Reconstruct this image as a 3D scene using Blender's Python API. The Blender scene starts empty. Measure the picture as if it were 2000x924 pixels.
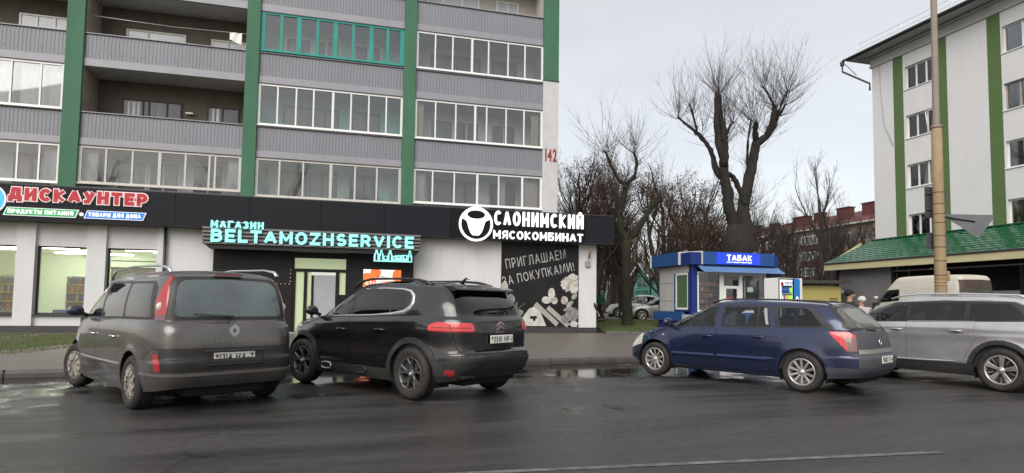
import bpy, bmesh, math, random
import numpy as np
from mathutils import Vector, Matrix
random.seed(7)
SC = bpy.context.scene
COL = SC.collection
R = math.radians

# ---------------------------------------------------------------- camera
FPX, CY, PITCH, ROLL, CAMH = 1200.0, 521.0, R(3.44), R(0.77), 1.353
cam = bpy.data.objects.new('camera', bpy.data.cameras.new('camera'))
COL.objects.link(cam)
cam.data.sensor_width = 36.0
cam.data.sensor_fit = 'HORIZONTAL'
cam.data.lens = FPX / 2000 * 36
cam.data.shift_y = (CY - 462) / 2000
cam.data.clip_start = 0.1
cam.data.clip_end = 3000
_F = Vector((0, math.cos(PITCH), math.sin(PITCH)))
_U0 = Vector((0, -math.sin(PITCH), math.cos(PITCH)))
_R0 = Vector((1, 0, 0))
_U = _U0 * math.cos(ROLL) - _R0 * math.sin(ROLL)
_Rr = _R0 * math.cos(ROLL) + _U0 * math.sin(ROLL)
_m = Matrix((_Rr, _U, -_F)).transposed().to_4x4()
_m.translation = (0, 0, CAMH)
cam.matrix_world = _m
SC.camera = cam

# ---------------------------------------------------------------- world: overcast sky
SUN_EL, SUN_AZ = R(38), R(200)        # sun behind cloud, behind and left of the camera (azimuth from +Y, clockwise)
w = bpy.data.worlds.new("World"); SC.world = w; w.use_nodes = True
nt = w.node_tree; nt.nodes.clear()
def N(tree, t, **kw):
    n = tree.nodes.new(t)
    for k, v in kw.items():
        if k.startswith('i_'):
            n.inputs[k[2:].replace('_', ' ')].default_value = v
        else:
            setattr(n, k, v)
    return n
out = N(nt, 'ShaderNodeOutputWorld')
sky = N(nt, 'ShaderNodeTexSky', sky_type='NISHITA', sun_disc=False, sun_elevation=SUN_EL, sun_rotation=SUN_AZ, air_density=1.0, dust_density=3.0)
bg1 = N(nt, 'ShaderNodeBackground'); bg1.inputs[1].default_value = 0.05
nt.links.new(sky.outputs[0], bg1.inputs[0])
tc = N(nt, 'ShaderNodeTexCoord')
mp = N(nt, 'ShaderNodeMapping'); mp.inputs['Scale'].default_value = (1.0, 1.0, 3.2)
nt.links.new(tc.outputs['Generated'], mp.inputs[0])
nz = N(nt, 'ShaderNodeTexNoise'); nz.inputs['Scale'].default_value = 1.7; nz.inputs['Detail'].default_value = 5; nz.inputs['Roughness'].default_value = .5
nt.links.new(mp.outputs[0], nz.inputs[0])
cr = N(nt, 'ShaderNodeValToRGB')
cr.color_ramp.elements[0].position = .33; cr.color_ramp.elements[0].color = (.430, .405, .365, 1)
cr.color_ramp.elements[1].position = .68; cr.color_ramp.elements[1].color = (.530, .508, .466, 1)
nt.links.new(nz.outputs[0], cr.inputs[0])
bg2 = N(nt, 'ShaderNodeBackground'); bg2.inputs[1].default_value = 0.86
nt.links.new(cr.outputs[0], bg2.inputs[0])
ad = N(nt, 'ShaderNodeAddShader')
nt.links.new(bg1.outputs[0], ad.inputs[0]); nt.links.new(bg2.outputs[0], ad.inputs[1])
nt.links.new(ad.outputs[0], out.inputs[0])

sun = bpy.data.objects.new('sun', bpy.data.lights.new('sun', 'SUN')); COL.objects.link(sun)
sun.data.energy = 1.45; sun.data.angle = R(50); sun.data.color = (1.0, .985, .965)
_d = Vector((math.sin(SUN_AZ) * math.cos(SUN_EL), math.cos(SUN_AZ) * math.cos(SUN_EL), math.sin(SUN_EL)))
sun.rotation_euler = _d.to_track_quat('Z', 'Y').to_euler()

SC.view_settings.view_transform = 'Standard'; SC.view_settings.look = 'None'
SC.view_settings.exposure = 0.60; SC.view_settings.gamma = 1.0
SC.cycles.max_bounces = 8; SC.cycles.transparent_max_bounces = 16
SC.cycles.diffuse_bounces = 4; SC.cycles.glossy_bounces = 4
SC.cycles.caustics_reflective = False; SC.cycles.caustics_refractive = False
SC.cycles.use_denoising = True

# ---------------------------------------------------------------- helpers
def ss(a, b, x):
    t = np.clip((x - a) / (b - a), 0, 1); return t * t * (3 - 2 * t)

def link(o, parent=None):
    COL.objects.link(o)
    if parent is not None: o.parent = parent
    return o

def tag(o, label=None, cat=None, group=None, kind=None):
    if label: o['label'] = label
    if cat: o['category'] = cat
    if group: o['group'] = group
    if kind: o['kind'] = kind
    return o

def empty(name, loc=(0, 0, 0), rz=0.0, label=None, cat=None, group=None):
    o = bpy.data.objects.new(name, None); o.empty_display_size = .2
    COL.objects.link(o); o.location = loc; o.rotation_euler = (0, 0, rz)
    return tag(o, label, cat, group)

MATS = {}
def mat(name, col=(.5, .5, .5), rough=.6, metal=0.0, spec=.5, var=.0, vscale=3.0, vcol=None, bump=0.0, bscale=40.0,
        coat=0.0, emit=None, estr=1.0, stretch=None, alpha=None, det=4.0, dark_back=False):
    """principled material; var mixes towards vcol with fractal noise, bump adds fine relief"""
    if name in MATS: return MATS[name]
    m = bpy.data.materials.new(name); m.use_nodes = True; t = m.node_tree
    b = t.nodes['Principled BSDF']
    b.inputs['Base Color'].default_value = (*col, 1)
    b.inputs['Roughness'].default_value = rough; b.inputs['Metallic'].default_value = metal
    b.inputs['Specular IOR Level'].default_value = spec
    if coat: b.inputs['Coat Weight'].default_value = coat; b.inputs['Coat Roughness'].default_value = .06
    if emit is not None:
        b.inputs['Emission Color'].default_value = (*emit, 1); b.inputs['Emission Strength'].default_value = estr
    if var or bump:
        tcn = N(t, 'ShaderNodeTexCoord'); src = tcn.outputs['Object']
        if stretch:
            mpn = N(t, 'ShaderNodeMapping'); mpn.inputs['Scale'].default_value = stretch
            t.links.new(src, mpn.inputs[0]); src = mpn.outputs[0]
    colsock = None
    if var:
        n1 = N(t, 'ShaderNodeTexNoise'); n1.inputs['Scale'].default_value = vscale; n1.inputs['Detail'].default_value = det; n1.inputs['Roughness'].default_value = .62
        t.links.new(src, n1.inputs[0])
        rp = N(t, 'ShaderNodeMapRange'); rp.inputs[1].default_value = .3; rp.inputs[2].default_value = .72; rp.inputs[4].default_value = min(1, var)
        t.links.new(n1.outputs[0], rp.inputs[0])
        mx = N(t, 'ShaderNodeMix', data_type='RGBA')
        mx.inputs[6].default_value = (*col, 1); mx.inputs[7].default_value = (*(vcol or [c * .55 for c in col]), 1)
        t.links.new(rp.outputs[0], mx.inputs[0]); colsock = mx.outputs[2]
    if dark_back:
        g = N(t, 'ShaderNodeNewGeometry'); m2 = N(t, 'ShaderNodeMix', data_type='RGBA')
        m2.inputs[6].default_value = (*col, 1); m2.inputs[7].default_value = (.03, .03, .032, 1)
        if colsock: t.links.new(colsock, m2.inputs[6])
        t.links.new(g.outputs['Backfacing'], m2.inputs[0]); colsock = m2.outputs[2]
    if colsock: t.links.new(colsock, b.inputs['Base Color'])
    if bump:
        n2 = N(t, 'ShaderNodeTexNoise'); n2.inputs['Scale'].default_value = bscale; n2.inputs['Detail'].default_value = 3
        t.links.new(src, n2.inputs[0])
        bn = N(t, 'ShaderNodeBump'); bn.inputs['Strength'].default_value = bump; bn.inputs['Distance'].default_value = .02
        t.links.new(n2.outputs[0], bn.inputs['Height']); t.links.new(bn.outputs[0], b.inputs['Normal'])
    MATS[name] = m
    return m

def glass(name, tint=(.9, .95, .95), refl=.06, rough=.015, haze=0.0, hcol=(.3, .33, .34)):
    """thin pane: see-through, fresnel reflection, optional condensation/dirt film"""
    if name in MATS: return MATS[name]
    m = bpy.data.materials.new(name); m.use_nodes = True; t = m.node_tree; t.nodes.clear()
    o = N(t, 'ShaderNodeOutputMaterial'); tr = N(t, 'ShaderNodeBsdfTransparent'); tr.inputs[0].default_value = (*tint, 1)
    gl = N(t, 'ShaderNodeBsdfGlossy'); gl.inputs['Roughness'].default_value = rough; gl.inputs[0].default_value = (1, 1, 1, 1)
    base = tr.outputs[0]
    if haze:
        df = N(t, 'ShaderNodeBsdfDiffuse'); df.inputs[0].default_value = (*hcol, 1)
        m0 = N(t, 'ShaderNodeMixShader')
        tcn = N(t, 'ShaderNodeTexCoord'); nn = N(t, 'ShaderNodeTexNoise'); nn.inputs['Scale'].default_value = 2.2; nn.inputs['Detail'].default_value = 5
        t.links.new(tcn.outputs['Object'], nn.inputs[0])
        rp = N(t, 'ShaderNodeMapRange'); rp.inputs[1].default_value = .3; rp.inputs[2].default_value = .7
        rp.inputs[3].default_value = haze * .75; rp.inputs[4].default_value = min(1, haze * 1.2)
        t.links.new(nn.outputs[0], rp.inputs[0]); t.links.new(rp.outputs[0], m0.inputs[0])
        t.links.new(base, m0.inputs[1]); t.links.new(df.outputs[0], m0.inputs[2]); base = m0.outputs[0]
    fr = N(t, 'ShaderNodeFresnel'); fr.inputs[0].default_value = 1.5
    ma = N(t, 'ShaderNodeMath', operation='MULTIPLY_ADD'); ma.inputs[1].default_value = 1.6; ma.inputs[2].default_value = refl - .04; ma.use_clamp = True
    t.links.new(fr.outputs[0], ma.inputs[0])
    mx = N(t, 'ShaderNodeMixShader'); t.links.new(ma.outputs[0], mx.inputs[0]); t.links.new(base, mx.inputs[1]); t.links.new(gl.outputs[0], mx.inputs[2])
    t.links.new(mx.outputs[0], o.inputs[0])
    MATS[name] = m
    return m

class MB:
    """collects shapes; build() links them as one mesh object"""
    def __init__(s): s.v = []; s.f = []; s.m = []; s.sm = []; s.mats = []
    def mi(s, m):
        if m not in s.mats: s.mats.append(m)
        return s.mats.index(m)
    def add(s, vs, fs, m, smooth=False):
        b = len(s.v); s.v += [tuple(map(float, v)) for v in vs]; k = s.mi(m)
        for f in fs: s.f.append(tuple(b + i for i in f)); s.m.append(k); s.sm.append(smooth)
        return s
    def box(s, x0, x1, y0, y1, z0, z1, m, b=0.0):
        if x0 > x1: x0, x1 = x1, x0
        if y0 > y1: y0, y1 = y1, y0
        if z0 > z1: z0, z1 = z1, z0
        if b <= 0:
            vs = [(x, y, z) for z in (z0, z1) for y in (y0, y1) for x in (x0, x1)]
            return s.add(vs, [(0, 2, 3, 1), (4, 5, 7, 6), (0, 1, 5, 4), (2, 6, 7, 3), (0, 4, 6, 2), (1, 3, 7, 5)], m)
        b = min(b, (x1 - x0) * .45, (y1 - y0) * .45, (z1 - z0) * .45)
        vs = []; idx = {}
        for sx, X in ((0, (x0, x1)), (1, (x0, x1))):
            pass
        for i in (0, 1):
            for j in (0, 1):
                for k in (0, 1):
                    X = (x0, x1)[i]; Y = (y0, y1)[j]; Z = (z0, z1)[k]
                    dx = b if i == 0 else -b; dy = b if j == 0 else -b; dz = b if k == 0 else -b
                    idx[i, j, k, 0] = len(vs); vs.append((X, Y + dy, Z + dz))
                    idx[i, j, k, 1] = len(vs); vs.append((X + dx, Y, Z + dz))
                    idx[i, j, k, 2] = len(vs); vs.append((X + dx, Y + dy, Z))
        fs = []
        for i in (0, 1):
            q = [idx[i, 0, 0, 0], idx[i, 1, 0, 0], idx[i, 1, 1, 0], idx[i, 0, 1, 0]]; fs.append(q if i else q[::-1])
            q = [idx[0, i, 0, 1], idx[1, i, 0, 1], idx[1, i, 1, 1], idx[0, i, 1, 1]]; fs.append(q[::-1] if i else q)
            q = [idx[0, 0, i, 2], idx[1, 0, i, 2], idx[1, 1, i, 2], idx[0, 1, i, 2]]; fs.append(q if i else q[::-1])
        for a in (0, 1):
            for c in (0, 1):
                q = [idx[a, c, 0, 0], idx[a, c, 1, 0], idx[a, c, 1, 1], idx[a, c, 0, 1]]; fs.append(q if (a != c) else q[::-1])
                q = [idx[a, 0, c, 0], idx[a, 1, c, 0], idx[a, 1, c, 2], idx[a, 0, c, 2]]; fs.append(q[::-1] if (a != c) else q)
                q = [idx[0, a, c, 1], idx[1, a, c, 1], idx[1, a, c, 2], idx[0, a, c, 2]]; fs.append(q if (a != c) else q[::-1])
                for e in (0, 1):
                    q = [idx[a, c, e, 0], idx[a, c, e, 1], idx[a, c, e, 2]]; fs.append(q if (a + c + e) % 2 else q[::-1])
        return s.add(vs, fs, m)
    def prism(s, pts, y0, y1, m, axis='y'):
        """polygon pts (2d) extruded along axis from y0 to y1"""
        n = len(pts)
        def P(p, t):
            return {'y': (p[0], t, p[1]), 'x': (t, p[0], p[1]), 'z': (p[0], p[1], t)}[axis]
        vs = [P(p, y0) for p in pts] + [P(p, y1) for p in pts]
        fs = [tuple(range(n)), tuple(range(2 * n - 1, n - 1, -1))] + [(i, n + i, n + (i + 1) % n, (i + 1) % n) for i in range(n)]
        a = sum(pts[i][0] * pts[(i + 1) % n][1] - pts[(i + 1) % n][0] * pts[i][1] for i in range(n))
        flip = (a < 0) != (axis == 'x' or axis == 'z')
        if y1 < y0: flip = not flip
        if flip: fs = [f[::-1] for f in fs]
        return s.add(vs, fs, m)
    def tube(s, path, rad, m, n=8, cap=True, smooth=True):
        path = [Vector(p) for p in path]
        if not hasattr(rad, '__len__'): rad = [rad] * len(path)
        vs = []; fs = []; up = None
        for i, p in enumerate(path):
            d = (path[min(i + 1, len(path) - 1)] - path[max(i - 1, 0)]).normalized()
            if up is None: up = Vector((0, 0, 1)) if abs(d.z) < .9 else Vector((1, 0, 0))
            a = d.cross(up).normalized(); b = d.cross(a).normalized(); up = -b if False else up
            for k in range(n):
                t = 2 * math.pi * k / n
                vs.append(p + (a * math.cos(t) + b * math.sin(t)) * rad[i])
            if i:
                o = (i - 1) * n
                fs += [(o + k, o + (k + 1) % n, o + n + (k + 1) % n, o + n + k) for k in range(n)]
        if cap:
            fs.append(tuple(range(n))[::-1]); e = (len(path) - 1) * n; fs.append(tuple(range(e, e + n)))
        return s.add(vs, fs, m, smooth)
    def lathe(s, prof, m, n=32, center=(0, 0, 0), axis='y', smooth=True, closed=False):
        """profile (r, a): radius and position along axis"""
        vs = []; fs = []
        k = len(prof)
        for i in range(n):
            t = 2 * math.pi * i / n; c, q = math.cos(t), math.sin(t)
            for r, a in prof:
                if axis == 'y': vs.append((center[0] + r * c, center[1] + a, center[2] + r * q))
                elif axis == 'z': vs.append((center[0] + r * c, center[1] + r * q, center[2] + a))
                else: vs.append((center[0] + a, center[1] + r * c, center[2] + r * q))
        for i in range(n):
            j = (i + 1) % n
            for a in range(k - 1 + (1 if closed else 0)):
                b = (a + 1) % k
                fs.append((i * k + a, j * k + a, j * k + b, i * k + b))
        return s.add(vs, fs, m, smooth)
    def ball(s, c, r, m, n=12, smooth=True):
        if not hasattr(r, '__len__'): r = (r, r, r)
        vs = [(c[0], c[1], c[2] + r[2])]; fs = []
        h = n // 2
        for i in range(1, h):
            a = math.pi * i / h
            for k in range(n):
                t = 2 * math.pi * k / n
                vs.append((c[0] + r[0] * math.sin(a) * math.cos(t), c[1] + r[1] * math.sin(a) * math.sin(t), c[2] + r[2] * math.cos(a)))
        vs.append((c[0], c[1], c[2] - r[2])); L = len(vs) - 1
        for k in range(n):
            fs.append((0, 1 + k, 1 + (k + 1) % n)); fs.append((L, L - n + (k + 1) % n, L - n + k))
        for i in range(h - 2):
            for k in range(n):
                a = 1 + i * n
                fs.append((a + k, a + n + k, a + n + (k + 1) % n, a + (k + 1) % n))
        return s.add(vs, fs, m, smooth)
    def mesh(s, name):
        me = bpy.data.meshes.new(name); me.from_pydata(s.v, [], s.f)
        for m in s.mats: me.materials.append(m)
        me.polygons.foreach_set('material_index', s.m); me.polygons.foreach_set('use_smooth', s.sm)
        me.update(); return me
    def build(s, name, parent=None, **kw):
        o = bpy.data.objects.new(name, s.mesh(name)); link(o, parent)
        if kw: tag(o, **kw)
        return o

def bx(name, parent, x0, x1, y0, y1, z0, z1, m, b=0.0, **kw):
    return MB().box(x0, x1, y0, y1, z0, z1, m, b).build(name, parent, **kw)

def inst(o, parent=None, loc=None, rz=None, scale=None):
    c = o.copy(); COL.objects.link(c); c.parent = parent
    if loc is not None: c.location = loc
    if rz is not None: c.rotation_euler = (0, 0, rz)
    if scale is not None: c.scale = scale
    return c

def copy_tree(o, parent=None):
    c = o.copy(); COL.objects.link(c); c.parent = parent
    for ch in list(o.children): copy_tree(ch, c)
    return c

_tc = {}
def char_mesh(ch, bold=0.0, depth=.03, m=None):
    key = (ch, round(bold, 3), round(depth, 3), m.name if m else '')
    if key in _tc: return _tc[key]
    cu = bpy.data.curves.new('letter', 'FONT'); cu.body = ch; cu.size = 1.0; cu.offset = bold; cu.extrude = depth / 2; cu.resolution_u = 3
    ob = bpy.data.objects.new('letter', cu); COL.objects.link(ob)
    bpy.context.view_layer.update()
    me = bpy.data.meshes.new_from_object(ob.evaluated_get(bpy.context.evaluated_depsgraph_get()))
    bpy.data.objects.remove(ob); bpy.data.curves.remove(cu)
    me.name = 'letter'; me.materials.clear()
    if m: me.materials.append(m)
    xs = [v.co.x for v in me.vertices] or [0]; ys = [v.co.y for v in me.vertices] or [0]
    r = (me, min(xs), max(xs), min(ys), max(ys)); _tc[key] = r
    return r

def write(txt, parent, x0, x1, z0, z1, y, m, bold=0.02, depth=.03, gap=.10, name='letter', joined=False, tilt=0.0, slant=0.0, M0=None, space=.45):
    """letters between x0..x1, z0..z1 on the plane y facing -y; each letter an object (or joined into one mesh)"""
    glyphs = []; x = 0.0
    for ch in txt:
        if ch == ' ': x += space; continue
        g = char_mesh(ch, bold, depth, m); glyphs.append((g, x)); x += (g[2] - g[1]) + gap
    W = x - gap; sx = (x1 - x0) / W; sz = (z1 - z0) / (glyphs[0][0][4] - .01)
    res = []; mb = MB()
    for (g, gx) in glyphs:
        A = Matrix.Translation((x0 + (gx - g[1]) * sx, y, z0)) @ Matrix(((sx, sz * slant, 0, 0), (0, 0, -1, 0), (0, sz, 0, 0), (0, 0, 0, 1)))
        if tilt: A = Matrix.Translation((x0, y, z0)) @ Matrix.Rotation(-tilt, 4, 'Y') @ Matrix.Translation((-x0, -y, -z0)) @ A
        if M0 is not None: A = M0 @ A
        if joined:
            me = g[0]; mb.add([A @ v.co for v in me.vertices], [tuple(p.vertices) for p in me.polygons], m)
        else:
            o = bpy.data.objects.new(name, g[0]); COL.objects.link(o); o.parent = parent; o.matrix_local = A; res.append(o)
    if joined: return mb.build(name, parent)
    return res
# ================================================================ block lettering made of strokes
def _a(cx, cy, rx, ry, a0, a1, n=8): return [(cx + rx * math.cos(R(a0 + (a1 - a0) * i / n)), cy + ry * math.sin(R(a0 + (a1 - a0) * i / n))) for i in range(n + 1)]
_OV = _a(.5, .5, .5, .5, 90, 450, 20)
GL = {  # width, strokes in a unit box
 'О': (.95, [_OV]), 'С': (.85, [_a(.55, .5, .55, .5, 48, 312, 14)]),
 'А': (1.0, [[(0, 0), (.5, 1)], [(.5, 1), (1, 0)], [(.2, .28), (.8, .28)]]), 'Λ': (.9, [[(0, 0), (.45, 1)], [(.45, 1), (1, 0)]]),
 'Л': (.9, [[(0, 0), (.12, .08), (.25, 1), (1, 1), (1, 0)]]), 'М': (1.05, [[(0, 0), (0, 1)], [(0, 1), (.5, .25)], [(.5, .25), (1, 1)], [(1, 1), (1, 0)]]),
 'Г': (.7, [[(0, 0), (0, 1), (1, 1)]]), 'З': (.75, [_a(.42, .75, .5, .25, 150, -90, 9), _a(.42, .25, .55, .25, 90, -150, 9)]),
 'И': (.85, [[(0, 0), (0, 1)], [(0, 0), (1, 1)], [(1, 0), (1, 1)]]), 'Й': (.85, [[(0, 0), (0, 1)], [(0, 0), (1, 1)], [(1, 0), (1, 1)], [(.25, 1.24), (.5, 1.16), (.75, 1.24)]]),
 'Н': (.85, [[(0, 0), (0, 1)], [(1, 0), (1, 1)], [(0, .5), (1, .5)]]), 'К': (.85, [[(0, 0), (0, 1)], [(1, 1), (.12, .5)], [(.12, .5), (1, 0)]]),
 'Б': (.8, [[(.9, 1), (0, 1), (0, 0), (.55, 0)] + _a(.6, .29, .4, .29, -80, 80, 6) + [(.55, .58), (0, .58)]]),
 'В': (.82, [[(0, 0), (0, 1), (.5, 1)] + _a(.5, .77, .42, .23, 80, -80, 6) + [(.5, .54), (0, .54)], [(.5, .54)] + _a(.55, .27, .45, .27, 80, -80, 6) + [(.5, 0), (0, 0)]]),
 'Р': (.78, [[(0, 0), (0, 1), (.5, 1)] + _a(.55, .70, .45, .30, 80, -80, 6) + [(.5, .40), (0, .40)]]),
 'R': (.82, [[(0, 0), (0, 1), (.5, 1)] + _a(.5, .72, .45, .28, 80, -80, 6) + [(.5, .44), (0, .44)], [(.5, .44), (1, 0)]]),
 'Я': (.82, [[(1, 0), (1, 1), (.5, 1)] + _a(.5, .72, .45, .28, 100, 260, 6) + [(.5, .44), (1, .44)], [(.5, .44), (0, 0)]]),
 'S': (.78, [_a(.5, .74, .46, .26, 40, 270, 9)[:-1] + _a(.5, .26, .5, .26, 90, -140, 9)]),
 'Т': (.8, [[(0, 1), (1, 1)], [(.5, 1), (.5, 0)]]), 'Е': (.7, [[(1, 1), (0, 1), (0, 0), (1, 0)], [(0, .5), (.85, .5)]]), 'L': (.65, [[(0, 1), (0, 0), (1, 0)]]),
 'Z': (.8, [[(0, 1), (1, 1)], [(1, 1), (0, 0)], [(0, 0), (1, 0)]]), 'V': (.95, [[(0, 1), (.5, 0)], [(.5, 0), (1, 1)]]), 'I': (.0, [[(.5, 0), (.5, 1)]]),
 'У': (.85, [[(0, 1), (.5, .38)], [(1, 1), (.35, 0), (.1, 0)]]), 'Д': (1.0, [[(.14, .1), (.3, 1), (.84, 1), (.84, .1)], [(0, .1), (1, .1)], [(0, .1), (0, -.14)], [(1, .1), (1, -.14)]]),
 'П': (.85, [[(0, 0), (0, 1), (1, 1), (1, 0)]]), 'Ы': (1.1, [[(0, 1), (0, 0), (.4, 0)] + _a(.42, .28, .25, .28, -80, 80, 6) + [(.4, .56), (0, .56)], [(1, 0), (1, 1)]]),
 'Ь': (.75, [[(0, 1), (0, 0), (.55, 0)] + _a(.6, .29, .4, .29, -80, 80, 6) + [(.55, .58), (0, .58)]]),
}
for _l, _c in zip('OCAMHKBPTE', 'ОСАМНКВРТЕ'): GL[_l] = GL[_c]
def block(txt, parent, x0, x1, z0, z1, y, m, t, depth=.04, gap=.06, grow=0.0, name='letter', space=.5, joined=False):
    """heavy block letters: t = stroke thickness in metres, grow widens each stroke (for outlines)"""
    H = z1 - z0; ws = [(GL[c][0] if c != ' ' else space) for c in txt]; fixed = (len(txt) - 1) * gap + sum(t for c in txt if c != ' ')
    k = (x1 - x0 - fixed) / sum(max(0, w_ - 0) for w_ in ws); x = x0; out = []; mbj = MB()
    for c in txt:
        if c == ' ': x += space * k + gap; continue
        gw_, strokes = GL[c]; iw = gw_ * k; ih = H - t; mb = mbj if joined else MB(); e = 0
        for st in strokes:
            P = [np.array((p[0] * iw if gw_ else 0.0, p[1] * ih)) for p in st]; closed = np.abs(P[0] - P[-1]).max() < 1e-6; hw = t / 2 * (.74 if len(st) == 2 and st[0][0] != st[1][0] and st[0][1] != st[1][1] and c in 'ИЙМMNZКK' else 1) + grow; n = len(P)
            L_ = []; R_ = []
            for i in range(n):
                if closed: a = P[i - 1] if i else P[-2]; b = P[(i + 1) % n] if i < n - 1 else P[1]
                else: a = P[max(0, i - 1)]; b = P[min(n - 1, i + 1)]
                d1 = P[i] - a if (i or closed) else b - P[i]; d2 = b - P[i] if (i < n - 1 or closed) else P[i] - a
                d1 = d1 / max(1e-9, np.linalg.norm(d1)); d2 = d2 / max(1e-9, np.linalg.norm(d2)); n1 = np.array([-d1[1], d1[0]]); n2 = np.array([-d2[1], d2[0]])
                mm = n1 + n2; mm = mm / max(1e-9, np.linalg.norm(mm)); s = hw / max(.35, mm @ n1); p = P[i].copy()
                if not closed and i == 0: p = p - d1 * hw * (1 if abs(d1[0]) < .1 or abs(d1[1]) < .1 else .35)
                if not closed and i == n - 1: p = p + d2 * hw * (1 if abs(d2[0]) < .1 or abs(d2[1]) < .1 else .35)
                L_.append(p + mm * s); R_.append(p - mm * s)
            oy = y - e * .0007; e += 1; vs = []; fs = []
            for l, r in zip(L_, R_):
                for q in (l, r):
                    for yy in (oy, y + depth): vs.append((x + t / 2 + q[0], yy, z0 + t / 2 + q[1]))
            for i in range(n - 1):
                a = 4 * i; b = a + 4
                fs += [(a, a + 2, b + 2, b), (a + 1, b + 1, b + 3, a + 3), (a, b, b + 1, a + 1), (a + 2, a + 3, b + 3, b + 2)]
            if not closed: fs += [(0, 1, 3, 2), (4 * n - 4, 4 * n - 2, 4 * n - 1, 4 * n - 3)]
            mb.add(vs, fs, m)
        if not joined: out.append(mb.build(name, parent))
        x += iw + t + gap
    return mbj.build(name, parent) if joined else out
# ================================================================ cars
def pchip(pts):
    pts = sorted(pts); X = np.array([p[0] for p in pts], float); Y = np.array([p[1] for p in pts], float)
    h = np.diff(X); d = np.diff(Y) / h; n = len(X); s = np.zeros(n)
    for i in range(1, n - 1):
        if d[i - 1] * d[i] > 0:
            w1 = 2 * h[i] + h[i - 1]; w2 = h[i] + 2 * h[i - 1]
            s[i] = (w1 + w2) / (w1 / d[i - 1] + w2 / d[i])
    s[0] = d[0]; s[-1] = d[-1]
    def f(x):
        x = np.clip(np.asarray(x, float), X[0], X[-1]); i = np.clip(np.searchsorted(X, x) - 1, 0, n - 2)
        t = (x - X[i]) / h[i]
        return ((1 + 2 * t) * (1 - t) ** 2 * Y[i] + t * (1 - t) ** 2 * h[i] * s[i] + t * t * (3 - 2 * t) * Y[i + 1] + t * t * (t - 1) * h[i] * s[i + 1])
    return f

def outline(nr, nf, asp, n):
    th = np.linspace(0, math.pi, 4001)
    c = -np.cos(th); s = np.sin(th)
    e = np.where(c < 0, 2 / nr, 2 / nf)
    xi = np.sign(c) * np.abs(c) ** e; et = np.abs(s) ** e
    L = np.concatenate([[0], np.cumsum(np.hypot(np.diff(xi) * asp, np.diff(et)))])
    # denser where it bends
    ang = np.unwrap(np.arctan2(np.gradient(et), np.gradient(xi) * asp)); w = np.concatenate([[0], np.cumsum(np.abs(np.diff(ang)))])
    q = L / L[-1] + .7 * w / w[-1]; u = np.linspace(0, q[-1], n)
    return np.interp(u, q, xi), np.interp(u, q, et)

def clip_half(poly, C, a, b):
    """split polygon rows by the line a->b (2d coords C); returns inside(left), outside"""
    d = (b[0] - a[0]) * (C[:, 1] - a[1]) - (b[1] - a[1]) * (C[:, 0] - a[0])
    if (d >= -1e-9).all(): return poly, None
    if (d <= 1e-9).all(): return None, poly
    I = []; O = []; k = len(poly)
    for i in range(k):
        j = (i + 1) % k; di, dj = d[i], d[j]
        if di >= 0: I.append(poly[i])
        if di <= 0: O.append(poly[i])
        if (di > 0 and dj < 0) or (di < 0 and dj > 0):
            t = di / (di - dj); p = poly[i] * (1 - t) + poly[j] * t; I.append(p); O.append(p)
    return (np.array(I) if len(I) > 2 else None), (np.array(O) if len(O) > 2 else None)

CO = {'xz': (0, 2), 'yz': (1, 2), 'sz': (6, 2), 'xy': (0, 1)}
def ccw(P):
    a = sum(P[i][0] * P[(i + 1) % len(P)][1] - P[(i + 1) % len(P)][0] * P[i][1] for i in range(len(P)))
    return list(P) if a > 0 else list(P)[::-1]
def rnd(P, r, n=4):
    """round the corners of a convex polygon"""
    P = ccw(P); out = []; k = len(P)
    rr = r if hasattr(r, '__len__') else [r] * k
    for i in range(k):
        p = np.array(P[i], float); a = np.array(P[i - 1], float) - p; b = np.array(P[(i + 1) % k], float) - p
        q = min(rr[i % len(rr)], .45 * np.linalg.norm(a), .45 * np.linalg.norm(b))
        A = p + a / np.linalg.norm(a) * q; B = p + b / np.linalg.norm(b) * q
        for j in range(n + 1):
            t = j / n; out.append(tuple((1 - t) ** 2 * A + 2 * t * (1 - t) * p + t * t * B))
    return out
def inset(P, d):
    P = ccw(P); k = len(P); L = []
    for i in range(k):
        a = np.array(P[i], float); b = np.array(P[(i + 1) % k], float); e = b - a; l = np.linalg.norm(e)
        if l < 1e-6: continue
        nrm = np.array([-e[1], e[0]]) / l; L.append((a + nrm * d, e / l))
    out = []
    for i in range(len(L)):
        p, u = L[i - 1]; q, v = L[i]; den = u[0] * v[1] - u[1] * v[0]
        if abs(den) < 1e-4: out.append(tuple(q)); continue
        t = ((q[0] - p[0]) * v[1] - (q[1] - p[1]) * v[0]) / den; out.append(tuple(p + u * t))
    return out
def circ(x, z, r, n=30): return [(x + r * math.cos(2 * math.pi * i / n), z + r * math.sin(2 * math.pi * i / n)) for i in range(n)]

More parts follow.
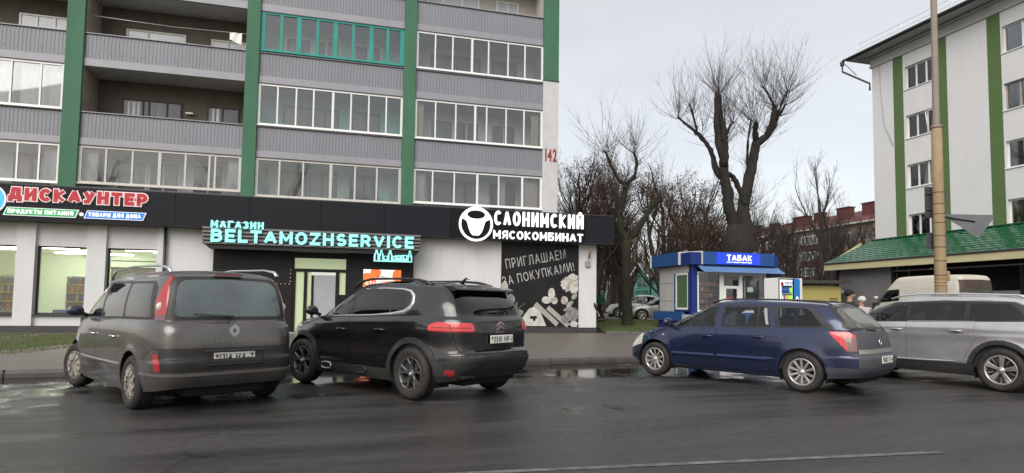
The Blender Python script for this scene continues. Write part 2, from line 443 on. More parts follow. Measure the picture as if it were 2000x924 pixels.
class CarBody:
    def __init__(s, sp):
        s.sp = sp; s.sets = {'body': []}
        s.zb = pchip(sp['zbot']); s.zs = pchip(sp['zsh']); s.zr = pchip(sp['zroof'])
        s._lower(); s._green()
    def _emit(s, P, Nn, S, grp, flip=False):
        a, b = P.shape[:2]
        V = np.concatenate([P, Nn, S[..., None]], axis=2)
        for i in range(a - 1):
            for j in range(b - 1):
                q = np.array([V[i, j], V[i + 1, j], V[i + 1, j + 1], V[i, j + 1]])
                keep = [0]
                for k in range(1, 4):
                    if np.abs(q[k, :3] - q[keep[-1], :3]).max() > 1e-6: keep.append(k)
                if len(keep) < 3: continue
                q = q[keep]
                n = np.cross(q[1, :3] - q[0, :3], q[2, :3] - q[0, :3])
                if n @ q[0, 3:6] < 0: q = q[::-1].copy()
                s.sets['body'].append((q, grp))
    @staticmethod
    def _normals(P, sgn_center):
        du = np.gradient(P, axis=0); dv = np.gradient(P, axis=1)
        n = np.cross(du, dv); l = np.linalg.norm(n, axis=2, keepdims=True); l[l < 1e-12] = 1; n = n / l
        o = P - np.array([sgn_center[0], 0, sgn_center[1]])
        if (n * o).sum() < 0: n = -n
        return n
    def _lower(s):
        sp = s.sp; xr = pchip(sp['xr']); xf = pchip(sp['xf']); hw = pchip(sp['hw'])
        nr, nf = sp.get('pn', (7, 5)); n = 120
        T = np.unique(np.concatenate([np.linspace(0, 1, 27), sp.get('tx', [])])); xi, et = outline(nr, nf, 2.5, n)
        xm = .0
        P = np.zeros((n, len(T), 3))
        tr, tf = sp.get('taper', (.03, .07))
        for j, t in enumerate(T):
            r, f = float(xr(t)), float(xf(t)); X = np.where(xi < 0, xm + xi * (xm - r), xm + xi * (f - xm))
            W = float(hw(t)) * (1 - tr * np.maximum(0, -xi) ** 2 - tf * np.maximum(0, xi) ** 2)
            Y = et * W
            for (wx, wr, amt) in sp.get('flare', []):
                Z = s.zb(X) + (s.zs(X) - s.zb(X)) * t
                dd = np.hypot(X - wx, Z - sp['wr']); Y = Y + amt * np.exp(-((dd - wr) / .07) ** 2) * (et > .5)
            P[:, j, 0] = X; P[:, j, 1] = Y; P[:, j, 2] = s.zb(X) + (s.zs(X) - s.zb(X)) * t
        for f_ in sp.get('crease', []):     # (z0(x0), z1(x1), depth, width): a pressed line along the flank
            x0, z0, x1, z1, dep, wid = f_
            zz = z0 + (z1 - z0) * (P[..., 0] - x0) / (x1 - x0)
            m_ = np.exp(-((P[..., 2] - zz) / wid) ** 2) * ss(x0 - .1, x0 + .1, P[..., 0]) * (1 - ss(x1 - .1, x1 + .1, P[..., 0])) * (et[:, None] > .9)
            P[..., 1] += dep * m_
        Nn = s._normals(P, (0, .5)); Nn[0, :, 1] = 0; Nn[-1, :, 1] = 0
        Nn /= np.linalg.norm(Nn, axis=2, keepdims=True)
        jm = len(T) // 2
        S = np.concatenate([[0], np.cumsum(np.linalg.norm(np.diff(P[:, jm], axis=0), axis=1))])
        s.S_low = S; s.Plow = P
        s._emit(P, Nn, np.repeat(S[:, None], len(T), 1), 'lo')
        # deck (bonnet and cowl, hidden under the greenhouse further back)
        V = np.linspace(0, 1, 9); top = P[:, -1]
        D = np.zeros((n, len(V), 3)); cr = pchip(sp.get('crown', [(-2.4, .01), (2.4, .05)]))
        for k, v in enumerate(V):
            D[:, k, 0] = top[:, 0]; D[:, k, 1] = top[:, 1] * (1 - v)
            D[:, k, 2] = top[:, 2] + cr(top[:, 0]) * (1 - (1 - v) ** 2.6)
        Nn = s._normals(D, (0, -5)); Nn[..., 2] = np.abs(Nn[..., 2]); Nn[0] = Nn[1]; Nn[-1] = Nn[-2]; Nn[:, -1, 1] = 0
        # blend edge normals with flank for a soft shoulder
        Nn /= np.maximum(1e-9, np.linalg.norm(Nn, axis=2, keepdims=True))
        s._emit(D, Nn, np.repeat(S[:, None], len(V), 1), 'deck')
    def _green(s):
        sp = s.sp; xr = pchip(sp['gxr']); xf = pchip(sp['gxf']); gw = pchip(sp['gw'])
        nr, nf = sp.get('gn', (8, 7)); n = 110; T = np.concatenate([np.linspace(0, .84, 15), np.linspace(.87, 1, 7)])
        xi, et = outline(nr, nf, 2.2, n); P = np.zeros((n, len(T), 3))
        tr, tf = sp.get('gtaper', (.04, .06))
        for j, t in enumerate(T):
            r, f = float(xr(t)), float(xf(t)); m = (r + f) / 2; h = (f - r) / 2; X = m + xi * h
            W = float(gw(t)) * (1 - tr * np.maximum(0, -xi) ** 2 - tf * np.maximum(0, xi) ** 2)
            zb = s.zs(X) - .004
            P[:, j, 0] = X; P[:, j, 1] = et * W; P[:, j, 2] = zb + (s.zr(X) - zb) * t
        Nn = s._normals(P, (-.4, 1.0)); Nn[0, :, 1] = 0; Nn[-1, :, 1] = 0; Nn /= np.linalg.norm(Nn, axis=2, keepdims=True)
        S = np.concatenate([[0], np.cumsum(np.linalg.norm(np.diff(P[:, 8], axis=0), axis=1))])
        s.S_g = S; s.Pg = P
        s._emit(P, Nn, np.repeat(S[:, None], len(T), 1), 'gh')
        V = np.linspace(0, 1, 10); top = P[:, -1]; D = np.zeros((n, len(V), 3)); c = sp.get('rcrown', .05)
        for k, v in enumerate(V):
            q = 1 - v
            D[:, k, 0] = top[:, 0] * q + (top[:, 0].clip(top[:, 0].min() + .0, top[:, 0].max())) * (1 - q)
            D[:, k, 1] = top[:, 1] * q
            en = np.sqrt(np.clip(1 - np.abs(xi) ** 8, 0, 1))
            D[:, k, 2] = top[:, 2] + c * (1 - q ** 2.2) * (.35 + .65 * en)
        Nn = s._normals(D, (-.4, 0)); Nn[..., 2] = np.abs(Nn[..., 2]); Nn[:, -1, 1] = 0; Nn[0] = Nn[1]; Nn[-1] = Nn[-2]
        e = P.shape[1] - 1
        Nn[:, 0] = Nn[:, 0] * .5 + s._last(P)[:, :] * .5
        Nn /= np.maximum(1e-9, np.linalg.norm(Nn, axis=2, keepdims=True))
        s._emit(D, Nn, np.repeat(S[:, None], len(V), 1), 'roof')
    def _last(s, P):
        n = s._normals(P, (-.4, 1.0)); return n[:, -1]
    # -- surface lookups for placing details
    def y_at(s, x, z, grp='lo'):
        P = s.Plow if grp == 'lo' else s.Pg; Q = P[8:-8].reshape(-1, 3)
        d = (Q[:, 0] - x) ** 2 + (Q[:, 2] - z) ** 2; i = np.argsort(d)[:4]; w = 1 / (d[i] + 1e-6); return float((Q[i, 1] * w).sum() / w.sum())
    def x_rear(s, y, z, grp='lo'):
        P = s.Plow if grp == 'lo' else s.Pg; h = P.shape[0] // 3; Q = P[:h].reshape(-1, 3)
        d = (Q[:, 1] - abs(y)) ** 2 + (Q[:, 2] - z) ** 2; i = np.argsort(d)[:4]; w = 1 / (d[i] + 1e-6); return float((Q[i, 0] * w).sum() / w.sum())
    def at_s(s, q, z, grp='lo'):
        P, S = (s.Plow, s.S_low) if grp == 'lo' else (s.Pg, s.S_g)
        i = int(np.clip(np.searchsorted(S, q), 1, len(S) - 1)); t = (q - S[i - 1]) / (S[i] - S[i - 1]); row = P[i - 1] * (1 - t) + P[i] * t
        return np.array([np.interp(z, row[:, 2], row[:, k]) for k in range(3)])
    def x_front(s, y, z):
        P = s.Plow; h = 2 * P.shape[0] // 3; Q = P[h:].reshape(-1, 3)
        d = (Q[:, 1] - abs(y)) ** 2 + (Q[:, 2] - z) ** 2; i = np.argsort(d)[:4]; w = 1 / (d[i] + 1e-6); return float((Q[i, 0] * w).sum() / w.sum())
    def cut(s, co, poly, dest, src='body', grp=('lo', 'gh', 'deck', 'roof'), side=None):
        P = ccw([(float(a), float(b)) for a, b in poly]); cx, cy = CO[co]; A = np.array(P); lo = A.min(0); hi = A.max(0)
        keep = []; ins = []
        if co == 'xz' and side is None: side = 'side'
        if co == 'yz' and side is None: side = 'rear'
        for q, g in s.sets[src]:
            if g not in grp: keep.append((q, g)); continue
            C = q[:, [cx, cy]]
            if (C.max(0) < lo).any() or (C.min(0) > hi).any(): keep.append((q, g)); continue
            n = q[:, 3:6].mean(0)
            if (side == 'side' and n[1] < .25) or (side == 'rear' and n[0] > -.25) or (side == 'front' and n[0] < .2): keep.append((q, g)); continue
            cur = q; outs = []
            for i in range(len(P)):
                cur, o = clip_half(cur, cur[:, [cx, cy]], P[i], P[(i + 1) % len(P)])
                if o is not None: outs.append(o)
                if cur is None: break
            if cur is None: keep.append((q, g)); continue
            ins.append((cur, g)); keep += [(o, g) for o in outs]
        s.sets[src] = keep
        if dest: s.sets.setdefault(dest, []).extend(ins)
    def line(s, co, pts, w, dest='seam', grp=('lo', 'gh', 'deck', 'roof'), side=None, src='body'):
        for (a, b) in zip(pts[:-1], pts[1:]):
            a = np.array(a, float); b = np.array(b, float); u = (b - a) / np.linalg.norm(b - a); n = np.array([-u[1], u[0]]) * w / 2
            s.cut(co, [a + n - u * w * .3, b + n + u * w * .3, b - n + u * w * .3, a - n - u * w * .3], dest, src, grp, side)
    def build(s, key, name, parent, m, mirror='join', off=0.0, thick=.018, side=1, **kw):
        polys = s.sets.get(key, [])
        if not polys: return None
        out = []
        def one(sgn):
            vs = []; ns = []; fs = []; idx = {}
            for q, g in polys:
                f = []
                for r in q:
                    k = (round(r[0], 5), round(r[1], 5), round(r[2], 5), g in ('deck', 'roof'))
                    if k not in idx:
                        idx[k] = len(vs); n = r[3:6] / max(1e-9, np.linalg.norm(r[3:6]))
                        p = r[:3] + n * off; vs.append([p[0], p[1] * sgn, p[2]]); ns.append([n[0], n[1] * sgn, n[2]])
                    if not f or f[-1] != idx[k]: f.append(idx[k])
                if len(f) > 1 and f[0] == f[-1]: f.pop()
                if len(set(f)) < 3 or len(set(f)) != len(f): continue
                fs.append(f if sgn > 0 else f[::-1])
            return vs, ns, fs
        def rim(vs, ns, fs):
            pidx = {}; cid = []
            for v in vs:
                k = (round(v[0], 4), round(v[1], 4), round(v[2], 4)); cid.append(pidx.setdefault(k, len(pidx)))
            cnt = {}
            for f in fs:
                for i in range(len(f)):
                    a, b = f[i], f[(i + 1) % len(f)]; k = (min(cid[a], cid[b]), max(cid[a], cid[b])); cnt.setdefault(k, []).append((a, b))
            for k, L in cnt.items():
                if len(L) != 1 or k[0] == k[1]: continue
                a, b = L[0]
                if abs(vs[a][1]) < 1e-4 and abs(vs[b][1]) < 1e-4: continue
                A = np.array(vs[a]); B = np.array(vs[b]); na = np.array(ns[a]); nb = np.array(ns[b])
                A2 = A - na * thick; B2 = B - nb * thick
                n = np.cross(B - A, A2 - A); l = np.linalg.norm(n)
                if l < 1e-10: continue
                n = n / l; o = len(vs)
                vs += [A.tolist(), B.tolist(), B2.tolist(), A2.tolist()]; ns += [(-n).tolist()] * 4
                fs.append([o + 1, o, o + 3, o + 2])
        def mk(V, Nn, Fc, nm):
            me = bpy.data.meshes.new(nm); me.from_pydata(V, [], Fc); me.materials.append(m)
            me.polygons.foreach_set('use_smooth', [True] * len(me.polygons)); me.update()
            if len(me.vertices) == len(Nn): me.normals_split_custom_set_from_vertices([tuple(x) for x in Nn])
            o = bpy.data.objects.new(nm, me); link(o, parent); return o
        if mirror == 'join':
            v1, n1, f1 = one(1); v2, n2, f2 = one(-1); b = len(v1)
            V = v1 + v2; Nn = n1 + n2; Fc = f1 + [[b + i for i in f] for f in f2]
            if thick: rim(V, Nn, Fc)
            out = mk(V, Nn, Fc, name)
            if kw: tag(out, **kw)
            return out
        for sg in (1, -1):
            V, Nn, Fc = one(sg)
            if thick: rim(V, Nn, Fc)
            out.append(mk(V, Nn, Fc, name))
        return out

# -- materials shared by the cars
M_tyre = mat('tyre', (.014, .013, .013), .75, var=.7, vscale=9, vcol=(.05, .045, .04), bump=.2, bscale=80)
M_blackp = mat('black_plastic', (.018, .018, .019), .45, var=.5, vscale=4, vcol=(.05, .047, .043))
M_clad = mat('grey_cladding', (.018, .018, .019), .55, var=.7, vscale=3, vcol=(.05, .047, .043))
M_under = mat('underbody', (.008, .008, .008), .9)
M_chrome = mat('chrome', (.75, .76, .78), .15, 1.0)
M_trimsil = mat('satin_trim', (.62, .63, .65), .35, .6)
M_alloy = mat('alloy', (.60, .59, .57), .33, .7, var=.6, vscale=6, vcol=(.25, .23, .2))
M_alloydark = mat('alloy_dark', (.16, .16, .16), .38, .7, var=.5, vscale=6, vcol=(.09, .085, .08))
M_rimblack = mat('rim_black', (.02, .02, .02), .4)
M_seat = mat('seat_cloth', (.05, .05, .055), .9)
M_cabin = mat('cabin_trim', (.035, .035, .037), .85)
M_red = mat('lamp_red', (.38, .015, .018), .12, coat=1.0)
M_redglow = mat('lamp_red_added_glow', (.55, .03, .035), .15, coat=1.0, emit=(1, .08, .09), estr=.08)  # lamps are off; faint emission added for their bright reflection
M_reddark = mat('lamp_red_dark', (.16, .006, .01), .12, coat=1.0)
M_lampwhite = mat('lamp_clear', (.62, .58, .56), .12, coat=1.0)
M_lamphead = mat('headlamp', (.70, .68, .60), .15, coat=.8, var=.4, vscale=8, vcol=(.45, .43, .36))
M_plate = mat('plate_white', (.78, .78, .74), .35)
M_platetxt = mat('plate_black', (.02, .02, .02), .5)
M_seam = mat('seam_black', (.006, .006, .006), .8)
G_clear = glass('car_glass', (.86, .90, .89), .02)
G_tint = glass('car_glass_tinted', (.12, .13, .135), .015)
G_dark = glass('car_glass_dark', (.035, .036, .04), .03)
G_fog = glass('car_glass_fogged', (.42, .50, .51), .05, .05, haze=.62, hcol=(.15, .19, .195))
G_dirty = glass('car_glass_dirty', (.30, .32, .31), .04, .08, haze=.55, hcol=(.16, .165, .15))

def make_wheel(parent, x, y, r, w, rimr, style, side):
    """wheel (brake disc) > tyre, rim; outer face towards +y*side"""
    W = bpy.data.objects.new('wheel', None); W.empty_display_size = .1
    mb = MB(); mb.lathe([(.001, -.01), (rimr * .62, -.01), (rimr * .62, .012), (.001, .012)], M_rimblack, 28, (0, -.02, 0)); W = mb.build('wheel', parent)
    W.location = (x, y, r); W.rotation_euler = (0, 0, 0 if side > 0 else math.pi)
    h = w / 2; a = r - rimr
    prof = [(rimr - .012, -h * .8), (rimr + a * .25, -h * .98), (r - a * .32, -h), (r - .02, -h * .88), (r - .003, -h * .68), (r, -h * .3)]
    # grooves
    for g in (-.18, .18): prof += [(r, h * (g - .07)), (r - .009, h * (g - .05)), (r - .009, h * (g + .05)), (r, h * (g + .07))]
    prof += [(r, h * .4), (r - .003, h * .68), (r - .02, h * .88), (r - a * .32, h), (r - a * .36, h + .003), (rimr + a * .25, h * .98), (rimr + .004, h * .86), (rimr - .012, h * .8)]
    t = MB(); t.lathe(prof, M_tyre, 48); t.build('tyre', W)
    rm = MB(); main = {'multi': M_alloy, 'y': M_alloydark, 'wide': M_alloy, 'cap': mat('hubcap', (.27, .25, .22), .6, .15, var=.8, vscale=7, vcol=(.14, .12, .1)), 'five': M_alloy}[style]
    back = M_rimblack
    yo = h * .80
    rm.lathe([(rimr - .006, -yo), (rimr + .006, -yo), (rimr - .01, -yo + .02), (rimr - .03, 0), (rimr - .016, yo - .03), (rimr + .008, yo), (rimr + .006, yo + .008), (rimr - .012, yo + .008), (rimr - .022, yo - .012), (rimr - .045, 0)], main if style != 'wide' else main, 44)
    def spoke(ang, r0, r1, w0, w1, y0, y1, m, th=.022, lean=0.0):
        c, s_ = math.cos(ang), math.sin(ang); tc = (-s_, c); c2, s2 = math.cos(ang + lean), math.sin(ang + lean); t2 = (-s2, c2)
        vs = []
        for (rr, ww, yy, (cc, sc), (tx, tz)) in ((r0, w0, y0, (c, s_), tc), (r1, w1, y1, (c2, s2), t2)):
            for sg in (-1, 1):
                vs.append((rr * cc + tx * ww * sg, yy, rr * sc + tz * ww * sg))
                vs.append((rr * cc + tx * ww * .72 * sg, yy + .006, rr * sc + tz * ww * .72 * sg))
                vs.append((rr * cc + tx * ww * sg, yy - th, rr * sc + tz * ww * sg))
        fs = [(0, 1, 7, 6), (1, 4, 10, 7), (4, 3, 9, 10), (2, 0, 6, 8), (3, 5, 11, 9), (5, 2, 8, 11)]
        rm.add(vs, fs, m)
    yf = h * .62
    if style == 'multi':
        for k in range(10): spoke(2 * math.pi * k / 10 + .3, rimr * .2, rimr * .93, .017, .021, yf + .004, yf + .02, main)
    elif style == 'y':
        for k in range(5):
            a0 = 2 * math.pi * k / 5 + .25
            spoke(a0, rimr * .15, rimr * .50, .034, .03, yf, yf + .008, main)
            spoke(a0, rimr * .42, rimr * .94, .024, .018, yf + .006, yf + .022, main, lean=.26)
            spoke(a0, rimr * .42, rimr * .94, .024, .018, yf + .005, yf + .021, main, lean=-.26)
    elif style == 'wide':
        for k in range(5):
            a0 = 2 * math.pi * k / 5 + math.pi / 2 + .1
            spoke(a0 - .085, rimr * .2, rimr * .95, .017, .022, yf + .004, yf + .02, main, lean=-.02)
            spoke(a0 + .085, rimr * .2, rimr * .95, .017, .022, yf + .003, yf + .019, main, lean=.02)
            spoke(a0, rimr * .2, rimr * .9, .02, .028, yf - .012, yf, M_rimblack)
            spoke(a0 + .63, rimr * .2, rimr * .93, .03, .045, yf - .015, yf - .002, M_rimblack)
            spoke(a0 + .55, rimr * .5, rimr * .93, .006, .009, yf - .008, yf + .008, main)
    elif style == 'five':
        for k in range(5): spoke(2 * math.pi * k / 5 + .3, rimr * .2, rimr * .94, .03, .036, yf + .004, yf + .016, main)
    else:
        rm.lathe([(rimr * .9, yf + .012), (rimr * .7, yf + .03), (rimr * .4, yf + .035), (.001, yf + .03)], main, 32)
        for k in range(9): spoke(2 * math.pi * k / 9, rimr * .38, rimr * .88, .018, .034, yf + .046, yf + .034, mat('hubcap_face', (.40, .37, .33), .55, .2, var=.8, vscale=7, vcol=(.2, .18, .15)), th=.02, lean=.12)
    rm.lathe([(rimr * .25, yf - .02), (rimr * .24, yf + .014), (rimr * .12, yf + .024), (.001, yf + .022)], main, 20)
    rm.lathe([(rimr * .10, yf + .024), (rimr * .09, yf + .03), (.001, yf + .03)], M_trimsil, 14)
    rm.build('rim', W)
    return W

def seat(mb, x, y, z, rear=False):
    mb.box(x - .25, x + .27, y - .24, y + .24, z - .2, z + .02, M_seat, .05)
    A = Matrix.Translation((x - .24, y, z)) @ Matrix.Rotation(R(-16), 4, 'Y')
    t = MB(); t.box(-.06, .07, -.23, .23, 0, .56, M_seat, .05); t.box(-.04, .05, -.12, .12, .6, .80, M_seat, .045); t.box(-.01, .01, -.05, .05, .5, .65, M_chrome)
    mb.add([A @ Vector(v) for v in t.v], t.f, M_seat)

def plate(parent, x, z, txt, w=.50, y=0.0, dark=False, lean=0.0, flag=True):
    P = MB(); P.box(-.008, .004, -w / 2, w / 2, -.056, .056, M_plate, .004); o = P.build('number_plate', parent)
    o.location = (x, y, z); o.rotation_euler = (0, lean, 0)
    M0 = Matrix.Rotation(R(-90), 4, 'Z')
    t = MB()
    if flag:
        t.box(-.0095, -.008, w / 2 - .055, w / 2 - .018, .012, .035, M_red); t.box(-.0095, -.008, w / 2 - .055, w / 2 - .018, -.002, .012, mat('flag_green', (.05, .4, .12), .5))
        t.build('flag_mark', o)
    g = write(txt, o, -w / 2 + .07, w / 2 - .02, -.036, .038, -.0085, M_platetxt, .022, .002, .16, 'plate_text', joined=True, M0=M0)
    return o

def car(sp):
    c = CarBody(sp); wr, wb, half = sp['wr'], sp['wb'], sp['half']
    root = empty(sp['name'], (0, 0, 0), 0, sp['label'], sp.get('cat', 'car'), sp.get('group'))
    paint = sp['paint']; Ra = sp.get('arch', wr + .055)
    xa = (-wb / 2, wb / 2)
    for x in xa:
        if sp.get('cladarch'):
            pass
        c.cut('xz', circ(x, wr + .01, Ra), None, grp=('lo',))
    trimkey = 'trim'
    # glass and its black surrounds
    for (outer, panes) in sp['sideglass']:
        c.cut('xz', outer, 'trim', grp=('gh', 'roof'))
        for g in panes: c.cut('xz', g[0], g[1], src='trim', grp=('gh', 'roof'))
    if 'reartrim' in sp: c.cut('yz', sp['reartrim'], 'trim2', grp=('gh', 'roof', 'lo'))
    c.cut('yz', sp['rearglass'], 'rearglass', src='trim2' if 'reartrim' in sp else 'body', grp=('gh', 'roof'))
    c.cut('yz', sp['windscreen'], 'windscreen', side='front', grp=('gh', 'roof'))
    for (co, poly, dest, grp, src) in sp.get('regions', []):
        c.cut(co, poly, dest, src, grp)
    if sp.get('cladarch'):
        for x in xa: c.cut('xz', circ(x, wr + .01, Ra + sp['cladarch']), 'cladding', grp=('lo',))
    for (co, poly, grp) in sp.get('cladpoly', []): c.cut(co, poly, 'cladding', grp=grp)
    nd = []
    for i, d in enumerate(sp.get('doors', [])):
        c.cut('xz', d, 'd%d' % i, grp=('lo', 'gh') if sp.get('fullframe') else ('lo',))
        c.cut('xz', inset(d, .004), 'door%d' % i, src='d%d' % i, grp=('lo', 'gh'))
        c.sets.setdefault('seam', []).extend(c.sets.pop('d%d' % i)); nd.append('door%d' % i)
    for (co, pts, wd, side) in sp.get('seams', []): c.line(co, pts, wd, side=side)
    # --- objects
    body = c.build('body', 'body', root, paint)
    mats_ = {'glass_clear': G_clear, 'glass_tint': G_tint, 'glass_dark': G_dark, 'glass_dirty': G_dirty, 'glass_fog': G_fog}
    for k, g in mats_.items():
        c.build(k, 'side_window', root, g, mirror='pair', thick=0)
    c.build('rearglass', 'rear_window', root, mats_[sp.get('rearmat', 'glass_fog')], thick=0)
    c.build('windscreen', 'windscreen', root, G_clear, thick=0)
    c.build('trim', 'window_frame', root, M_blackp, mirror='pair', off=.001)
    c.build('trim2', 'rear_window_frame', root, sp.get('trim2mat', M_blackp), off=.001)
    _s = c.build('seam', 'seam', root, M_seam, off=-.006, thick=0)
    if _s: tag(_s, kind='stuff')
    c.build('cladding', 'cladding', root, M_clad, off=sp.get('cladoff', .008), thick=.03)
    doors = []
    for k in nd: doors.append(c.build(k, 'door', root, paint, mirror='pair'))
    for (key, nm, m_, mir, off) in sp.get('parts', []):
        c.build(key, nm, root, m_, mirror=mir, off=off)
    # handles
    for i, (hx, hz) in enumerate(sp.get('handles', [])):
        for sg in (1, -1):
            y = c.y_at(hx, hz); d = doors[i][0 if sg > 0 else 1] if i < len(doors) and doors[i] else root
            mb = MB(); pts = [(hx - .105, (y - .002) * sg, hz), (hx - .085, (y + .028) * sg, hz + .003), (hx, (y + .036) * sg, hz + .006), (hx + .085, (y + .028) * sg, hz + .003), (hx + .105, (y - .002) * sg, hz)]
            mb.tube(pts, [.010, .014, .016, .014, .010], sp.get('handlemat', paint), 8)
            mb.ball((hx + .0, (y - .012) * sg, hz - .004), (.075, .02, .03), M_seam, 10)
            mb.build('handle', d)
    # arch liners, floor, cabin
    mb = MB()
    for x in xa:
        for sg in (1, -1):
            yo = (half - .045) * sg; yi = (half - .40) * sg; n = 20; vs = []; fs = []
            for i in range(n + 1):
                a = R(-25 + 230 * i / n)
                for yy in (yo, yi): vs.append((x + (Ra + .012) * math.cos(a), yy, wr + .01 + (Ra + .012) * math.sin(a)))
            for i in range(n): fs.append((2 * i, 2 * i + 1, 2 * i + 3, 2 * i + 2))
            vs.append((x, yi, wr)); e = len(vs) - 1
            for i in range(n): fs.append((2 * i + 1, 2 * i + 3, e))
            mb.add(vs, fs, M_under)
    L0, L1 = sp['xr'][0][1], sp['xf'][0][1]
    zb0 = float(c.zb(0))
    mb.box(L0 + .12, L1 - .12, -half + .42, half - .42, zb0 - .02, zb0 + .2, M_under, .03)
    mb.box(-wb / 2 + Ra + .03, wb / 2 - Ra - .03, -half + .06, half - .06, zb0 - .0, zb0 + .12, M_under, .03)
    mb.build('underbody', root)
    cb = MB(); zf = zb0 + .14; bz = float(c.zs(0)); gx0 = sp['gxr'][0][1]; gx1 = sp['gxf'][0][1]
    cb.box(gx0 + .15, gx1 - .35, -half + .13, half - .13, zf, zf + .03, M_cabin)
    for sg in (1, -1):
        cb.box(gx0 + .5, gx1 - .45, (half - .125) * sg, (half - .09) * sg, zf, bz - .03, M_cabin)
    cb.box(gx0 + .14, gx0 + .17, -half + .2, half - .2, zf, bz - .04, M_cabin)
    cb.prism([(gx1 - .55, zf + .2), (gx1 - .6, bz - .1), (gx1 - .5, bz + .02), (gx1 - .1, bz - .03), (gx1 - .1, zf)], -half + .14, half - .14, M_cabin)
    cb.build('cabin', root)
    st = sp.get('seats', [(.25, .38), (.25, -.38)])
    for i, (sx_, sy_) in enumerate(st):
        sb = MB(); seat(sb, sx_, sy_, bz - .30 + sp.get('seatup', 0)); sb.build('seat', root)
    swb = MB(); A = Matrix.Translation((gx1 - .66, .38, bz - .02)) @ Matrix.Rotation(R(-65), 4, 'Y')
    ring = [A @ Vector((.185 * math.cos(2 * math.pi * k / 24), .185 * math.sin(2 * math.pi * k / 24), 0)) for k in range(25)]
    swb.tube(ring, .016, M_blackp, 6, cap=False); swb.tube([A @ Vector((-.18, 0, 0)), A @ Vector((.18, 0, 0))], .018, M_blackp, 6); swb.tube([A @ Vector((0, 0, 0)), A @ Vector((0, 0, -.25))], .03, M_blackp, 6)
    swb.build('steering_wheel', root)
    # mirrors
    mx, mz = sp['mirror']
    for sg in (1, -1):
        y = c.y_at(mx, mz - .05); mb = MB()
        vs = []; t = MB(); t.ball((0, 0, 0), (.085, .115, .085), sp.get('mirrormat', paint), 14)
        for v in t.v:
            px_ = v[0] * (1.0 if v[0] > 0 else .5); vs.append((mx + px_, (y + .135 + v[1]) * sg if sg > 0 else -(y + .135 + v[1]), mz + .06 + v[2] * (1 if v[2] > 0 else .85)))
        mb.add(vs, [f if sg > 0 else f[::-1] for f in t.f], sp.get('mirrormat', paint), True)
        mb.tube([(mx + .03, (y - .03) * sg, mz - .01), (mx + .02, (y + .07) * sg, mz + .03)], .03, M_blackp, 8)
        mb.build('wing_mirror', root)
    # rails
    if 'rails' in sp:
        for sg in (1, -1):
            mb = MB(); P = [(x, yy * sg, float(c.zr(x)) + z) for x, yy, z in sp['rails']]; mb.tube(P, sp.get('railr', [.016] * len(P)), sp['railmat'], 8); mb.build('roof_rail', root)
    # wheels
    tw = sp.get('tw', .22)
    for x in xa:
        for sg in (1, -1): 
            W = make_wheel(root, x, (half - tw / 2 - .012) * sg, wr, tw, sp['rim'], sp['wstyle'], sg)
            if x > 0 and sp.get('steer'): W.rotation_euler[2] += sp['steer']
    plx = sp.get('plate')
    if plx: plate(root, min(plx[0], c.x_rear(.15, plx[1]) - .012), *plx[1:])
    return root, c
def place(root, contact, heading, wb, half, sx=1.0, z=0.0):
    """put the rear-left tyre contact (outer edge) at a ground point"""
    h = Vector((heading[0], heading[1], 0)).normalized(); l = Vector((-h.y, h.x, 0))
    p = Vector((contact[0], contact[1], 0)) + h * (wb / 2 * sx) - l * (half - .04)
    root.location = (p.x, p.y, z); root.rotation_euler = (0, 0, math.atan2(h.y, h.x)); root.scale = (sx, 1, 1)
# ================================================================ ground
def kerb_y(x): return 13.53 + .39 * x
def G(x, y):
    x = np.asarray(x, float); y = np.asarray(y, float)
    d = (y - kerb_y(x)) * .93
    left = .13 + .05 * ss(0, 10, d) + .32 * ss(25.6, 31, y) * ss(1.5, 5, x)
    side = .45 * ss(17, 28, y)
    k = ss(6.9, 7.3, x) * (1 - ss(26, 30, y))
    return left * (1 - k) + side * k

def sheet(name, xs, ys, zf, m, **kw):
    """grid of points: ys(x) list per x column"""
    vs = []; fs = []; n = len(ys(xs[0]))
    for x in xs:
        for y in ys(x): vs.append((x, y, float(zf(x, y))))
    for i in range(len(xs) - 1):
        for j in range(n - 1):
            a = i * n + j; fs.append((a, a + n, a + n + 1, a + 1))
    mb = MB(); mb.add(vs, fs, m, True); return mb.build(name, **kw)

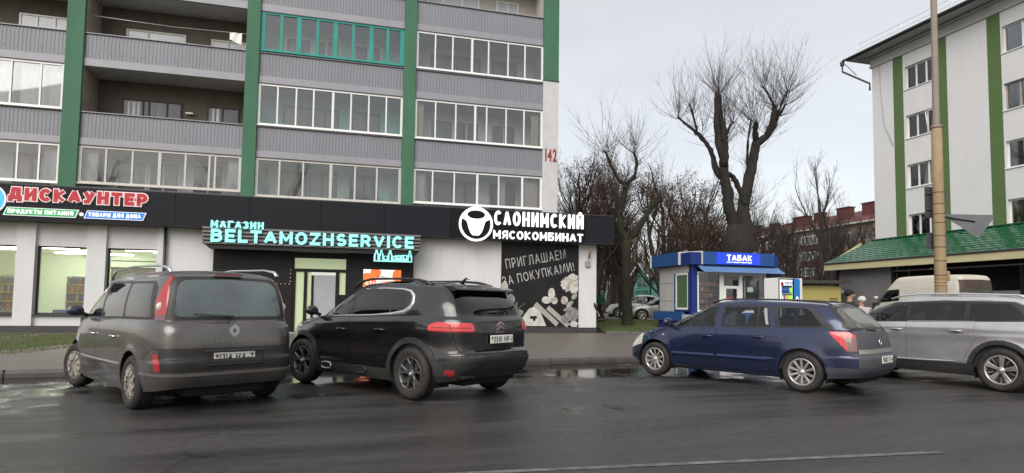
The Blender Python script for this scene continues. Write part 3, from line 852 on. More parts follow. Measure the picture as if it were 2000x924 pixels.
def asphalt():
    m = bpy.data.materials.new('wet_asphalt'); m.use_nodes = True; t = m.node_tree; b = t.nodes['Principled BSDF']; L = t.links.new
    tc = N(t, 'ShaderNodeTexCoord'); rot = N(t, 'ShaderNodeMapping'); rot.inputs['Rotation'].default_value = (0, 0, R(-18)); L(tc.outputs['Object'], rot.inputs[0])
    st = N(t, 'ShaderNodeMapping'); st.inputs['Scale'].default_value = (.12, 1.0, 1); L(rot.outputs[0], st.inputs[0])
    def noise(src, sc, det=5, rough=.6):
        n = N(t, 'ShaderNodeTexNoise'); n.inputs['Scale'].default_value = sc; n.inputs['Detail'].default_value = det; n.inputs['Roughness'].default_value = rough; L(src, n.inputs[0]); return n.outputs[0]
    def mr(src, a, b_, c, d, smooth=True):
        r = N(t, 'ShaderNodeMapRange', interpolation_type='SMOOTHSTEP' if smooth else 'LINEAR'); r.inputs[1].default_value = a; r.inputs[2].default_value = b_; r.inputs[3].default_value = c; r.inputs[4].default_value = d; L(src, r.inputs[0]); return r.outputs[0]
    def mth(op, a, b_=None, v=None):
        n = N(t, 'ShaderNodeMath', operation=op); L(a, n.inputs[0])
        if b_ is not None: L(b_, n.inputs[1])
        if v is not None: n.inputs[1].default_value = v
        return n.outputs[0]
    # distance to the kerb (puddles gather in the gutter and where the cars stand)
    sx = N(t, 'ShaderNodeSeparateXYZ'); L(tc.outputs['Object'], sx.inputs[0])
    dk = mth('ADD', mth('MULTIPLY', sx.outputs[0], v=.363), mth('MULTIPLY', sx.outputs[1], v=-.93)); dk = mth('ADD', dk, v=12.58)   # metres in front of the kerb
    near = mr(dk, .6, 4.6, 1.0, 0.0)
    pn = mth('ADD', noise(rot.outputs[0], .42, 6, .62), mth('MULTIPLY', noise(rot.outputs[0], 2.3, 5, .6), v=.35))
    pud = mr(mth('ADD', pn, mth('MULTIPLY', near, v=.24)), .755, .90, 0, 1)
    wet = mr(noise(st.outputs[0], 1.3, 5), .35, .65, 0, 1)
    fine = noise(tc.outputs['Object'], 130, 2, .5); mid = noise(tc.outputs['Object'], 9, 5, .6)
    # colour
    c1 = N(t, 'ShaderNodeMix', data_type='RGBA'); c1.inputs[6].default_value = (.041, .039, .037, 1); c1.inputs[7].default_value = (.078, .074, .070, 1)
    L(mr(mth('ADD', mth('MULTIPLY', mid, v=.5), mth('MULTIPLY', fine, v=.5)), .35, .65, 0, 1), c1.inputs[0])
    c2 = N(t, 'ShaderNodeMix', data_type='RGBA'); L(c1.outputs[2], c2.inputs[6]); c2.inputs[7].default_value = (.030, .0285, .027, 1); L(mth('MULTIPLY', wet, v=.8), c2.inputs[0])
    c3 = N(t, 'ShaderNodeMix', data_type='RGBA'); L(c2.outputs[2], c3.inputs[6]); c3.inputs[7].default_value = (.016, .015, .013, 1); L(pud, c3.inputs[0]); L(c3.outputs[2], b.inputs['Base Color'])
    r1 = mr(wet, 0, 1, .50, .27); rr = N(t, 'ShaderNodeMix', data_type='FLOAT'); L(pud, rr.inputs[0]); L(r1, rr.inputs[2]); rr.inputs[3].default_value = .07; L(rr.outputs[0], b.inputs['Roughness'])
    b.inputs['Specular IOR Level'].default_value = .42
    inv = mr(pud, 0, 1, 1, .03, False)
    vo = N(t, 'ShaderNodeTexVoronoi', feature='DISTANCE_TO_EDGE'); vo.inputs['Scale'].default_value = .33; dst = N(t, 'ShaderNodeVectorMath', operation='ADD'); nc = N(t, 'ShaderNodeTexNoise'); nc.inputs['Scale'].default_value = 1.4; nc.inputs['Detail'].default_value = 6; L(tc.outputs['Object'], nc.inputs[0]); L(nc.outputs[1], dst.inputs[0]); L(tc.outputs['Object'], dst.inputs[1]); L(dst.outputs[0], vo.inputs['Vector'])
    crk = mth('MULTIPLY', mr(vo.outputs['Distance'], .0, .007, 1, 0), mr(noise(tc.outputs['Object'], .5, 2), .5, .6, 0, .75))
    c4 = N(t, 'ShaderNodeMix', data_type='RGBA'); L(crk, c4.inputs[0]); L(c3.outputs[2], c4.inputs[6]); c4.inputs[7].default_value = (.010, .009, .008, 1); L(c4.outputs[2], b.inputs['Base Color'])
    bp = N(t, 'ShaderNodeBump'); bp.inputs['Distance'].default_value = .006; L(mth('MULTIPLY', inv, v=.8), bp.inputs['Strength'])
    L(mth('ADD', fine, mth('MULTIPLY', mid, v=.8)), bp.inputs['Height']); L(bp.outputs[0], b.inputs['Normal'])
    return m
M_road = asphalt(); MATS['wet_asphalt'] = M_road
xs = list(np.linspace(-140, 140, 29)); MB().add([(-140, -60, 0), (140, -60, 0), (140, 70, 0), (-140, 70, 0)], [(0, 1, 2, 3)], M_road).build('road', kind='structure')

M_soil = mat('soil_grass', (.05, .065, .02), .95, var=.9, vscale=.8, vcol=(.07, .05, .03), bump=.4, bscale=12)
xg = sorted(set([-300, -200, -120] + list(np.arange(-80, 6.9, 4)) + list(np.arange(6.2, 8, .2)) + list(np.arange(8, 60, 3)) + [80, 120, 200, 300]))
def ycols(x):
    k = kerb_y(min(max(x, -60), 60)); return [k + .16, k + 1, k + 3, k + 6, k + 9] + [max(k + 10 + i * 1.2, 24.5 + i * 1.2) for i in range(7)] + [45, 60, 90, 150, 300, 900]
def yfix(x):
    L = ycols(x); out = [L[0]]
    for v in L[1:]: out.append(max(v, out[-1] + .05))
    return out
sheet('ground', xg, yfix, lambda x, y: G(x, y) - .02 - (.12 if x > 7.0 and y < 30 else 0), M_soil, kind='structure')

M_pave = mat('pavement_concrete', (.160, .140, .122), .5, var=.8, vscale=.9, vcol=(.10, .087, .075), bump=.25, bscale=60)
def pave():
    t = M_pave.node_tree; b = t.nodes['Principled BSDF']; src = b.inputs['Base Color'].links[0].from_socket
    br = N(t, 'ShaderNodeTexBrick'); tcn = N(t, 'ShaderNodeTexCoord'); mp_ = N(t, 'ShaderNodeMapping'); mp_.inputs['Rotation'].default_value = (0, 0, R(-21.3))
    t.links.new(tcn.outputs['Object'], mp_.inputs[0]); t.links.new(mp_.outputs[0], br.inputs[0])
    br.inputs['Scale'].default_value = 1.0; br.inputs['Brick Width'].default_value = .5; br.inputs['Row Height'].default_value = .5; br.inputs['Mortar Size'].default_value = .012; br.inputs['Mortar Smooth'].default_value = .3; br.offset = 0
    mx = N(t, 'ShaderNodeMix', data_type='RGBA'); mx.inputs[7].default_value = (.10, .09, .08, 1)
    t.links.new(br.outputs['Fac'], mx.inputs[0]); t.links.new(src, mx.inputs[6]); t.links.new(mx.outputs[2], b.inputs['Base Color'])
pave()
# pavement: from the kerb back to the shop fronts
cb_, sb_ = math.cos(R(15.03)), math.sin(R(15.03))
def shopline(x): return 25.684 + (x - 3.555) * sb_ / cb_
def py(x):
    k = kerb_y(x) + .15; e = shopline(x) + .1 if x < 3.7 else 25.7 - .25 * (x - 3.7)
    return list(np.linspace(k, e, 9))
sheet('pavement', list(np.arange(-60, 6.8, 1.0)) + [6.85], py, lambda x, y: G(x, y), M_pave, kind='structure')
# grass verge in front of the food shop
M_grass = mat('lawn', (.050, .095, .016), .95, var=.9, vscale=2.2, vcol=(.085, .075, .03), bump=.6, bscale=40)
def vy(x):
    k = kerb_y(x) + .15
    return list(np.linspace(k + 3.35, shopline(x) - .62, 7))
sheet('verge', list(np.arange(-60, -10.4, 1.0)), vy, lambda x, y: G(x, y) + .006 + .03 * math.sin(x * 3.1) * math.sin(y * 2.3) ** 2, M_grass, kind='structure')
# lawn beside the building
LX = list(np.arange(3.9, 10.9, .5))
def ly(x): return list(np.linspace(25.9 - .22 * (x - 3.9), 36.0 - .3 * (x - 3.9), 12))
sheet('lawn', LX, ly, lambda x, y: G(x, y) + .05 + .02 * math.sin(x * 2.7 + y) + .02 * math.sin(y * 1.9), M_grass, kind='structure')
# side road and yard behind
M_yard = mat('yard_asphalt', (.10, .097, .093), .5, var=.6, vscale=.8, vcol=(.06, .058, .055))
sheet('yard', list(np.arange(-10, 40, 2.5)), lambda x: list(np.linspace(36.6 - .3 * (x - 3.9) if x < 11 else 34.4, 60, 9)), lambda x, y: G(x, y) + .004, M_yard, kind='structure')
sheet('side_road', list(np.arange(7.15, 40, 1.5)), lambda x: list(np.linspace(kerb_y(7) - .3 + (x - 7) * .39, 34.6, 14)), lambda x, y: max(.004, float(G(max(x, 7.4), y))) + .004, M_yard, kind='structure')
# grass blades: tufts over lawn and verge
def blades(name, pts, label=None):
    rng = random.Random(3); vs = []; fs = []
    for (x, y, z) in pts:
        a = rng.random() * 6.28; h = rng.uniform(.012, .032); w_ = rng.uniform(.006, .014); lx, lyy = math.cos(a), math.sin(a)
        b = len(vs); vs += [(x - lx * w_, y - lyy * w_, z), (x + lx * w_, y + lyy * w_, z), (x + lyy * h * .5, y - lx * h * .5, z + h)]; fs.append((b, b + 1, b + 2))
    mb = MB(); mb.add(vs, fs, mat('grass_blade', (.07, .12, .02), .8, var=.9, vscale=5, vcol=(.12, .11, .04))); o = mb.build(name)
    tag(o, label, 'grass', kind='stuff')
rng = random.Random(5); pts = []
for _ in range(26000):
    x = rng.uniform(3.9, 10.8); y = rng.uniform(25.9 - .22 * (x - 3.9), 36.0 - .3 * (x - 3.9)); pts.append((x, y, float(G(x, y)) + .045))
blades('grass', pts, 'short green grass on the lawn between shop corner and kiosk')
pts = []
for _ in range(26000):
    x = rng.uniform(-20, -10.5); L_ = vy(x); y = rng.uniform(L_[0], L_[-1]); pts.append((x, y, float(G(x, y)) + .0))
blades('grass', pts, 'short wet grass on the verge below the shop windows')

# kerb stones
M_kerb = mat('kerb_concrete', (.10, .092, .083), .55, var=.8, vscale=3, vcol=(.045, .041, .037), bump=.3, bscale=50)
kerb = empty('kerb', (0, 0, 0)); tag(kerb, kind='structure')
kst = MB().box(0, .996, 0, .155, -.06, .0, M_kerb, .018).mesh('kerbstone')
ang = math.atan(.39)
first = None; n_ = 0
for i in range(-24, 8):
    x = i * math.cos(ang); 
    if x > 6.6: break
    o = bpy.data.objects.new('kerbstone', kst); link(o, kerb); o.location = (x, kerb_y(x), float(G(x, kerb_y(x) + .1)) + .004 + .002 * ((i * 7) % 3)); o.rotation_euler = (0, 0, ang); o.scale = (1, 1, 3.0)
for i in range(9):
    y = kerb_y(6.85) + .3 + i; o = bpy.data.objects.new('kerbstone', kst); link(o, kerb); o.location = (7.0, y, float(G(6.8, y)) + .004); o.rotation_euler = (0, 0, math.pi / 2); o.scale = (1, 1, 3.0)
for i in range(7):   # lawn edging
    x = 3.95 + i * .98; o = bpy.data.objects.new('kerbstone', kst); link(o, kerb); o.location = (x, 25.72 - .22 * (x - 3.9), float(G(x, 25.7)) + .075); o.rotation_euler = (0, 0, -math.atan(.22)); o.scale = (1, .8, 2.4)
# white line
M_line = mat('road_paint', (.20, .20, .195), .5, var=1.0, vscale=6, vcol=(.04, .038, .036))
ln = MB(); d = np.array([3.8, .81]); d /= np.linalg.norm(d); nn_ = np.array([-d[1], d[0]]) * .04; p = np.array([-2.0, 4.62])
vs = []; fs = []
for i in range(9):
    q = p + d * i * .78; b_ = len(vs); e = .05 if False else 0
    vs += [(*(q - nn_), .004), (*(q + nn_), .004)]
    if i: fs.append((b_ - 2, b_, b_ + 1, b_ - 1))
ln.add(vs, fs, M_line); ln.build('road_marking', kind='structure')
# ================================================================ apartment block with shops (left)
BB = empty('apartment_building', (3.555, 25.684, 0), R(15.03), 'grey panelled apartment block with green pilasters and shops at street level', 'building')
M_green = mat('pilaster_green', (.055, .165, .095), .75, var=.6, vscale=1.4, vcol=(.035, .11, .065), bump=.3, bscale=30, stretch=(1, 1, .5))
M_sheet = mat('grey_sheet', (.230, .236, .266), .5, .05, var=.6, vscale=.8, vcol=(.185, .185, .205), stretch=(1, 1, .4))
M_sheet2 = mat('grey_flashing', (.30, .30, .33), .45, .1, var=.5, vscale=2, vcol=(.22, .22, .24))
M_soff = mat('soffit_grey', (.50, .50, .51), .8, var=.6, vscale=2, vcol=(.35, .34, .34))
M_white = mat('white_render', (.68, .68, .69), .85, var=.5, vscale=1.6, vcol=(.54, .535, .53), bump=.15, bscale=60, stretch=(1.5, 1, .3))
M_white2 = mat('old_white_render', (.60, .60, .61), .85, var=.6, vscale=2.5, vcol=(.45, .44, .44), bump=.3, bscale=20)
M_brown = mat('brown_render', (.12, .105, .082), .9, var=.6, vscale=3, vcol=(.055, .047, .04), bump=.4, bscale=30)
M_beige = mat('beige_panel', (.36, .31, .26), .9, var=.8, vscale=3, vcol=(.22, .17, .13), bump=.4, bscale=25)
M_cream = mat('cream_render', (.52, .50, .46), .9, var=.6, vscale=3, vcol=(.38, .36, .33))
M_mint = mat('mint_wall', (.26, .62, .54), .8, var=.4, vscale=2, vcol=(.24, .46, .42))
M_mint2 = mat('pale_mint_wall', (.52, .70, .66), .8, var=.4, vscale=2, vcol=(.42, .52, .50))
M_inwhite = mat('loggia_white', (.80, .80, .82), .8, var=.5, vscale=2, vcol=(.48, .48, .49))
M_frame = mat('white_frame', (.78, .78, .77), .45)
M_framed = mat('weathered_frame', (.60, .58, .54), .6, var=.6, vscale=6, vcol=(.42, .40, .36))
M_teal = mat('teal_wood', (.02, .32, .27), .6, var=.8, vscale=5, vcol=(.015, .20, .17), stretch=(1, 1, .3))
M_brwood = mat('brown_wood_frame', (.022, .018, .015), .6)
M_dark = mat('dark_room', (.035, .038, .043), .25, coat=.3, var=.6, vscale=1.2, vcol=(.16, .17, .19), stretch=(3, 1, .4))
M_curt = mat('curtain', (.62, .62, .64), .9, var=.6, vscale=5, vcol=(.42, .42, .46), stretch=(6, 1, .2))
M_curty = mat('yellow_curtain', (.55, .50, .36), .9, var=.5, vscale=5, vcol=(.4, .36, .26), stretch=(6, 1, .2))
G_win = glass('balcony_glass', (.95, .97, .97), .045, .02)
M_concrete = mat('concrete', (.33, .32, .31), .85, var=.6, vscale=2)
M_fascia = mat('fascia_panel', (.017, .018, .023), .45, .0, var=.4, vscale=.7, vcol=(.020, .021, .026), spec=.12)
M_fascia2 = mat('fascia_panel_dark', (.010, .010, .012), .5, .0, spec=.12)
M_ledge = mat('dark_flashing', (.05, .05, .055), .5, .2)

BAYS = [(-25.0, -19.60), (-19.06, -13.90), (-13.44, -8.18), (-7.71, -2.46)]
PIL = [(-19.60, -19.06), (-13.90, -13.44), (-8.18, -7.71), (-2.46, -1.80), (-25.5, -25.0)]
WZ = [5.20, 7.75, 10.52, 13.30]; PZ = [6.56, 9.35, 12.08, 14.85]; TOP = 16.1; DEP = 1.3

# carcass: slabs, back walls, pilasters
for k, pz in enumerate(PZ):
    bx('floor_slab', BB, -25.5, -1.83, .06, DEP + 4, pz + .02, pz + .24, M_soff)
bx('floor_slab', BB, -25.5, -1.83, .06, DEP + 4, 4.98, 5.16, M_soff)
for (a, b) in PIL:
    if a > -3:
        bx('pilaster', BB, a, b, -.12, DEP, 10.62, TOP, M_green, .01); bx('end_column', BB, a, b - .003, -.11, DEP, 5.0, 10.615, M_white2, .01)
        bx('coping', BB, a - .02, b + .03, -.14, .1, 10.60, 10.63, M_ledge)
    else: bx('pilaster', BB, a, b, -.12, .02, 5.02, TOP, M_green, .01)
    if a < -3: bx('partition', BB, a + .1, b - .1, .02, DEP, 5.16, TOP, M_beige)
bx('end_wall', BB, -1.86, -1.803, .5, 12, 5.0, TOP, M_white2); bx('roof_slab', BB, -25.5, -1.8, -.2, 12, TOP, TOP + .3, M_concrete)

def ribbed(a, b, z0, z1):
    mb = MB(); n = int(round((b - a) / .118)); w_ = (b - a) / n; pts = []; n_ribs, wr_ = n, w_
    for i in range(n):
        x = a + i * w_
        pts += [(x, .0), (x + w_ * .30, .0), (x + w_ * .42, -.011), (x + w_ * .88, -.011)]
    pts.append((b, 0)); zz0, zz1 = z0 + .27, z1 - .05
    vs = [(p[0], p[1], zz0) for p in pts] + [(p[0], p[1], zz1) for p in pts]; k = len(pts)
    mb.add(vs, [(i, i + 1, k + i + 1, k + i) for i in range(k - 1)], M_sheet)
    mb.box(a, b, .03, .05, z0 + .1, z1 - .03, M_ledge)
    for i in range(0, n, 3):
        x = a + (i + .65) * w_
        mb.box(x - .013, x + .013, -.016, -.009, z0 + .45, z0 + .475, M_ledge)
    o = mb.build('balcony_panel', BB)
    MB().box(a, b, -.03, .06, z0, z0 + .272, M_sheet2, .006).build('flashing', o)
    MB().box(a, b, -.055, .07, z1 - .035, z1, M_sheet2, .006).build('coping', o)
    mb = MB()
    for i in range(n_ribs): mb.box(a + (i + .1) * wr_, a + (i + .62) * wr_, -.014, .02, z1 - .075, z1 - .045, M_ledge)
    mb.build('rib_shadow', o, kind='stuff')  # dark blocks stand in for the dashed shadow under the coping
    return o

def inner_window(s0, s1, z0, z1, y, fm, divs, m=None, parent=BB, door=None):
    mb = MB(); t = .055
    mb.box(s0, s1, y - .05, y, z0, z0 + t, fm); mb.box(s0, s1, y - .05, y, z1 - t, z1, fm)
    xs_ = [s0] + list(divs) + [s1]
    for i, x in enumerate(xs_):
        lo = x - (0 if i == 0 else t / 2); hi = x + (0 if i == len(xs_) - 1 else t / 2)
        if i == 0: hi = x + t
        if i == len(xs_) - 1: lo = x - t
        mb.box(lo, hi, y - .052, y, z0 + t, z1 - t, fm)
    w_ = mb.build('window', parent)
    for i in range(len(xs_) - 1):
        MB().box(xs_[i] + .03, xs_[i + 1] - .03, y - .02, y - .012, z0 + .03, z1 - .03, m or M_dark).build('pane', w_)
    return w_

def curtain(s0, s1, z0, z1, y, m, parent):
    mb = MB(); n = max(6, int((s1 - s0) / .05)); vs = []
    for i in range(n + 1):
        x = s0 + (s1 - s0) * i / n; yy = y + .03 * math.sin(i * 1.9) + .012 * math.sin(i * .7)
        vs += [(x, yy, z0), (x, yy, z1)]
    mb.add(vs, [(2 * i, 2 * i + 2, 2 * i + 3, 2 * i + 1) for i in range(n)], m, True); return mb.build('curtain', parent)

def glazing(a, b, z0, z1, divs, fm, thick=.06, gm=None, heavy=()):
    mb = MB(); y0, y1 = -.03, .04; thick *= 1.45
    mb.box(a, b, y0, y1, z0, z0 + .09, fm, .004); mb.box(a, b, y0, y1, z1 - .07, z1, fm, .004); mb.box(a - .0, b, y0 - .07, y0 + .0, z0 - .015, z0 + .012, fm)
    xs_ = [a] + list(divs) + [b]
    for i, x in enumerate(xs_):
        h = thick * (1.0 if i in (0, len(xs_) - 1) or x in heavy else .62)
        lo, hi = x - h / 2 * 1.0, x + h / 2
        if i == 0: lo, hi = a, a + thick
        if i == len(xs_) - 1: lo, hi = b - thick, b
        mb.box(lo, hi, y0 + (0.004 if i % 2 else 0.008), y1 - .003, z0 + .09, z1 - .07, fm)
    w_ = mb.build('glazing', BB)
    for i in range(len(xs_) - 1):
        MB().box(xs_[i] + .025, xs_[i + 1] - .025, .0 + .006 * (i % 2), .006 + .006 * (i % 2), z0 + .08, z1 - .06, gm or G_win).build('pane', w_)
    MB().box(a, b, -.05, .05, z1, z1 + .035, M_ledge).build('head_flashing', w_)
    return w_

for bi, (a, b) in enumerate(BAYS):
    for k in range(4): ribbed(a, b, PZ[k], (WZ + [TOP])[k + 1] if k < 3 else TOP)

def back(bay, row, m, ms=None):
    a, b = BAYS[bay]; z0 = WZ[row] - (.95 if row else .03); z1 = PZ[row] + .02
    MB().box(a, b, DEP - .02, DEP + .1, z0, z1, m).build('loggia_wall', BB)
    for (x0, x1) in ((a - .1, a + .015), (b - .015, b + .1)):
        MB().box(x0, x1, .03, DEP - .02, z0, z1 - .003, ms or m).build('loggia_side', BB)
    MB().box(a + .015, b - .015, .06, DEP - .02, z1 - .035, z1 - .005, M_soff if row and (bay, row) in ((1, 1), (1, 2), (0, 2), (3, 3)) else (m if m in (M_mint, M_mint2) else M_inwhite)).build('loggia_ceiling', BB)

def stdwin(bay, row, y=DEP - .02, fm=None, z0=None, m=None, kind=0):
    fm = fm or (M_brwood if (bay + row) % 3 != 1 else M_frame); a, b = BAYS[bay]; z0 = WZ[row] - .1; z1 = WZ[row] + 1.22
    inner_window(a + .75, a + 1.75, z0 - .7, z1, y, fm, [a + 1.05] if kind else [], m); inner_window(a + 1.80, a + 2.85, z0, z1, y, fm, [a + 2.3], m)
    inner_window(b - 1.9, b - .8, z0, z1, y, fm, [b - 1.35], m)
    
A1, B1_ = BAYS[1]
# row 0
back(0, 0, M_inwhite); stdwin(0, 0); glazing(*BAYS[0], 5.20, 6.56, [-23.6, -22.3, -21.5, -20.84, -20.21], M_frame)
curtain(-20.2, -19.7, 5.3, 6.45, .3, M_curt, BB)
back(1, 0, M_inwhite); stdwin(1, 0); glazing(*BAYS[1], 5.25, 6.56, [-18.23, -17.42, -16.57, -15.75, -14.97, -14.78], M_framed, .07, heavy=(-16.57,))
curtain(-18.95, -18.55, 5.35, 6.5, .25, M_curt, BB); curtain(-14.4, -13.98, 5.35, 6.5, .25, M_curt, BB)
back(2, 0, M_mint2); stdwin(2, 0); glazing(*BAYS[2], 5.12, 6.55, [-12.61, -11.78, -10.79, -9.91, -9.10], M_framed, .07, heavy=(-10.79,))
back(3, 0, M_inwhite); stdwin(3, 0); glazing(*BAYS[3], 5.20, 6.56, [-6.96, -6.10, -5.17, -4.29, -3.30], M_frame, .06, heavy=(-5.17, -3.30))
curtain(-7.6, -7.2, 5.3, 6.5, .3, mat('pink_curtain', (.55, .47, .46), .9), BB); curtain(-3.2, -2.55, 5.3, 6.5, .3, mat('pink_curtain'), BB); curtain(-4.2, -3.9, 5.3, 6.5, .5, M_curt, BB)
# row 1
back(0, 1, M_inwhite); stdwin(0, 1); glazing(*BAYS[0], 7.75, 9.33, [-23.6, -22.3, -21.15, -20.30], M_frame); curtain(-21.0, -19.7, 7.8, 9.3, .25, M_curt, BB); curtain(-22.2, -21.2, 7.8, 9.3, .25, M_curt, BB)
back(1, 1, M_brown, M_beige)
inner_window(-18.25, -16.25, 7.2, 8.70, DEP - .02, M_brwood, [-17.55, -17.35, -16.75]); inner_window(-15.40, -14.25, 7.2, 8.68, DEP - .02, M_brwood, [-14.85])
curtain(-18.15, -17.65, 7.25, 8.6, DEP - .045, M_curt, BB).scale = (1, 1, 1)
curtain(-15.3, -14.9, 7.25, 8.6, DEP - .045, M_curt, BB); MB().box(-16.1, -15.85, 1.12, 1.26, 8.28, 8.34, M_frame, .01).build('wall_bracket', BB)
back(2, 1, M_mint); stdwin(2, 1); glazing(*BAYS[2], 7.77, 9.33, [-12.76, -12.11, -11.49, -10.79, -10.13, -9.47, -8.81], M_frame, .06, heavy=(-10.79,))
back(3, 1, M_inwhite); stdwin(3, 1); glazing(*BAYS[3], 7.75, 9.33, [-6.90, -6.09, -5.30, -4.83, -4.02, -3.26], M_frame, .06, heavy=(-5.30,))
curtain(-7.62, -7.35, 7.8, 9.3, .2, M_curty, BB); curtain(-2.9, -2.55, 7.8, 9.3, .2, M_curty, BB)
# row 2
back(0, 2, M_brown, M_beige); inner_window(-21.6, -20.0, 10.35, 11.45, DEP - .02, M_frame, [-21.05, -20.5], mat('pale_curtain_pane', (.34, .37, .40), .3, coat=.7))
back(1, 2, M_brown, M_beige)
inner_window(-18.22, -16.22, 10.0, 11.32, DEP - .02, M_framed, [-17.5], mat('curtained_pane', (.50, .54, .57), .35, coat=.5, var=.6, vscale=5, vcol=(.36, .4, .43), stretch=(6, 1, .3)))  # pale curtain behind glass as one opaque pane colour
inner_window(-15.35, -14.10, 10.0, 11.28, DEP - .02, M_framed, [-14.75], mat('curtained_pane'))
back(2, 2, M_mint); stdwin(2, 2); glazing(*BAYS[2], 10.56, 12.04, [-12.71, -12.09, -11.43, -10.78, -10.12, -9.44, -8.82], M_teal, .11, heavy=(-12.09, -10.78, -9.44))
back(3, 2, M_cream); stdwin(3, 2); glazing(*BAYS[3], 10.55, 12.06, [-6.96, -6.26, -5.47, -4.79, -3.97, -3.25], M_frame, .06, heavy=(-5.47,))
# row 3
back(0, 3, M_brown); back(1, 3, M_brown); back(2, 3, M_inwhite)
a, b = BAYS[2]; glazing(a, b, 13.3, 14.82, [a + .9 * i for i in range(1, 6)], M_frame)
back(3, 3, M_cream, M_cream); inner_window(-7.2, -4.95, 12.6, 14.4, DEP - .02, M_frame, [-6.5, -5.7], mat('curtained_pane')); inner_window(-4.2, -3.2, 12.9, 14.4, DEP - .02, M_frame, [-3.7], mat('curtained_pane'))
# washing line with pegs and a cloth
mb = MB(); mb.tube([(-19.0, .35, 11.30), (-16.5, .35, 11.22), (-13.92, .35, 11.28)], .006, M_frame, 4); mb.tube([(-19.0, .55, 11.36), (-16.5, .55, 11.30), (-13.92, .55, 11.35)], .006, M_frame, 4); o = mb.build('washing_line')
o.parent = None; o.matrix_world = BB.matrix_basis.copy() if False else Matrix.Translation((3.555, 25.684, 0)) @ Matrix.Rotation(R(15.03), 4, 'Z')
tag(o, 'thin washing lines strung across the open upper loggia', 'washing line')
mb = MB(); vs = []
for i in range(7):
    for j in range(4): vs.append((-14.55 + i * .07, .35 + .025 * math.sin(i * 1.7 + j), 11.27 - j * .09 - .03 * i * (j > 1)))
mb.add(vs, [(i * 4 + j, i * 4 + j + 1, i * 4 + j + 5, i * 4 + j + 4) for i in range(6) for j in range(3)], M_frame, True)
o = mb.build('cloth'); o.matrix_world = Matrix.Translation((3.555, 25.684, 0)) @ Matrix.Rotation(R(15.03), 4, 'Z'); tag(o, 'small white cloth pegged on the washing line in the open loggia', 'cloth')

# ---------------- house number
M_numred = mat('number_red', (.30, .05, .035), .7, var=.6, vscale=9, vcol=(.16, .04, .03))
num = empty('house_number', (3.555, 25.684, 0), R(15.03), 'red painted house number 142 on the white end column', 'sign')
write('142', num, -2.36, -1.86, 7.24, 7.74, -.118, M_numred, .03, .01, .12, 'digit')

# ---------------- ground floor
YW = .05
def wall(s0, s1, z0, z1, m=None, y=YW, d=.3): return bx('wall', BB, s0, s1, y, y + d, z0, z1, m or M_white)
for (s0, s1) in ((-26, -14.72), (-7.62, 0.0)):
    bx('plinth', BB, s0, s1 + (.004 if s1 == 0 else 0), YW - .05, YW + .3, -.1, .405, mat('plinth_grey', (.052, .05, .052), .6, var=.6, vscale=3))
for (s0, s1) in ((-22.8, -20.70), (-20.18, -18.66), (-18.10, -16.52)):
    wall(s0, s1, .405, .74, y=YW + .06); wall(s0, s1, 3.08, 3.95, y=YW + .06)
    bx('window_sill', BB, s0, s1, YW - .04, YW + .1, .735, .775, mat('sill_dark', (.04, .04, .045), .4, .3))
for (s0, s1) in ((-26, -22.8), (-20.71, -20.17), (-18.67, -18.09), (-16.53, -16.30)): wall(s0, s1, .407, 3.95, y=YW - .06, d=.41)
wall(-16.30, -14.72, .406, 3.95)
wall(-7.62, -4.12, .406, 3.95); wall(-4.12, -.82, .406, 3.95, y=YW + .02, d=.28); wall(-.82, 0, .406, 3.95)
bx('end_wall', BB, -.25, -.0, YW + .3, 12, -.1, 4.9, M_white); bx('corner_trim', BB, -.004, .03, YW - .02, YW + .1, .0, 3.95, mat('trim_dark', (.03, .03, .033), .5))
mb = MB(); mb.tube([(-16.27, -.06, 3.95), (-16.27, -.06, .5)], .05, mat('downpipe_dark', (.03, .03, .033), .4), 10)
for z_ in (3.3, 2.1, 1.0): mb.box(-16.34, -16.20, -.06, YW, z_, z_ + .03, M_ledge)
mb.build('downpipe', BB)
# shop window frames and panes
M_fr = mat('shop_frame_dark', (.035, .035, .04), .4)
G_shop = glass('shop_glass', (.93, .97, .93), .05, .01)
for (s0, s1) in ((-22.8, -20.71), (-20.17, -18.67), (-18.09, -16.53)):
    mb = MB(); y0, y1 = .22, .28
    mb.box(s0, s1, y0, y1, .775, .84, M_fr); mb.box(s0, s1, y0, y1, 3.03, 3.08, M_fr); mb.box(s0, s0 + .06, y0, y1, .84, 3.03, M_fr); mb.box(s1 - .06, s1, y0, y1, .84, 3.03, M_fr)
    w_ = mb.build('shop_window', BB); MB().box(s0 + .05, s1 - .05, .245, .255, .83, 3.04, G_shop).build('pane', w_)
# room behind
M_shopw = mat('shop_wall', (.72, .77, .64), .8); M_shopf = mat('shop_floor', (.45, .47, .40), .4); M_shopc = mat('shop_ceiling', (.72, .76, .62), .8)
bx('shop_floor', BB, -26, -14.9, .36, 8, .28, .40, M_shopf); bx('shop_ceiling', BB, -26, -14.9, .36, 8, 3.30, 3.36, M_shopc)
bx('shop_wall', BB, -26, -14.9, 8, 8.1, .4, 3.3, M_shopw); bx('shop_wall', BB, -14.9, -14.8, .36, 8, .4, 3.3, M_shopw); bx('shop_wall', BB, -26.1, -26, .36, 8, .4, 3.3, M_shopw)
bx('shop_wall', BB, -19.30, -18.98, 1.8, 2.3, .4, 3.3, M_shopw)
M_frost = mat('frosted_partition', (.33, .38, .34), .5)
pt = bx('partition', BB, -18.9, -15.2, 3.0, 3.05, .4, 2.55, M_frost); bx('rail', pt, -18.9, -15.2, 2.97, 3.0, 2.5, 2.56, M_fr); bx('rail', pt, -18.9, -15.2, 2.97, 3.0, 2.78, 2.82, M_fr)
M_tube = mat('light_panel', (1, 1, 1), .5, emit=(1, 1, .90), estr=17.0)
lm = None
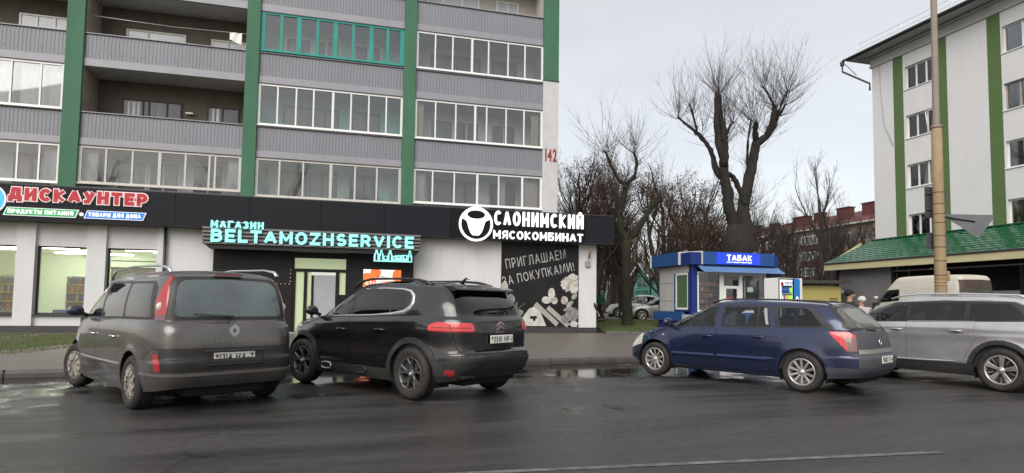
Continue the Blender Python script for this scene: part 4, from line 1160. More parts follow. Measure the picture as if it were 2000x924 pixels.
for i, (s_, y_) in enumerate([(-22.4, 3.6), (-22.9, 5.0), (-21.6, 6.6), (-20.9, 3.8), (-20.6, 5.2), (-18.0, 3.6), (-17.2, 4.4), (-17.4, 5.6), (-19.9, 6.8), (-15.9, 4.2), (-16.2, 6.4)]):
    if lm is None:
        lm = bx('ceiling_light', None, -.6, .6, -.08, .08, -.05, 0, M_tube); lm.parent = BB; lm.location = (s_, y_, 3.30)
    else: inst(lm, BB, (s_, y_, 3.30))
# shelves with goods
WB = Matrix.Translation((3.555, 25.684, 0)) @ Matrix.Rotation(R(15.03), 4, 'Z')
def shelf_unit(s0, s1, y0, label, seed):
    e = empty('shop_shelf', WB @ Vector(((s0 + s1) / 2, y0, .4)), R(15.03), label, 'shelf', 'goods shelves inside the food shop')
    w_ = (s1 - s0) / 2; fr = MB(); fr.box(-w_, w_, .38, .42, 0, 1.75, M_shopc); fr.box(-w_, -w_ + .03, 0, .4, 0, 1.75, M_frame); fr.box(w_ - .03, w_, 0, .4, 0, 1.75, M_frame)
    for z in (.1, .45, .8, 1.12, 1.42): fr.box(-w_, w_, 0, .38, z, z + .025, M_frame)
    fr.build('frame', e)
    tagm = mat('price_strip', (.60, .50, .06), .5); st = MB()
    for z in (.1, .45, .8, 1.12, 1.42): st.box(-w_, w_, -.012, 0, z - .02, z + .03, tagm)
    st.build('price_strip', e)
    rg = random.Random(seed); cols = [mat('goods_%s' % n, c, .4) for n, c in (('red', (.5, .03, .03)), ('brown', (.12, .05, .03)), ('orange', (.6, .2, .04)), ('green', (.08, .25, .08)), ('blue', (.05, .12, .45)), ('dark', (.04, .03, .03)), ('cream', (.6, .55, .4)))]
    gd = MB(); 
    for z in (.125, .475, .825, 1.145, 1.445):
        x = -w_ + .05; pal = rg.sample(cols, 3)
        while x < w_ - .1:
            ww = rg.uniform(.06, .11); h = rg.uniform(.17, .27); gd.box(x, x + ww * .9, .05, .3, z, z + h, rg.choice(pal), .01); x += ww
    gd.build('goods', e, kind='stuff'); return e
shelf_unit(-20.05, -19.4, 2.2, 'shelf of drinks with yellow price strips behind the middle shop window', 2)
shelf_unit(-22.6, -21.2, 2.6, 'long goods shelf behind the shop window cut off by the left edge', 4)
o = MB().box(-.45, .45, 0, .12, 0, .14, mat('blue_banner', (.03, .06, .35), .5), .01).build('window_display'); o.matrix_world = WB @ Matrix.Translation((-19.3, .45, .80)); tag(o, 'low blue box standing inside the middle shop window', 'box')

# ---------------- fascia
fx = [-26, -23.2, -20.4, -18.2, -15.9, -13.5, -11.1, -8.8, -6.3, -3.5, -.74]
for i in range(len(fx) - 1):
    bx('fascia_panel', BB, fx[i] + .004, fx[i + 1] - .004, -.5, -.44, 3.87, 5.02 - (0 if i < 9 else 0), M_fascia if i != 8 and i != 9 else M_fascia2, .004)
bx('fascia_panel', BB, -.735, .56, -.52, -.44, 3.90, 4.98, M_fascia, .004)
bx('fascia_core', BB, -26, .55, -.44, .6, 3.92, 5.0, M_fascia2); bx('fascia_return', BB, .5, .565, -.50, 3, 3.9, 4.97, M_fascia)
bx('soffit', BB, -26, .54, -.49, .6, 3.86, 3.92, mat('soffit_dark', (.05, .05, .055), .6)); bx('roof_edge', BB, -26, .56, -.46, .1, 5.02, 5.06, M_ledge)
bx('shop_roof', BB, -26, .5, .6, 12, 4.7, 4.97, M_ledge)
for s_ in (-19.35, -13.65, -7.95): bx('pipe_stub', BB, s_ - .04, s_ + .04, -.3, -.2, 5.0, 5.08, M_frame)

# ---------------- portal
M_pblack = mat('portal_black', (.006, .006, .0065), .5, var=.5, vscale=3, vcol=(.014, .014, .015), spec=.3)
bx('portal_wall', BB, -14.70, -12.02, -.10, .3, .16, 3.2, M_pblack); bx('portal_wall', BB, -10.08, -7.63, -.10, .3, .16, 3.2, M_pblack)
bx('portal_header', BB, -12.02, -10.08, -.10, .3, 2.98, 3.2, M_pblack)
sl = MB().box(0, 1, -.022, 0, 0, .045, mat('siding_black', (.008, .008, .009), .5, spec=.3), .004).mesh('siding')
for (s0, s1, z0, z1) in ((-14.69, -12.03, 2.5, 3.16), (-10.07, -7.64, 2.5, 3.16)):
    z = z0
    while z < z1: o = bpy.data.objects.new('siding', sl); link(o, BB); o.location = (s0, -.10, z); o.scale = (s1 - s0, 1, 1); z += .07
M_lime = mat('lit_glass_lime', (.40, .46, .30), .3, emit=(.50, .60, .36), estr=.30, var=.5, vscale=2, vcol=(.30, .36, .2))
dr = MB(); 
for (a_, b_, z0, z1) in ((-12.02, -11.96, .2, 2.98), (-10.14, -10.08, .2, 2.98), (-11.96, -10.14, 2.93, 2.98), (-11.96, -10.14, 2.42, 2.54), (-11.96, -11.90, .2, 2.42), (-11.62, -11.50, .2, 2.42), (-11.36, -11.27, .2, 2.30), (-10.50, -10.36, .2, 2.42), (-11.96, -10.14, .16, .24)):
    dr.box(a_, b_, -.06, .04, z0, z1, M_pblack)
ent = dr.build('entrance_door', BB)
for (a_, b_, z0, z1, m_) in ((-11.96, -10.14, 2.54, 2.93, M_lime), (-11.90, -11.62, .24, 2.42, M_lime), (-11.50, -11.36, .24, 2.42, M_lime), (-10.36, -10.14, 1.62, 2.42, M_lime)):
    bx('door_glass', ent, a_, b_, -.01, .0, z0, z1, m_)
bx('door_leaf', ent, -11.27, -10.50, -.05, .0, .24, 2.31, mat('door_panel', (.40, .41, .45), .5, var=.3, vscale=2)); bx('door_glass', ent, -10.36, -10.14, -.01, 0, .24, 1.6, M_pblack)
MB().tube([(-11.33, -.13, .9), (-11.33, -.13, 1.7)], .018, M_rimblack, 8).build('door_handle', ent)
bx('step', BB, -12.4, -9.7, -.6, -.1, .1, .22, M_concrete, .01)
dots = MB()
for i in range(5): dots.box(-12.7 + i * .14, -12.675 + i * .14, -.106, -.1, 1.95, 1.975, M_frame)
for i in range(4): dots.box(-12.1, -12.075, -.106, -.1, 2.05 + i * .14, 2.075 + i * .14, M_frame)
dots.build('decal', BB)
# sign canopy of slats
M_slat = mat('slat_grey', (.17, .155, .16), .45, var=.4, vscale=2, vcol=(.12, .11, .115)); M_slatd = mat('slat_dark', (.008, .008, .009), .5)
can = empty('entrance_canopy', (3.555, 25.684, 0), R(15.03), 'slatted grey and black canopy over the shop entrance', 'canopy')
bx('back_board', can, -14.90, -7.50, -.84, -.35, 3.30, 3.86, M_slatd)
slm = MB().box(-14.93, -7.47, -.9, -.84, 0, .075, M_slat, .006).mesh('slat')
for k in range(5): o = bpy.data.objects.new('slat', slm); link(o, can); o.location = (0, 0, 3.275 + k * .128)
for k in range(5): bx('slat_end', can, -7.50, -7.46, -.84, -.36, 3.277 + k * .128, 3.345 + k * .128, M_slat); bx('slat_end', can, -14.94, -14.90, -.84, -.36, 3.277 + k * .128, 3.345 + k * .128, M_slat)
can2 = MB(); can2.prism([(-14.90, 3.30), (-14.70, 3.12), (-7.62, 3.12), (-7.50, 3.30)], -.80, -.11, M_slatd); can2.build('soffit', can)

# ---------------- signs
M_teall = mat('letters_turquoise', (.25, .62, .60), .4, emit=(.25, .80, .76), estr=.45); M_tside = mat('letter_side', (.02, .12, .13), .5)
M_wl = mat('letters_white', (.8, .8, .8), .4, emit=(1, 1, 1), estr=.5); M_redl = mat('letters_red', (.32, .012, .02), .4, emit=(.5, .01, .02), estr=.22)
def sign(label): return empty('shop_sign', (3.555, 25.684, 0), R(15.03), label, 'sign')
s_ = sign('turquoise lit letters BELTAMOZHSERVICE on the slatted canopy')
block('BELTAMOZHSERVICE', s_, -14.64, -7.73, 3.335, 3.785, -.985, M_teall, .104, .05, .085)
s_ = sign('turquoise word МАГАЗИН standing on top of the slatted canopy, left end')
block('МАГАЗИН', s_, -14.66, -12.96, 3.825, 4.085, -.96, M_teall, .066, .05, .045); bx('mount_rail', s_, -14.6, -13.0, -.9, -.88, 4.03, 4.045, M_frame)
s_ = sign('white lit letters СЛОНИМСКИЙ МЯСОКОМБИНАТ on the dark fascia')
block('СΛОНИМСКИЙ', s_, -4.58, -.85, 4.42, 4.99, -.62, M_wl, .092, .08, .09)
block('МЯСОКОМБИНАТ', s_, -4.61, -.86, 3.89, 4.22, -.60, M_wl, .066, .06, .06)
# bull head emblem
em = empty('round_emblem', (3.555, 25.684, 0), R(15.03), 'round white emblem with a bull head left of the white lettering', 'sign')
cx_, cz_ = -5.31, 4.42
mb = MB(); mb.lathe([(.67, -.62), (.67, -.54), (.585, -.54), (.585, -.62)], M_wl, 48, (cx_, 0, cz_), 'y', False, True); mb.build('ring', em)
bx_ = MB(); bx_.lathe([(.585, -.56), (.001, -.56)], M_fascia2, 40, (cx_, 0, cz_), 'y', False); bx_.build('disc', em)
hd = [(.585 * math.cos(R(12 + 156 * q / 16)), .10 + .585 * math.sin(R(12 + 156 * q / 16))) for q in range(17)][::-1] + [(-.42, .17), (-.35, .06), (-.29, -.15), (-.22, -.33), (-.12, -.44), (.12, -.44), (.22, -.33), (.29, -.15), (.35, .06), (.42, .17)]
hd = hd[::-1]
mb = MB(); c0 = (cx_, -.61, cz_ - .1); vs = [c0] + [(cx_ + p[0], -.61, cz_ + p[1]) for p in hd]; n_ = len(hd); vs += [(v[0], -.555, v[2]) for v in vs[1:]]
fs = [(0, 1 + (i + 1) % n_, 1 + i) for i in range(n_)] + [(1 + i, 1 + (i + 1) % n_, 1 + n_ + (i + 1) % n_, 1 + n_ + i) for i in range(n_)]
mb.add(vs, [f[::-1] for f in fs], M_wl); mb.build('bull_head', em)
mb = MB(); mb.add([(cx_ + .35 * math.cos(q * .2618), -.616, cz_ + .37 + .165 * math.sin(q * .2618)) for q in range(24)], [tuple(range(24))], M_fascia2); mb.build('horn_gap', em)
# discount shop sign
s_ = sign('red letters ДИСКАУНТЕР outlined in white on the left fascia')
block('ДИСКАУНТЕР', s_, -20.77, -16.75, 4.50, 4.92, -.54, mat('outline_pale', (.6, .5, .5), .5, emit=(.9, .7, .7), estr=.35), .12, .03, .075, .032, 'letter_outline'); block('ДИСКАУНТЕР', s_, -20.77, -16.75, 4.50, 4.92, -.57, M_redl, .12, .025, .075)
for (a_, b_, colr, txt, lab) in ((-20.90, -18.76, (.02, .28, .09), 'ПРОДУКТЫ ПИТАНИЯ', 'green slanted sign board ПРОДУКТЫ ПИТАНИЯ below the red letters'), (-18.62, -16.76, (.02, .16, .55), 'ТОВАРЫ ДЛЯ ДОМА', 'blue slanted sign board ТОВАРЫ ДЛЯ ДОМА below the red letters')):
    s2 = sign(lab); mm = mat('board_' + ('green' if colr[1] > .2 else 'blue'), colr, .4, emit=colr, estr=.35); mo = mat('board_edge', (.7, .7, .72), .4, emit=(.8, .85, .9), estr=.3)
    mb = MB(); mb.prism([(a_, 4.0), (b_ - .10, 4.0), (b_, 4.27), (a_ + .10, 4.27)], -.545, -.50, mo); mb.build('board_edge', s2)
    mb = MB(); mb.prism([(a_ + .035, 4.02), (b_ - .115, 4.02), (b_ - .035, 4.25), (a_ + .115, 4.25)], -.55, -.51, mm); mb.build('board', s2)
    block(txt, s2, a_ + .14, b_ - .16, 4.07, 4.205, -.563, M_wl, .032, .012, .022)
s2 = sign('small round blue light between the green and blue boards'); mb = MB(); mb.lathe([(.06, -.55), (.06, -.51)], M_wl, 16, (-18.69, 0, 4.13)); mb.lathe([(.06, -.55), (.001, -.55)], mat('board_edge'), 16, (-18.69, 0, 4.13)); mb.build('lamp', s2)
s2 = sign('round blue sign cut off by the left edge of the view'); mb = MB()
mb.lathe([(.50, -.50), (.50, -.56), (.001, -.56)], mat('board_edge'), 36, (-21.33, 0, 4.50), 'y', False); mb.build('rim', s2); mb = MB()
mb.lathe([(.46, -.50), (.46, -.57), (.001, -.57)], mat('round_blue', (.03, .3, .8), .4, emit=(.05, .4, 1), estr=.5), 36, (-21.33, 0, 4.50), 'y', False); mb.build('disc', s2)
write('В', s2, -21.26, -20.99, 4.48, 4.80, -.575, M_wl, .05, .01); write('ы', s2, -21.22, -21.0, 4.24, 4.40, -.575, M_wl, .04, .01)

# bottles emblem under the canopy
be = empty('bottle_emblem', (3.555, 25.684, 0), R(15.03), 'turquoise lit row of bottles and glasses hanging under the canopy, right end', 'sign')
mb = MB()
def bottle_outline(x, w_, zb, zs_, zt, nw): return [(x - w_, zb), (x + w_, zb), (x + w_, zs_), (x + nw, zs_ + .07), (x + nw, zt), (x - nw, zt), (x - nw, zs_ + .07), (x - w_, zs_)]
z0_ = 2.83
mb.prism([(-9.17, z0_), (-7.77, z0_), (-7.77, z0_ + .22), (-9.17, z0_ + .22)], -.91, -.87, M_teall)
for (x, w_, nw) in ((-9.07, .09, .045), (-8.90, .08, .04), (-8.58, .085, .045), (-7.86, .075, .04)):
    P_ = bottle_outline(x, w_, z0_ + .0, z0_ + .27, z0_ + .43, nw); mb.prism([P_[0], P_[1], P_[2], P_[7]], -.915, -.868, M_teall); mb.prism([P_[7], P_[2], P_[3], P_[6]], -.915, -.868, M_teall); mb.prism([P_[6], P_[3], P_[4], P_[5]], -.915, -.868, M_teall)
mb.prism([(-8.42, z0_ + .2), (-7.95, z0_ + .2), (-7.95, z0_ + .27), (-8.1, z0_ + .27), (-8.42, z0_ + .24)], -.912, -.872, M_teall); mb.build('panel', be)
mb = MB()
for (x, w_, h1, h2) in ((-9.07, .033, .24, .30), (-8.90, .033, .20, .36), (-8.58, .028, .25, .30), (-7.86, .04, .15, .36)):
    mb.prism([(x - w_, z0_ + .04), (x + w_, z0_ + .04), (x + w_, z0_ + h1), (x + w_ * .4, z0_ + h1 + .05), (x + w_ * .4, z0_ + h2), (x - w_ * .4, z0_ + h2), (x - w_ * .4, z0_ + h1 + .05), (x - w_, z0_ + h1)], -.92, -.912, M_slatd)
for (x, r_, z_) in ((-8.74, .05, .15), (-8.43, .03, .15), (-8.03, .045, .19)):
    mb.prism([(x + r_ * math.cos(i * .785 + .39), z0_ + z_ + r_ * 1.1 * math.sin(i * .785 + .39)) for i in range(8)], -.92, -.912, M_slatd)
mb.prism([(-8.27, z0_ + .15), (-8.22, z0_ + .2), (-8.32, z0_ + .2)], -.92, -.912, M_slatd); mb.box(-8.15, -8.13, -.92, -.912, z0_ + .14, z0_ + .2, M_slatd); mb.build('bottle_cutout', be)
# orange poster
po = empty('advert_poster', (3.555, 25.684, 0), R(15.03), 'lit orange and white poster beside the shop door, half hidden by the black SUV', 'poster')
M_pw = mat('poster_white', (.7, .68, .62), .4, emit=(1, .96, .88), estr=.55); M_po = mat('poster_orange', (.75, .12, .02), .4, emit=(1, .20, .05), estr=.5)
bx('print', po, -9.50, -8.10, -.16, -.12, 1.15, 2.57, M_pw)
def flatpoly(pts, y, m, nm, par): return MB().add([(p[0], y, p[1]) for p in pts], [tuple(range(len(pts)))], m).build(nm, par)
def arcp(cx, cz, r, a0, a1, n=14): return [(cx + r * math.cos(R(a0 + (a1 - a0) * i / n)), cz + r * math.sin(R(a0 + (a1 - a0) * i / n))) for i in range(n + 1)]
def cliprect(P, x0, x1, z0, z1): return [(min(max(p[0], x0), x1), min(max(p[1], z0), z1)) for p in P]
flatpoly(cliprect(arcp(-9.35, 2.12, .32, 0, 360, 24)[:-1], -9.5, -8.1, 1.15, 2.57), -.163, M_po, 'print', po); flatpoly(cliprect(arcp(-9.05, 2.45, .2, 0, 360, 24)[:-1], -9.5, -8.1, 1.15, 2.57), -.1645, M_po, 'print', po)
flatpoly(cliprect(arcp(-8.15, 2.36, .28, 0, 360, 24)[:-1], -9.5, -8.1, 1.15, 2.57), -.163, M_po, 'print', po); bx('print', po, -9.5, -8.1, -.165, -.163, 1.15, 1.72, M_po)
block('МЫ', po, -8.98, -8.62, 2.22, 2.36, -.1665, M_slatd, .022, .001, .04); block('ОТКРЫЛИСЬ', po, -9.42, -8.2, 1.98, 2.12, -.170, M_wl, .026, .003, .04)

# ---------------- chalk board mural
mu = empty('wall_mural', (3.555, 25.684, 0), R(15.03), 'dark printed board with white handwriting and food beside the shop corner', 'mural')
M_slate = mat('mural_slate', (.014, .014, .015), .5, var=.8, vscale=1.4, vcol=(.028, .027, .027), spec=.15)
bx('board', mu, -4.12, -.80, YW - .02, YW + .02, .42, 3.84, M_slate)
M_chalk = mat('chalk', (.62, .62, .62), .8, var=.9, vscale=25, vcol=(.22, .22, .22))
write('ПРИГЛАШАЕМ', mu, -3.90, -1.30, 2.75, 3.14, YW - .024, M_chalk, .002, .003, .22, tilt=R(11))
write('ЗА ПОКУПКАМИ!', mu, -4.02, -.90, 2.06, 2.42, YW - .024, M_chalk, .002, .003, .22, tilt=R(13), space=.35)
M_f1 = mat('print_cheese', (.62, .60, .55), .5, var=.9, vscale=6, vcol=(.20, .16, .11)); M_f2 = mat('print_pale', (.66, .65, .62), .5, var=.7, vscale=5, vcol=(.33, .31, .28))
M_f3 = mat('print_olive', (.22, .25, .18), .5, var=.9, vscale=7, vcol=(.50, .50, .44)); M_f4 = mat('print_grey', (.10, .10, .10), .5, var=1, vscale=8, vcol=(.34, .33, .30)); M_f5 = mat('print_speckle', (.07, .065, .06), .5, var=1, vscale=32, vcol=(.70, .68, .62), det=2)
def blob(cx, cz, rx, rz, m, seed, y, n=18, amp=.18, rot=0):
    rg = random.Random(seed); P_ = []
    for i in range(n):
        a = 2 * math.pi * i / n; r = 1 + rg.uniform(-amp, amp); x, z = rx * r * math.cos(a), rz * r * math.sin(a)
        x, z = x * math.cos(rot) - z * math.sin(rot), x * math.sin(rot) + z * math.cos(rot); P_.append((min(max(cx + x, -4.11), -.81), min(max(cz + z, .43), 3.83)))
    vs = [(cx, y, cz)] + [(p[0], y, p[1]) for p in P_]
    MB().add(vs, [(0, 1 + (i + 1) % n, 1 + i) for i in range(n)], m).build('print', mu)
yy = YW - .0235
def nxt():
    global yy; yy -= .0012; return yy
blob(-1.15, 2.18, .36, .34, M_f1, 1, nxt(), amp=.22); blob(-1.05, 2.5, .2, .12, M_f2, 2, nxt()); blob(-1.0, 1.95, .2, .16, M_f2, 21, nxt(), amp=.3); blob(-1.45, 2.2, .13, .2, M_f2, 22, nxt(), amp=.3)
blob(-1.98, 1.80, .15, .22, M_f2, 3, nxt(), amp=.04); blob(-2.20, 1.52, .2, .15, M_f2, 4, nxt(), amp=.04); blob(-1.86, 1.50, .15, .15, M_f1, 5, nxt(), amp=.05)
blob(-1.42, 1.52, .15, .17, M_f1, 6, nxt(), amp=.04); blob(-1.2, 1.35, .2, .10, M_f3, 7, nxt(), rot=.8); blob(-.98, 1.7, .17, .10, M_f3, 8, nxt(), rot=.9); blob(-1.35, 1.15, .13, .05, M_f3, 9, nxt(), rot=.5)
blob(-3.70, 1.53, .17, .20, M_f4, 10, nxt(), amp=.05); blob(-3.98, 2.02, .15, .22, M_f1, 11, nxt(), amp=.05); blob(-3.35, 1.0, .17, .13, M_f4, 12, nxt(), amp=.05)
P_ = [(-3.25, .75), (-2.95, 1.15), (-2.62, 1.30), (-2.45, 1.02), (-2.2, .46), (-3.2, .46)]
MB().add([(p[0], yy - .002, p[1]) for p in P_], [tuple(range(6))], M_f2).build('print', mu); yy -= .003
blob(-2.75, .80, .16, .07, M_slate, 14, nxt(), amp=.3); blob(-2.72, .74, .05, .10, M_slate, 15, nxt())
def bar(x0, z0, x1, z1, w_, m):
    d = np.array([x1 - x0, z1 - z0]); d = d / np.linalg.norm(d); n = np.array([-d[1], d[0]]) * w_; y = nxt()
    P_ = [(x0 + n[0], z0 + n[1]), (x0 - n[0], z0 - n[1]), (x1 - n[0], z1 - n[1]), (x1 + n[0], z1 + n[1])]; MB().add([(p[0], y, p[1]) for p in P_], [(0, 1, 2, 3)], m).build('print', mu)
bar(-2.68, 1.36, -1.72, .52, .10, M_f5); bar(-2.15, 1.22, -1.25, .48, .10, M_f5)
blob(-1.1, .95, .33, .30, M_f4, 16, nxt(), amp=.2); blob(-1.4, .75, .2, .17, M_f4, 17, nxt(), amp=.2); blob(-1.0, .55, .2, .12, M_f2, 18, nxt(), amp=.35)
rg_ = random.Random(9)
for i in range(14): x0 = -3.5 + rg_.uniform(-.1, .1); z0 = 1.1; bar(x0, z0, x0 + rg_.uniform(-.35, .45), z0 + rg_.uniform(.1, .4), .006, M_f3)
# flag holder and meter box
fl = MB(); fl.tube([(0, -.05, .0), (.06, -.20, .55)], .014, M_frame, 6); 
tag(fl.build('flag_pole'), 'thin flag pole slanting above the grey box on the white wall', 'flag').matrix_world = WB @ Matrix.Translation((-.42, 0, 3.12))
o = [x for x in COL.objects if x.name == 'flag_pole'][0]
fm = MB(); fm.tube([(.015, -.08, .14), (.025, -.11, .22), (.04, -.15, .33), (.06, -.2, .5)], [.02, .045, .035, .02], mat('flag_red', (.28, .035, .03), .8, var=.7, vscale=10, vcol=(.10, .06, .03)), 8); fm.build('rolled_flag', o)
mbx = bx('meter_box', None, -.52, -.30, -.04, YW, 2.92, 3.16, mat('box_grey', (.30, .31, .29), .5), .008); mbx.matrix_world = WB; tag(mbx, 'small grey box on the white wall under the rolled flag', 'box')
# ================================================================ white apartment block with green stripes (right)
RBang = R(-74.67)
WR = Matrix.Translation((21.106, 35.525, 0)) @ Matrix.Rotation(RBang, 4, 'Z')
RBd = empty('striped_apartment_building', (21.106, 35.525, 0), RBang, 'white rendered apartment block with vertical green stripes and a dark roof edge', 'building')
M_rw = mat('white_stucco', (.70, .70, .705), .9, var=.45, vscale=1.3, vcol=(.59, .59, .59), bump=.35, bscale=35, stretch=(1.6, 1, .35))
M_rg = mat('stripe_green', (.095, .165, .058), .9, var=.4, vscale=1.5, vcol=(.075, .13, .045), bump=.3, bscale=35)
M_rcorn = mat('cornice', (.50, .50, .49), .9, var=.5, vscale=2, vcol=(.36, .355, .35))
LEN = 30.0
# wall with window openings: columns of openings
cols_ = [(2.17, 3.98), (7.40, 9.25), (13.2, 15.0), (18.6, 20.4), (24.0, 25.8)]
zs_w = [(5.22, 6.50), (7.97, 9.25), (10.72, 12.0), (13.48, 14.76), (2.4, 3.7)]
edges = [0.0]
for a, b in cols_: edges += [a, b]
edges.append(LEN)
for i in range(0, len(edges) - 1):
    a, b = edges[i], edges[i + 1]
    if i % 2 == 0: bx('wall', RBd, a, b, 0, .35, -.2, 15.5, M_rw)
    else:
        zz = [-.2] + [v for p_ in sorted(zs_w) for v in p_] + [15.5]
        for k in range(0, len(zz), 2): bx('wall', RBd, a, b, 0.002, .35, zz[k], zz[k + 1], M_rw)
bx('end_wall', RBd, 0, .35, .35, 12, -.2, 15.5, M_rw); bx('end_wall', RBd, LEN - .35, LEN, .35, 12, -.2, 15.5, M_rw); bx('back_wall', RBd, .35, LEN - .35, 11.7, 12, -.2, 15.5, M_rw)
for (a, b) in ((1.42, 2.05), (4.18, 4.62), (6.70, 7.33), (12.3, 12.9), (15.3, 15.8), (17.7, 18.3), (20.7, 21.2)):
    bx('stripe', RBd, a, b, -.006, .02, -.2, 15.48, M_rg)
bx('cornice', RBd, -.10, LEN, -.10, 12.1, 15.5, 15.62, M_rcorn, .01); bx('cornice', RBd, -.06, LEN, -.06, 12.06, 15.62, 16.0, M_rcorn); bx('cornice', RBd, -.2, LEN, -.22, 12.2, 16.0, 16.1, M_rcorn, .01)
mb = MB(); mb.box(-.85, LEN, -.95, 12.9, 16.14, 16.22, mat('eaves_board', (.42, .42, .41), .8)); mb.build('eaves', RBd)
mb = MB(); mb.box(-.97, LEN, -1.07, 13.0, 16.2, 16.30, M_ledge, .02); mb.add([(-.9, -1.0, 16.3), (LEN, -1.0, 16.3), (LEN, 13, 16.3), (-.9, 13, 16.3), (3.5, 6, 18.2), (LEN - 3, 6, 18.2)], [(0, 1, 5, 4), (1, 2, 5), (2, 3, 4, 5), (3, 0, 4)], mat('roof_dark', (.06, .06, .065), .7)); mb.build('roof', RBd)
# gutter, downpipe
mb = MB(); mb.tube([(-.98, -1.14, 16.2), (LEN, -1.14, 16.22)], .07, M_ledge, 8); mb.box(-1.12, -.92, -1.24, -1.04, 15.9, 16.18, M_ledge, .03)
mb.tube([(-1.02, -1.14, 16.0), (-1.02, -1.14, 15.55), (-.05, -.12, 14.6), (-.06, -.12, 14.2)], .055, M_ledge, 8); mb.tube([(-.95, -1.0, 16.0), (-.5, -.62, 15.2)], .02, M_ledge, 6); mb.build('gutter', RBd)
# roof railing
mb = MB()
for i in range(8):
    s = -.6 + i * 3.0
    mb.tube([(s, -.7, 16.3), (s + .1, -.45, 17.1)], .014, M_frame, 5); mb.tube([(s + .35, -.1, 16.3), (s + .1, -.45, 17.1)], .012, M_frame, 5)
mb.tube([(-.55, -.45, 17.1), (LEN, -.45, 17.1)], .013, M_frame, 5); mb.tube([(-.55, -.55, 16.75), (LEN, -.55, 16.75)], .011, M_frame, 5); mb.build('roof_railing', RBd)
# hanging cable on the wall
mb = MB(); mb.tube([(.55, -.03, 15.4), (.6, -.03, 13.8), (.8, -.03, 11.9), (1.38, -.03, 10.5)], .012, mat('cable_grey', (.35, .35, .35), .6), 5); mb.build('cable', RBd)
G_rb = glass('flat_glass', (.72, .76, .78), .05, .02)
M_room = mat('flat_room', (.10, .10, .105), .9, var=.5, vscale=2, vcol=(.05, .05, .05))
def rwindow(a, b, z0, z1, divs, cur, fm=None, sill=None, tilt=False):
    fm = fm or M_frame; mb = MB(); y0, y1 = .14, .21
    mb.box(a, b, y0, y1, z0, z0 + .07, fm); mb.box(a, b, y0, y1, z1 - .07, z1, fm)
    X = [a] + [a + (b - a) * d for d in divs] + [b]
    for i, x in enumerate(X):
        lo, hi = (x, x + .07) if i == 0 else ((x - .07, x) if i == len(X) - 1 else (x - .045, x + .045)); mb.box(lo, hi, y0 + .002, y1 - .002, z0 + .07, z1 - .07, fm)
    w_ = mb.build('window', RBd)
    for i in range(len(X) - 1): bx('pane', w_, X[i] + .03, X[i + 1] - .03, .17, .178, z0 + .05, z1 - .05, G_rb)
    bx('window_sill', w_, a - .06, b + .06, -.05, .14, z0 - .04, z0 - .003, sill or M_frame); bx('room', w_, a - .2, b + .2, .9, .95, z0 - .3, z1 + .3, M_room)
    for (c0, c1, cm) in cur: curtain(a + (b - a) * c0, a + (b - a) * c1, z0 + .05, z1 - .05, .32, cm, w_)
    if tilt:
        mb = MB(); x0_, x1_ = X[-2] + .02, b - .05; 
        for (p0, p1) in (((x0_, .13, z0 + .06), (x0_, -.03, z1 - .1)), ((x1_, .13, z0 + .06), (x1_, -.03, z1 - .1)), ((x0_, -.03, z1 - .1), (x1_, -.03, z1 - .1))): mb.tube([p0, p1], .03, fm, 4)
        mb.build('open_sash', w_)
a, b = cols_[0]
rwindow(a, b, 5.22, 6.50, [.33, .66], [(0, .3, mat('green_curtain', (.35, .38, .30), .9)), (.38, .66, mat('grey_blind', (.25, .24, .24), .8)), (.7, 1, M_curt)])
rwindow(a, b, 7.97, 9.25, [.33, .66], [(.05, .3, M_curt), (.4, .62, mat('dark_curtain', (.18, .17, .17), .9)), (.7, 1, M_curt)])
rwindow(a, b, 10.72, 12.0, [.33, .66], [(0.1, .3, M_curt), (.4, .66, M_curt)], tilt=True)
rwindow(a, b, 13.48, 14.76, [.33, .66], [(0, .2, M_curt), (.33, .6, M_curt), (.66, 1, M_curt)])
a, b = cols_[1]
rwindow(a, b, 5.22, 6.50, [.5], [(0, .5, mat('lime_curtain', (.50, .52, .16), .9, var=.5, vscale=6, vcol=(.40, .38, .12))), (.5, 1, M_curty)])
rwindow(a, b, 7.97, 9.25, [.4, .7], [(.0, .2, mat('dark_curtain')), (.4, .6, M_curt)])
rwindow(a, b, 10.72, 12.0, [.35, .45], [(.2, .4, M_curt)], fm=mat('old_frame', (.40, .38, .35), .7, var=.6, vscale=8))
rwindow(a, b, 13.48, 14.76, [.45], [(0, .3, mat('dark_curtain')), (.6, .9, M_curt)])
for a, b in cols_[2:]:
    for z0, z1 in zs_w[:4]: rwindow(a, b, z0, z1, [.33, .66], [(0, .4, M_curt)])
for a, b in cols_: rwindow(a, b, 2.4, 3.7, [.5], [])

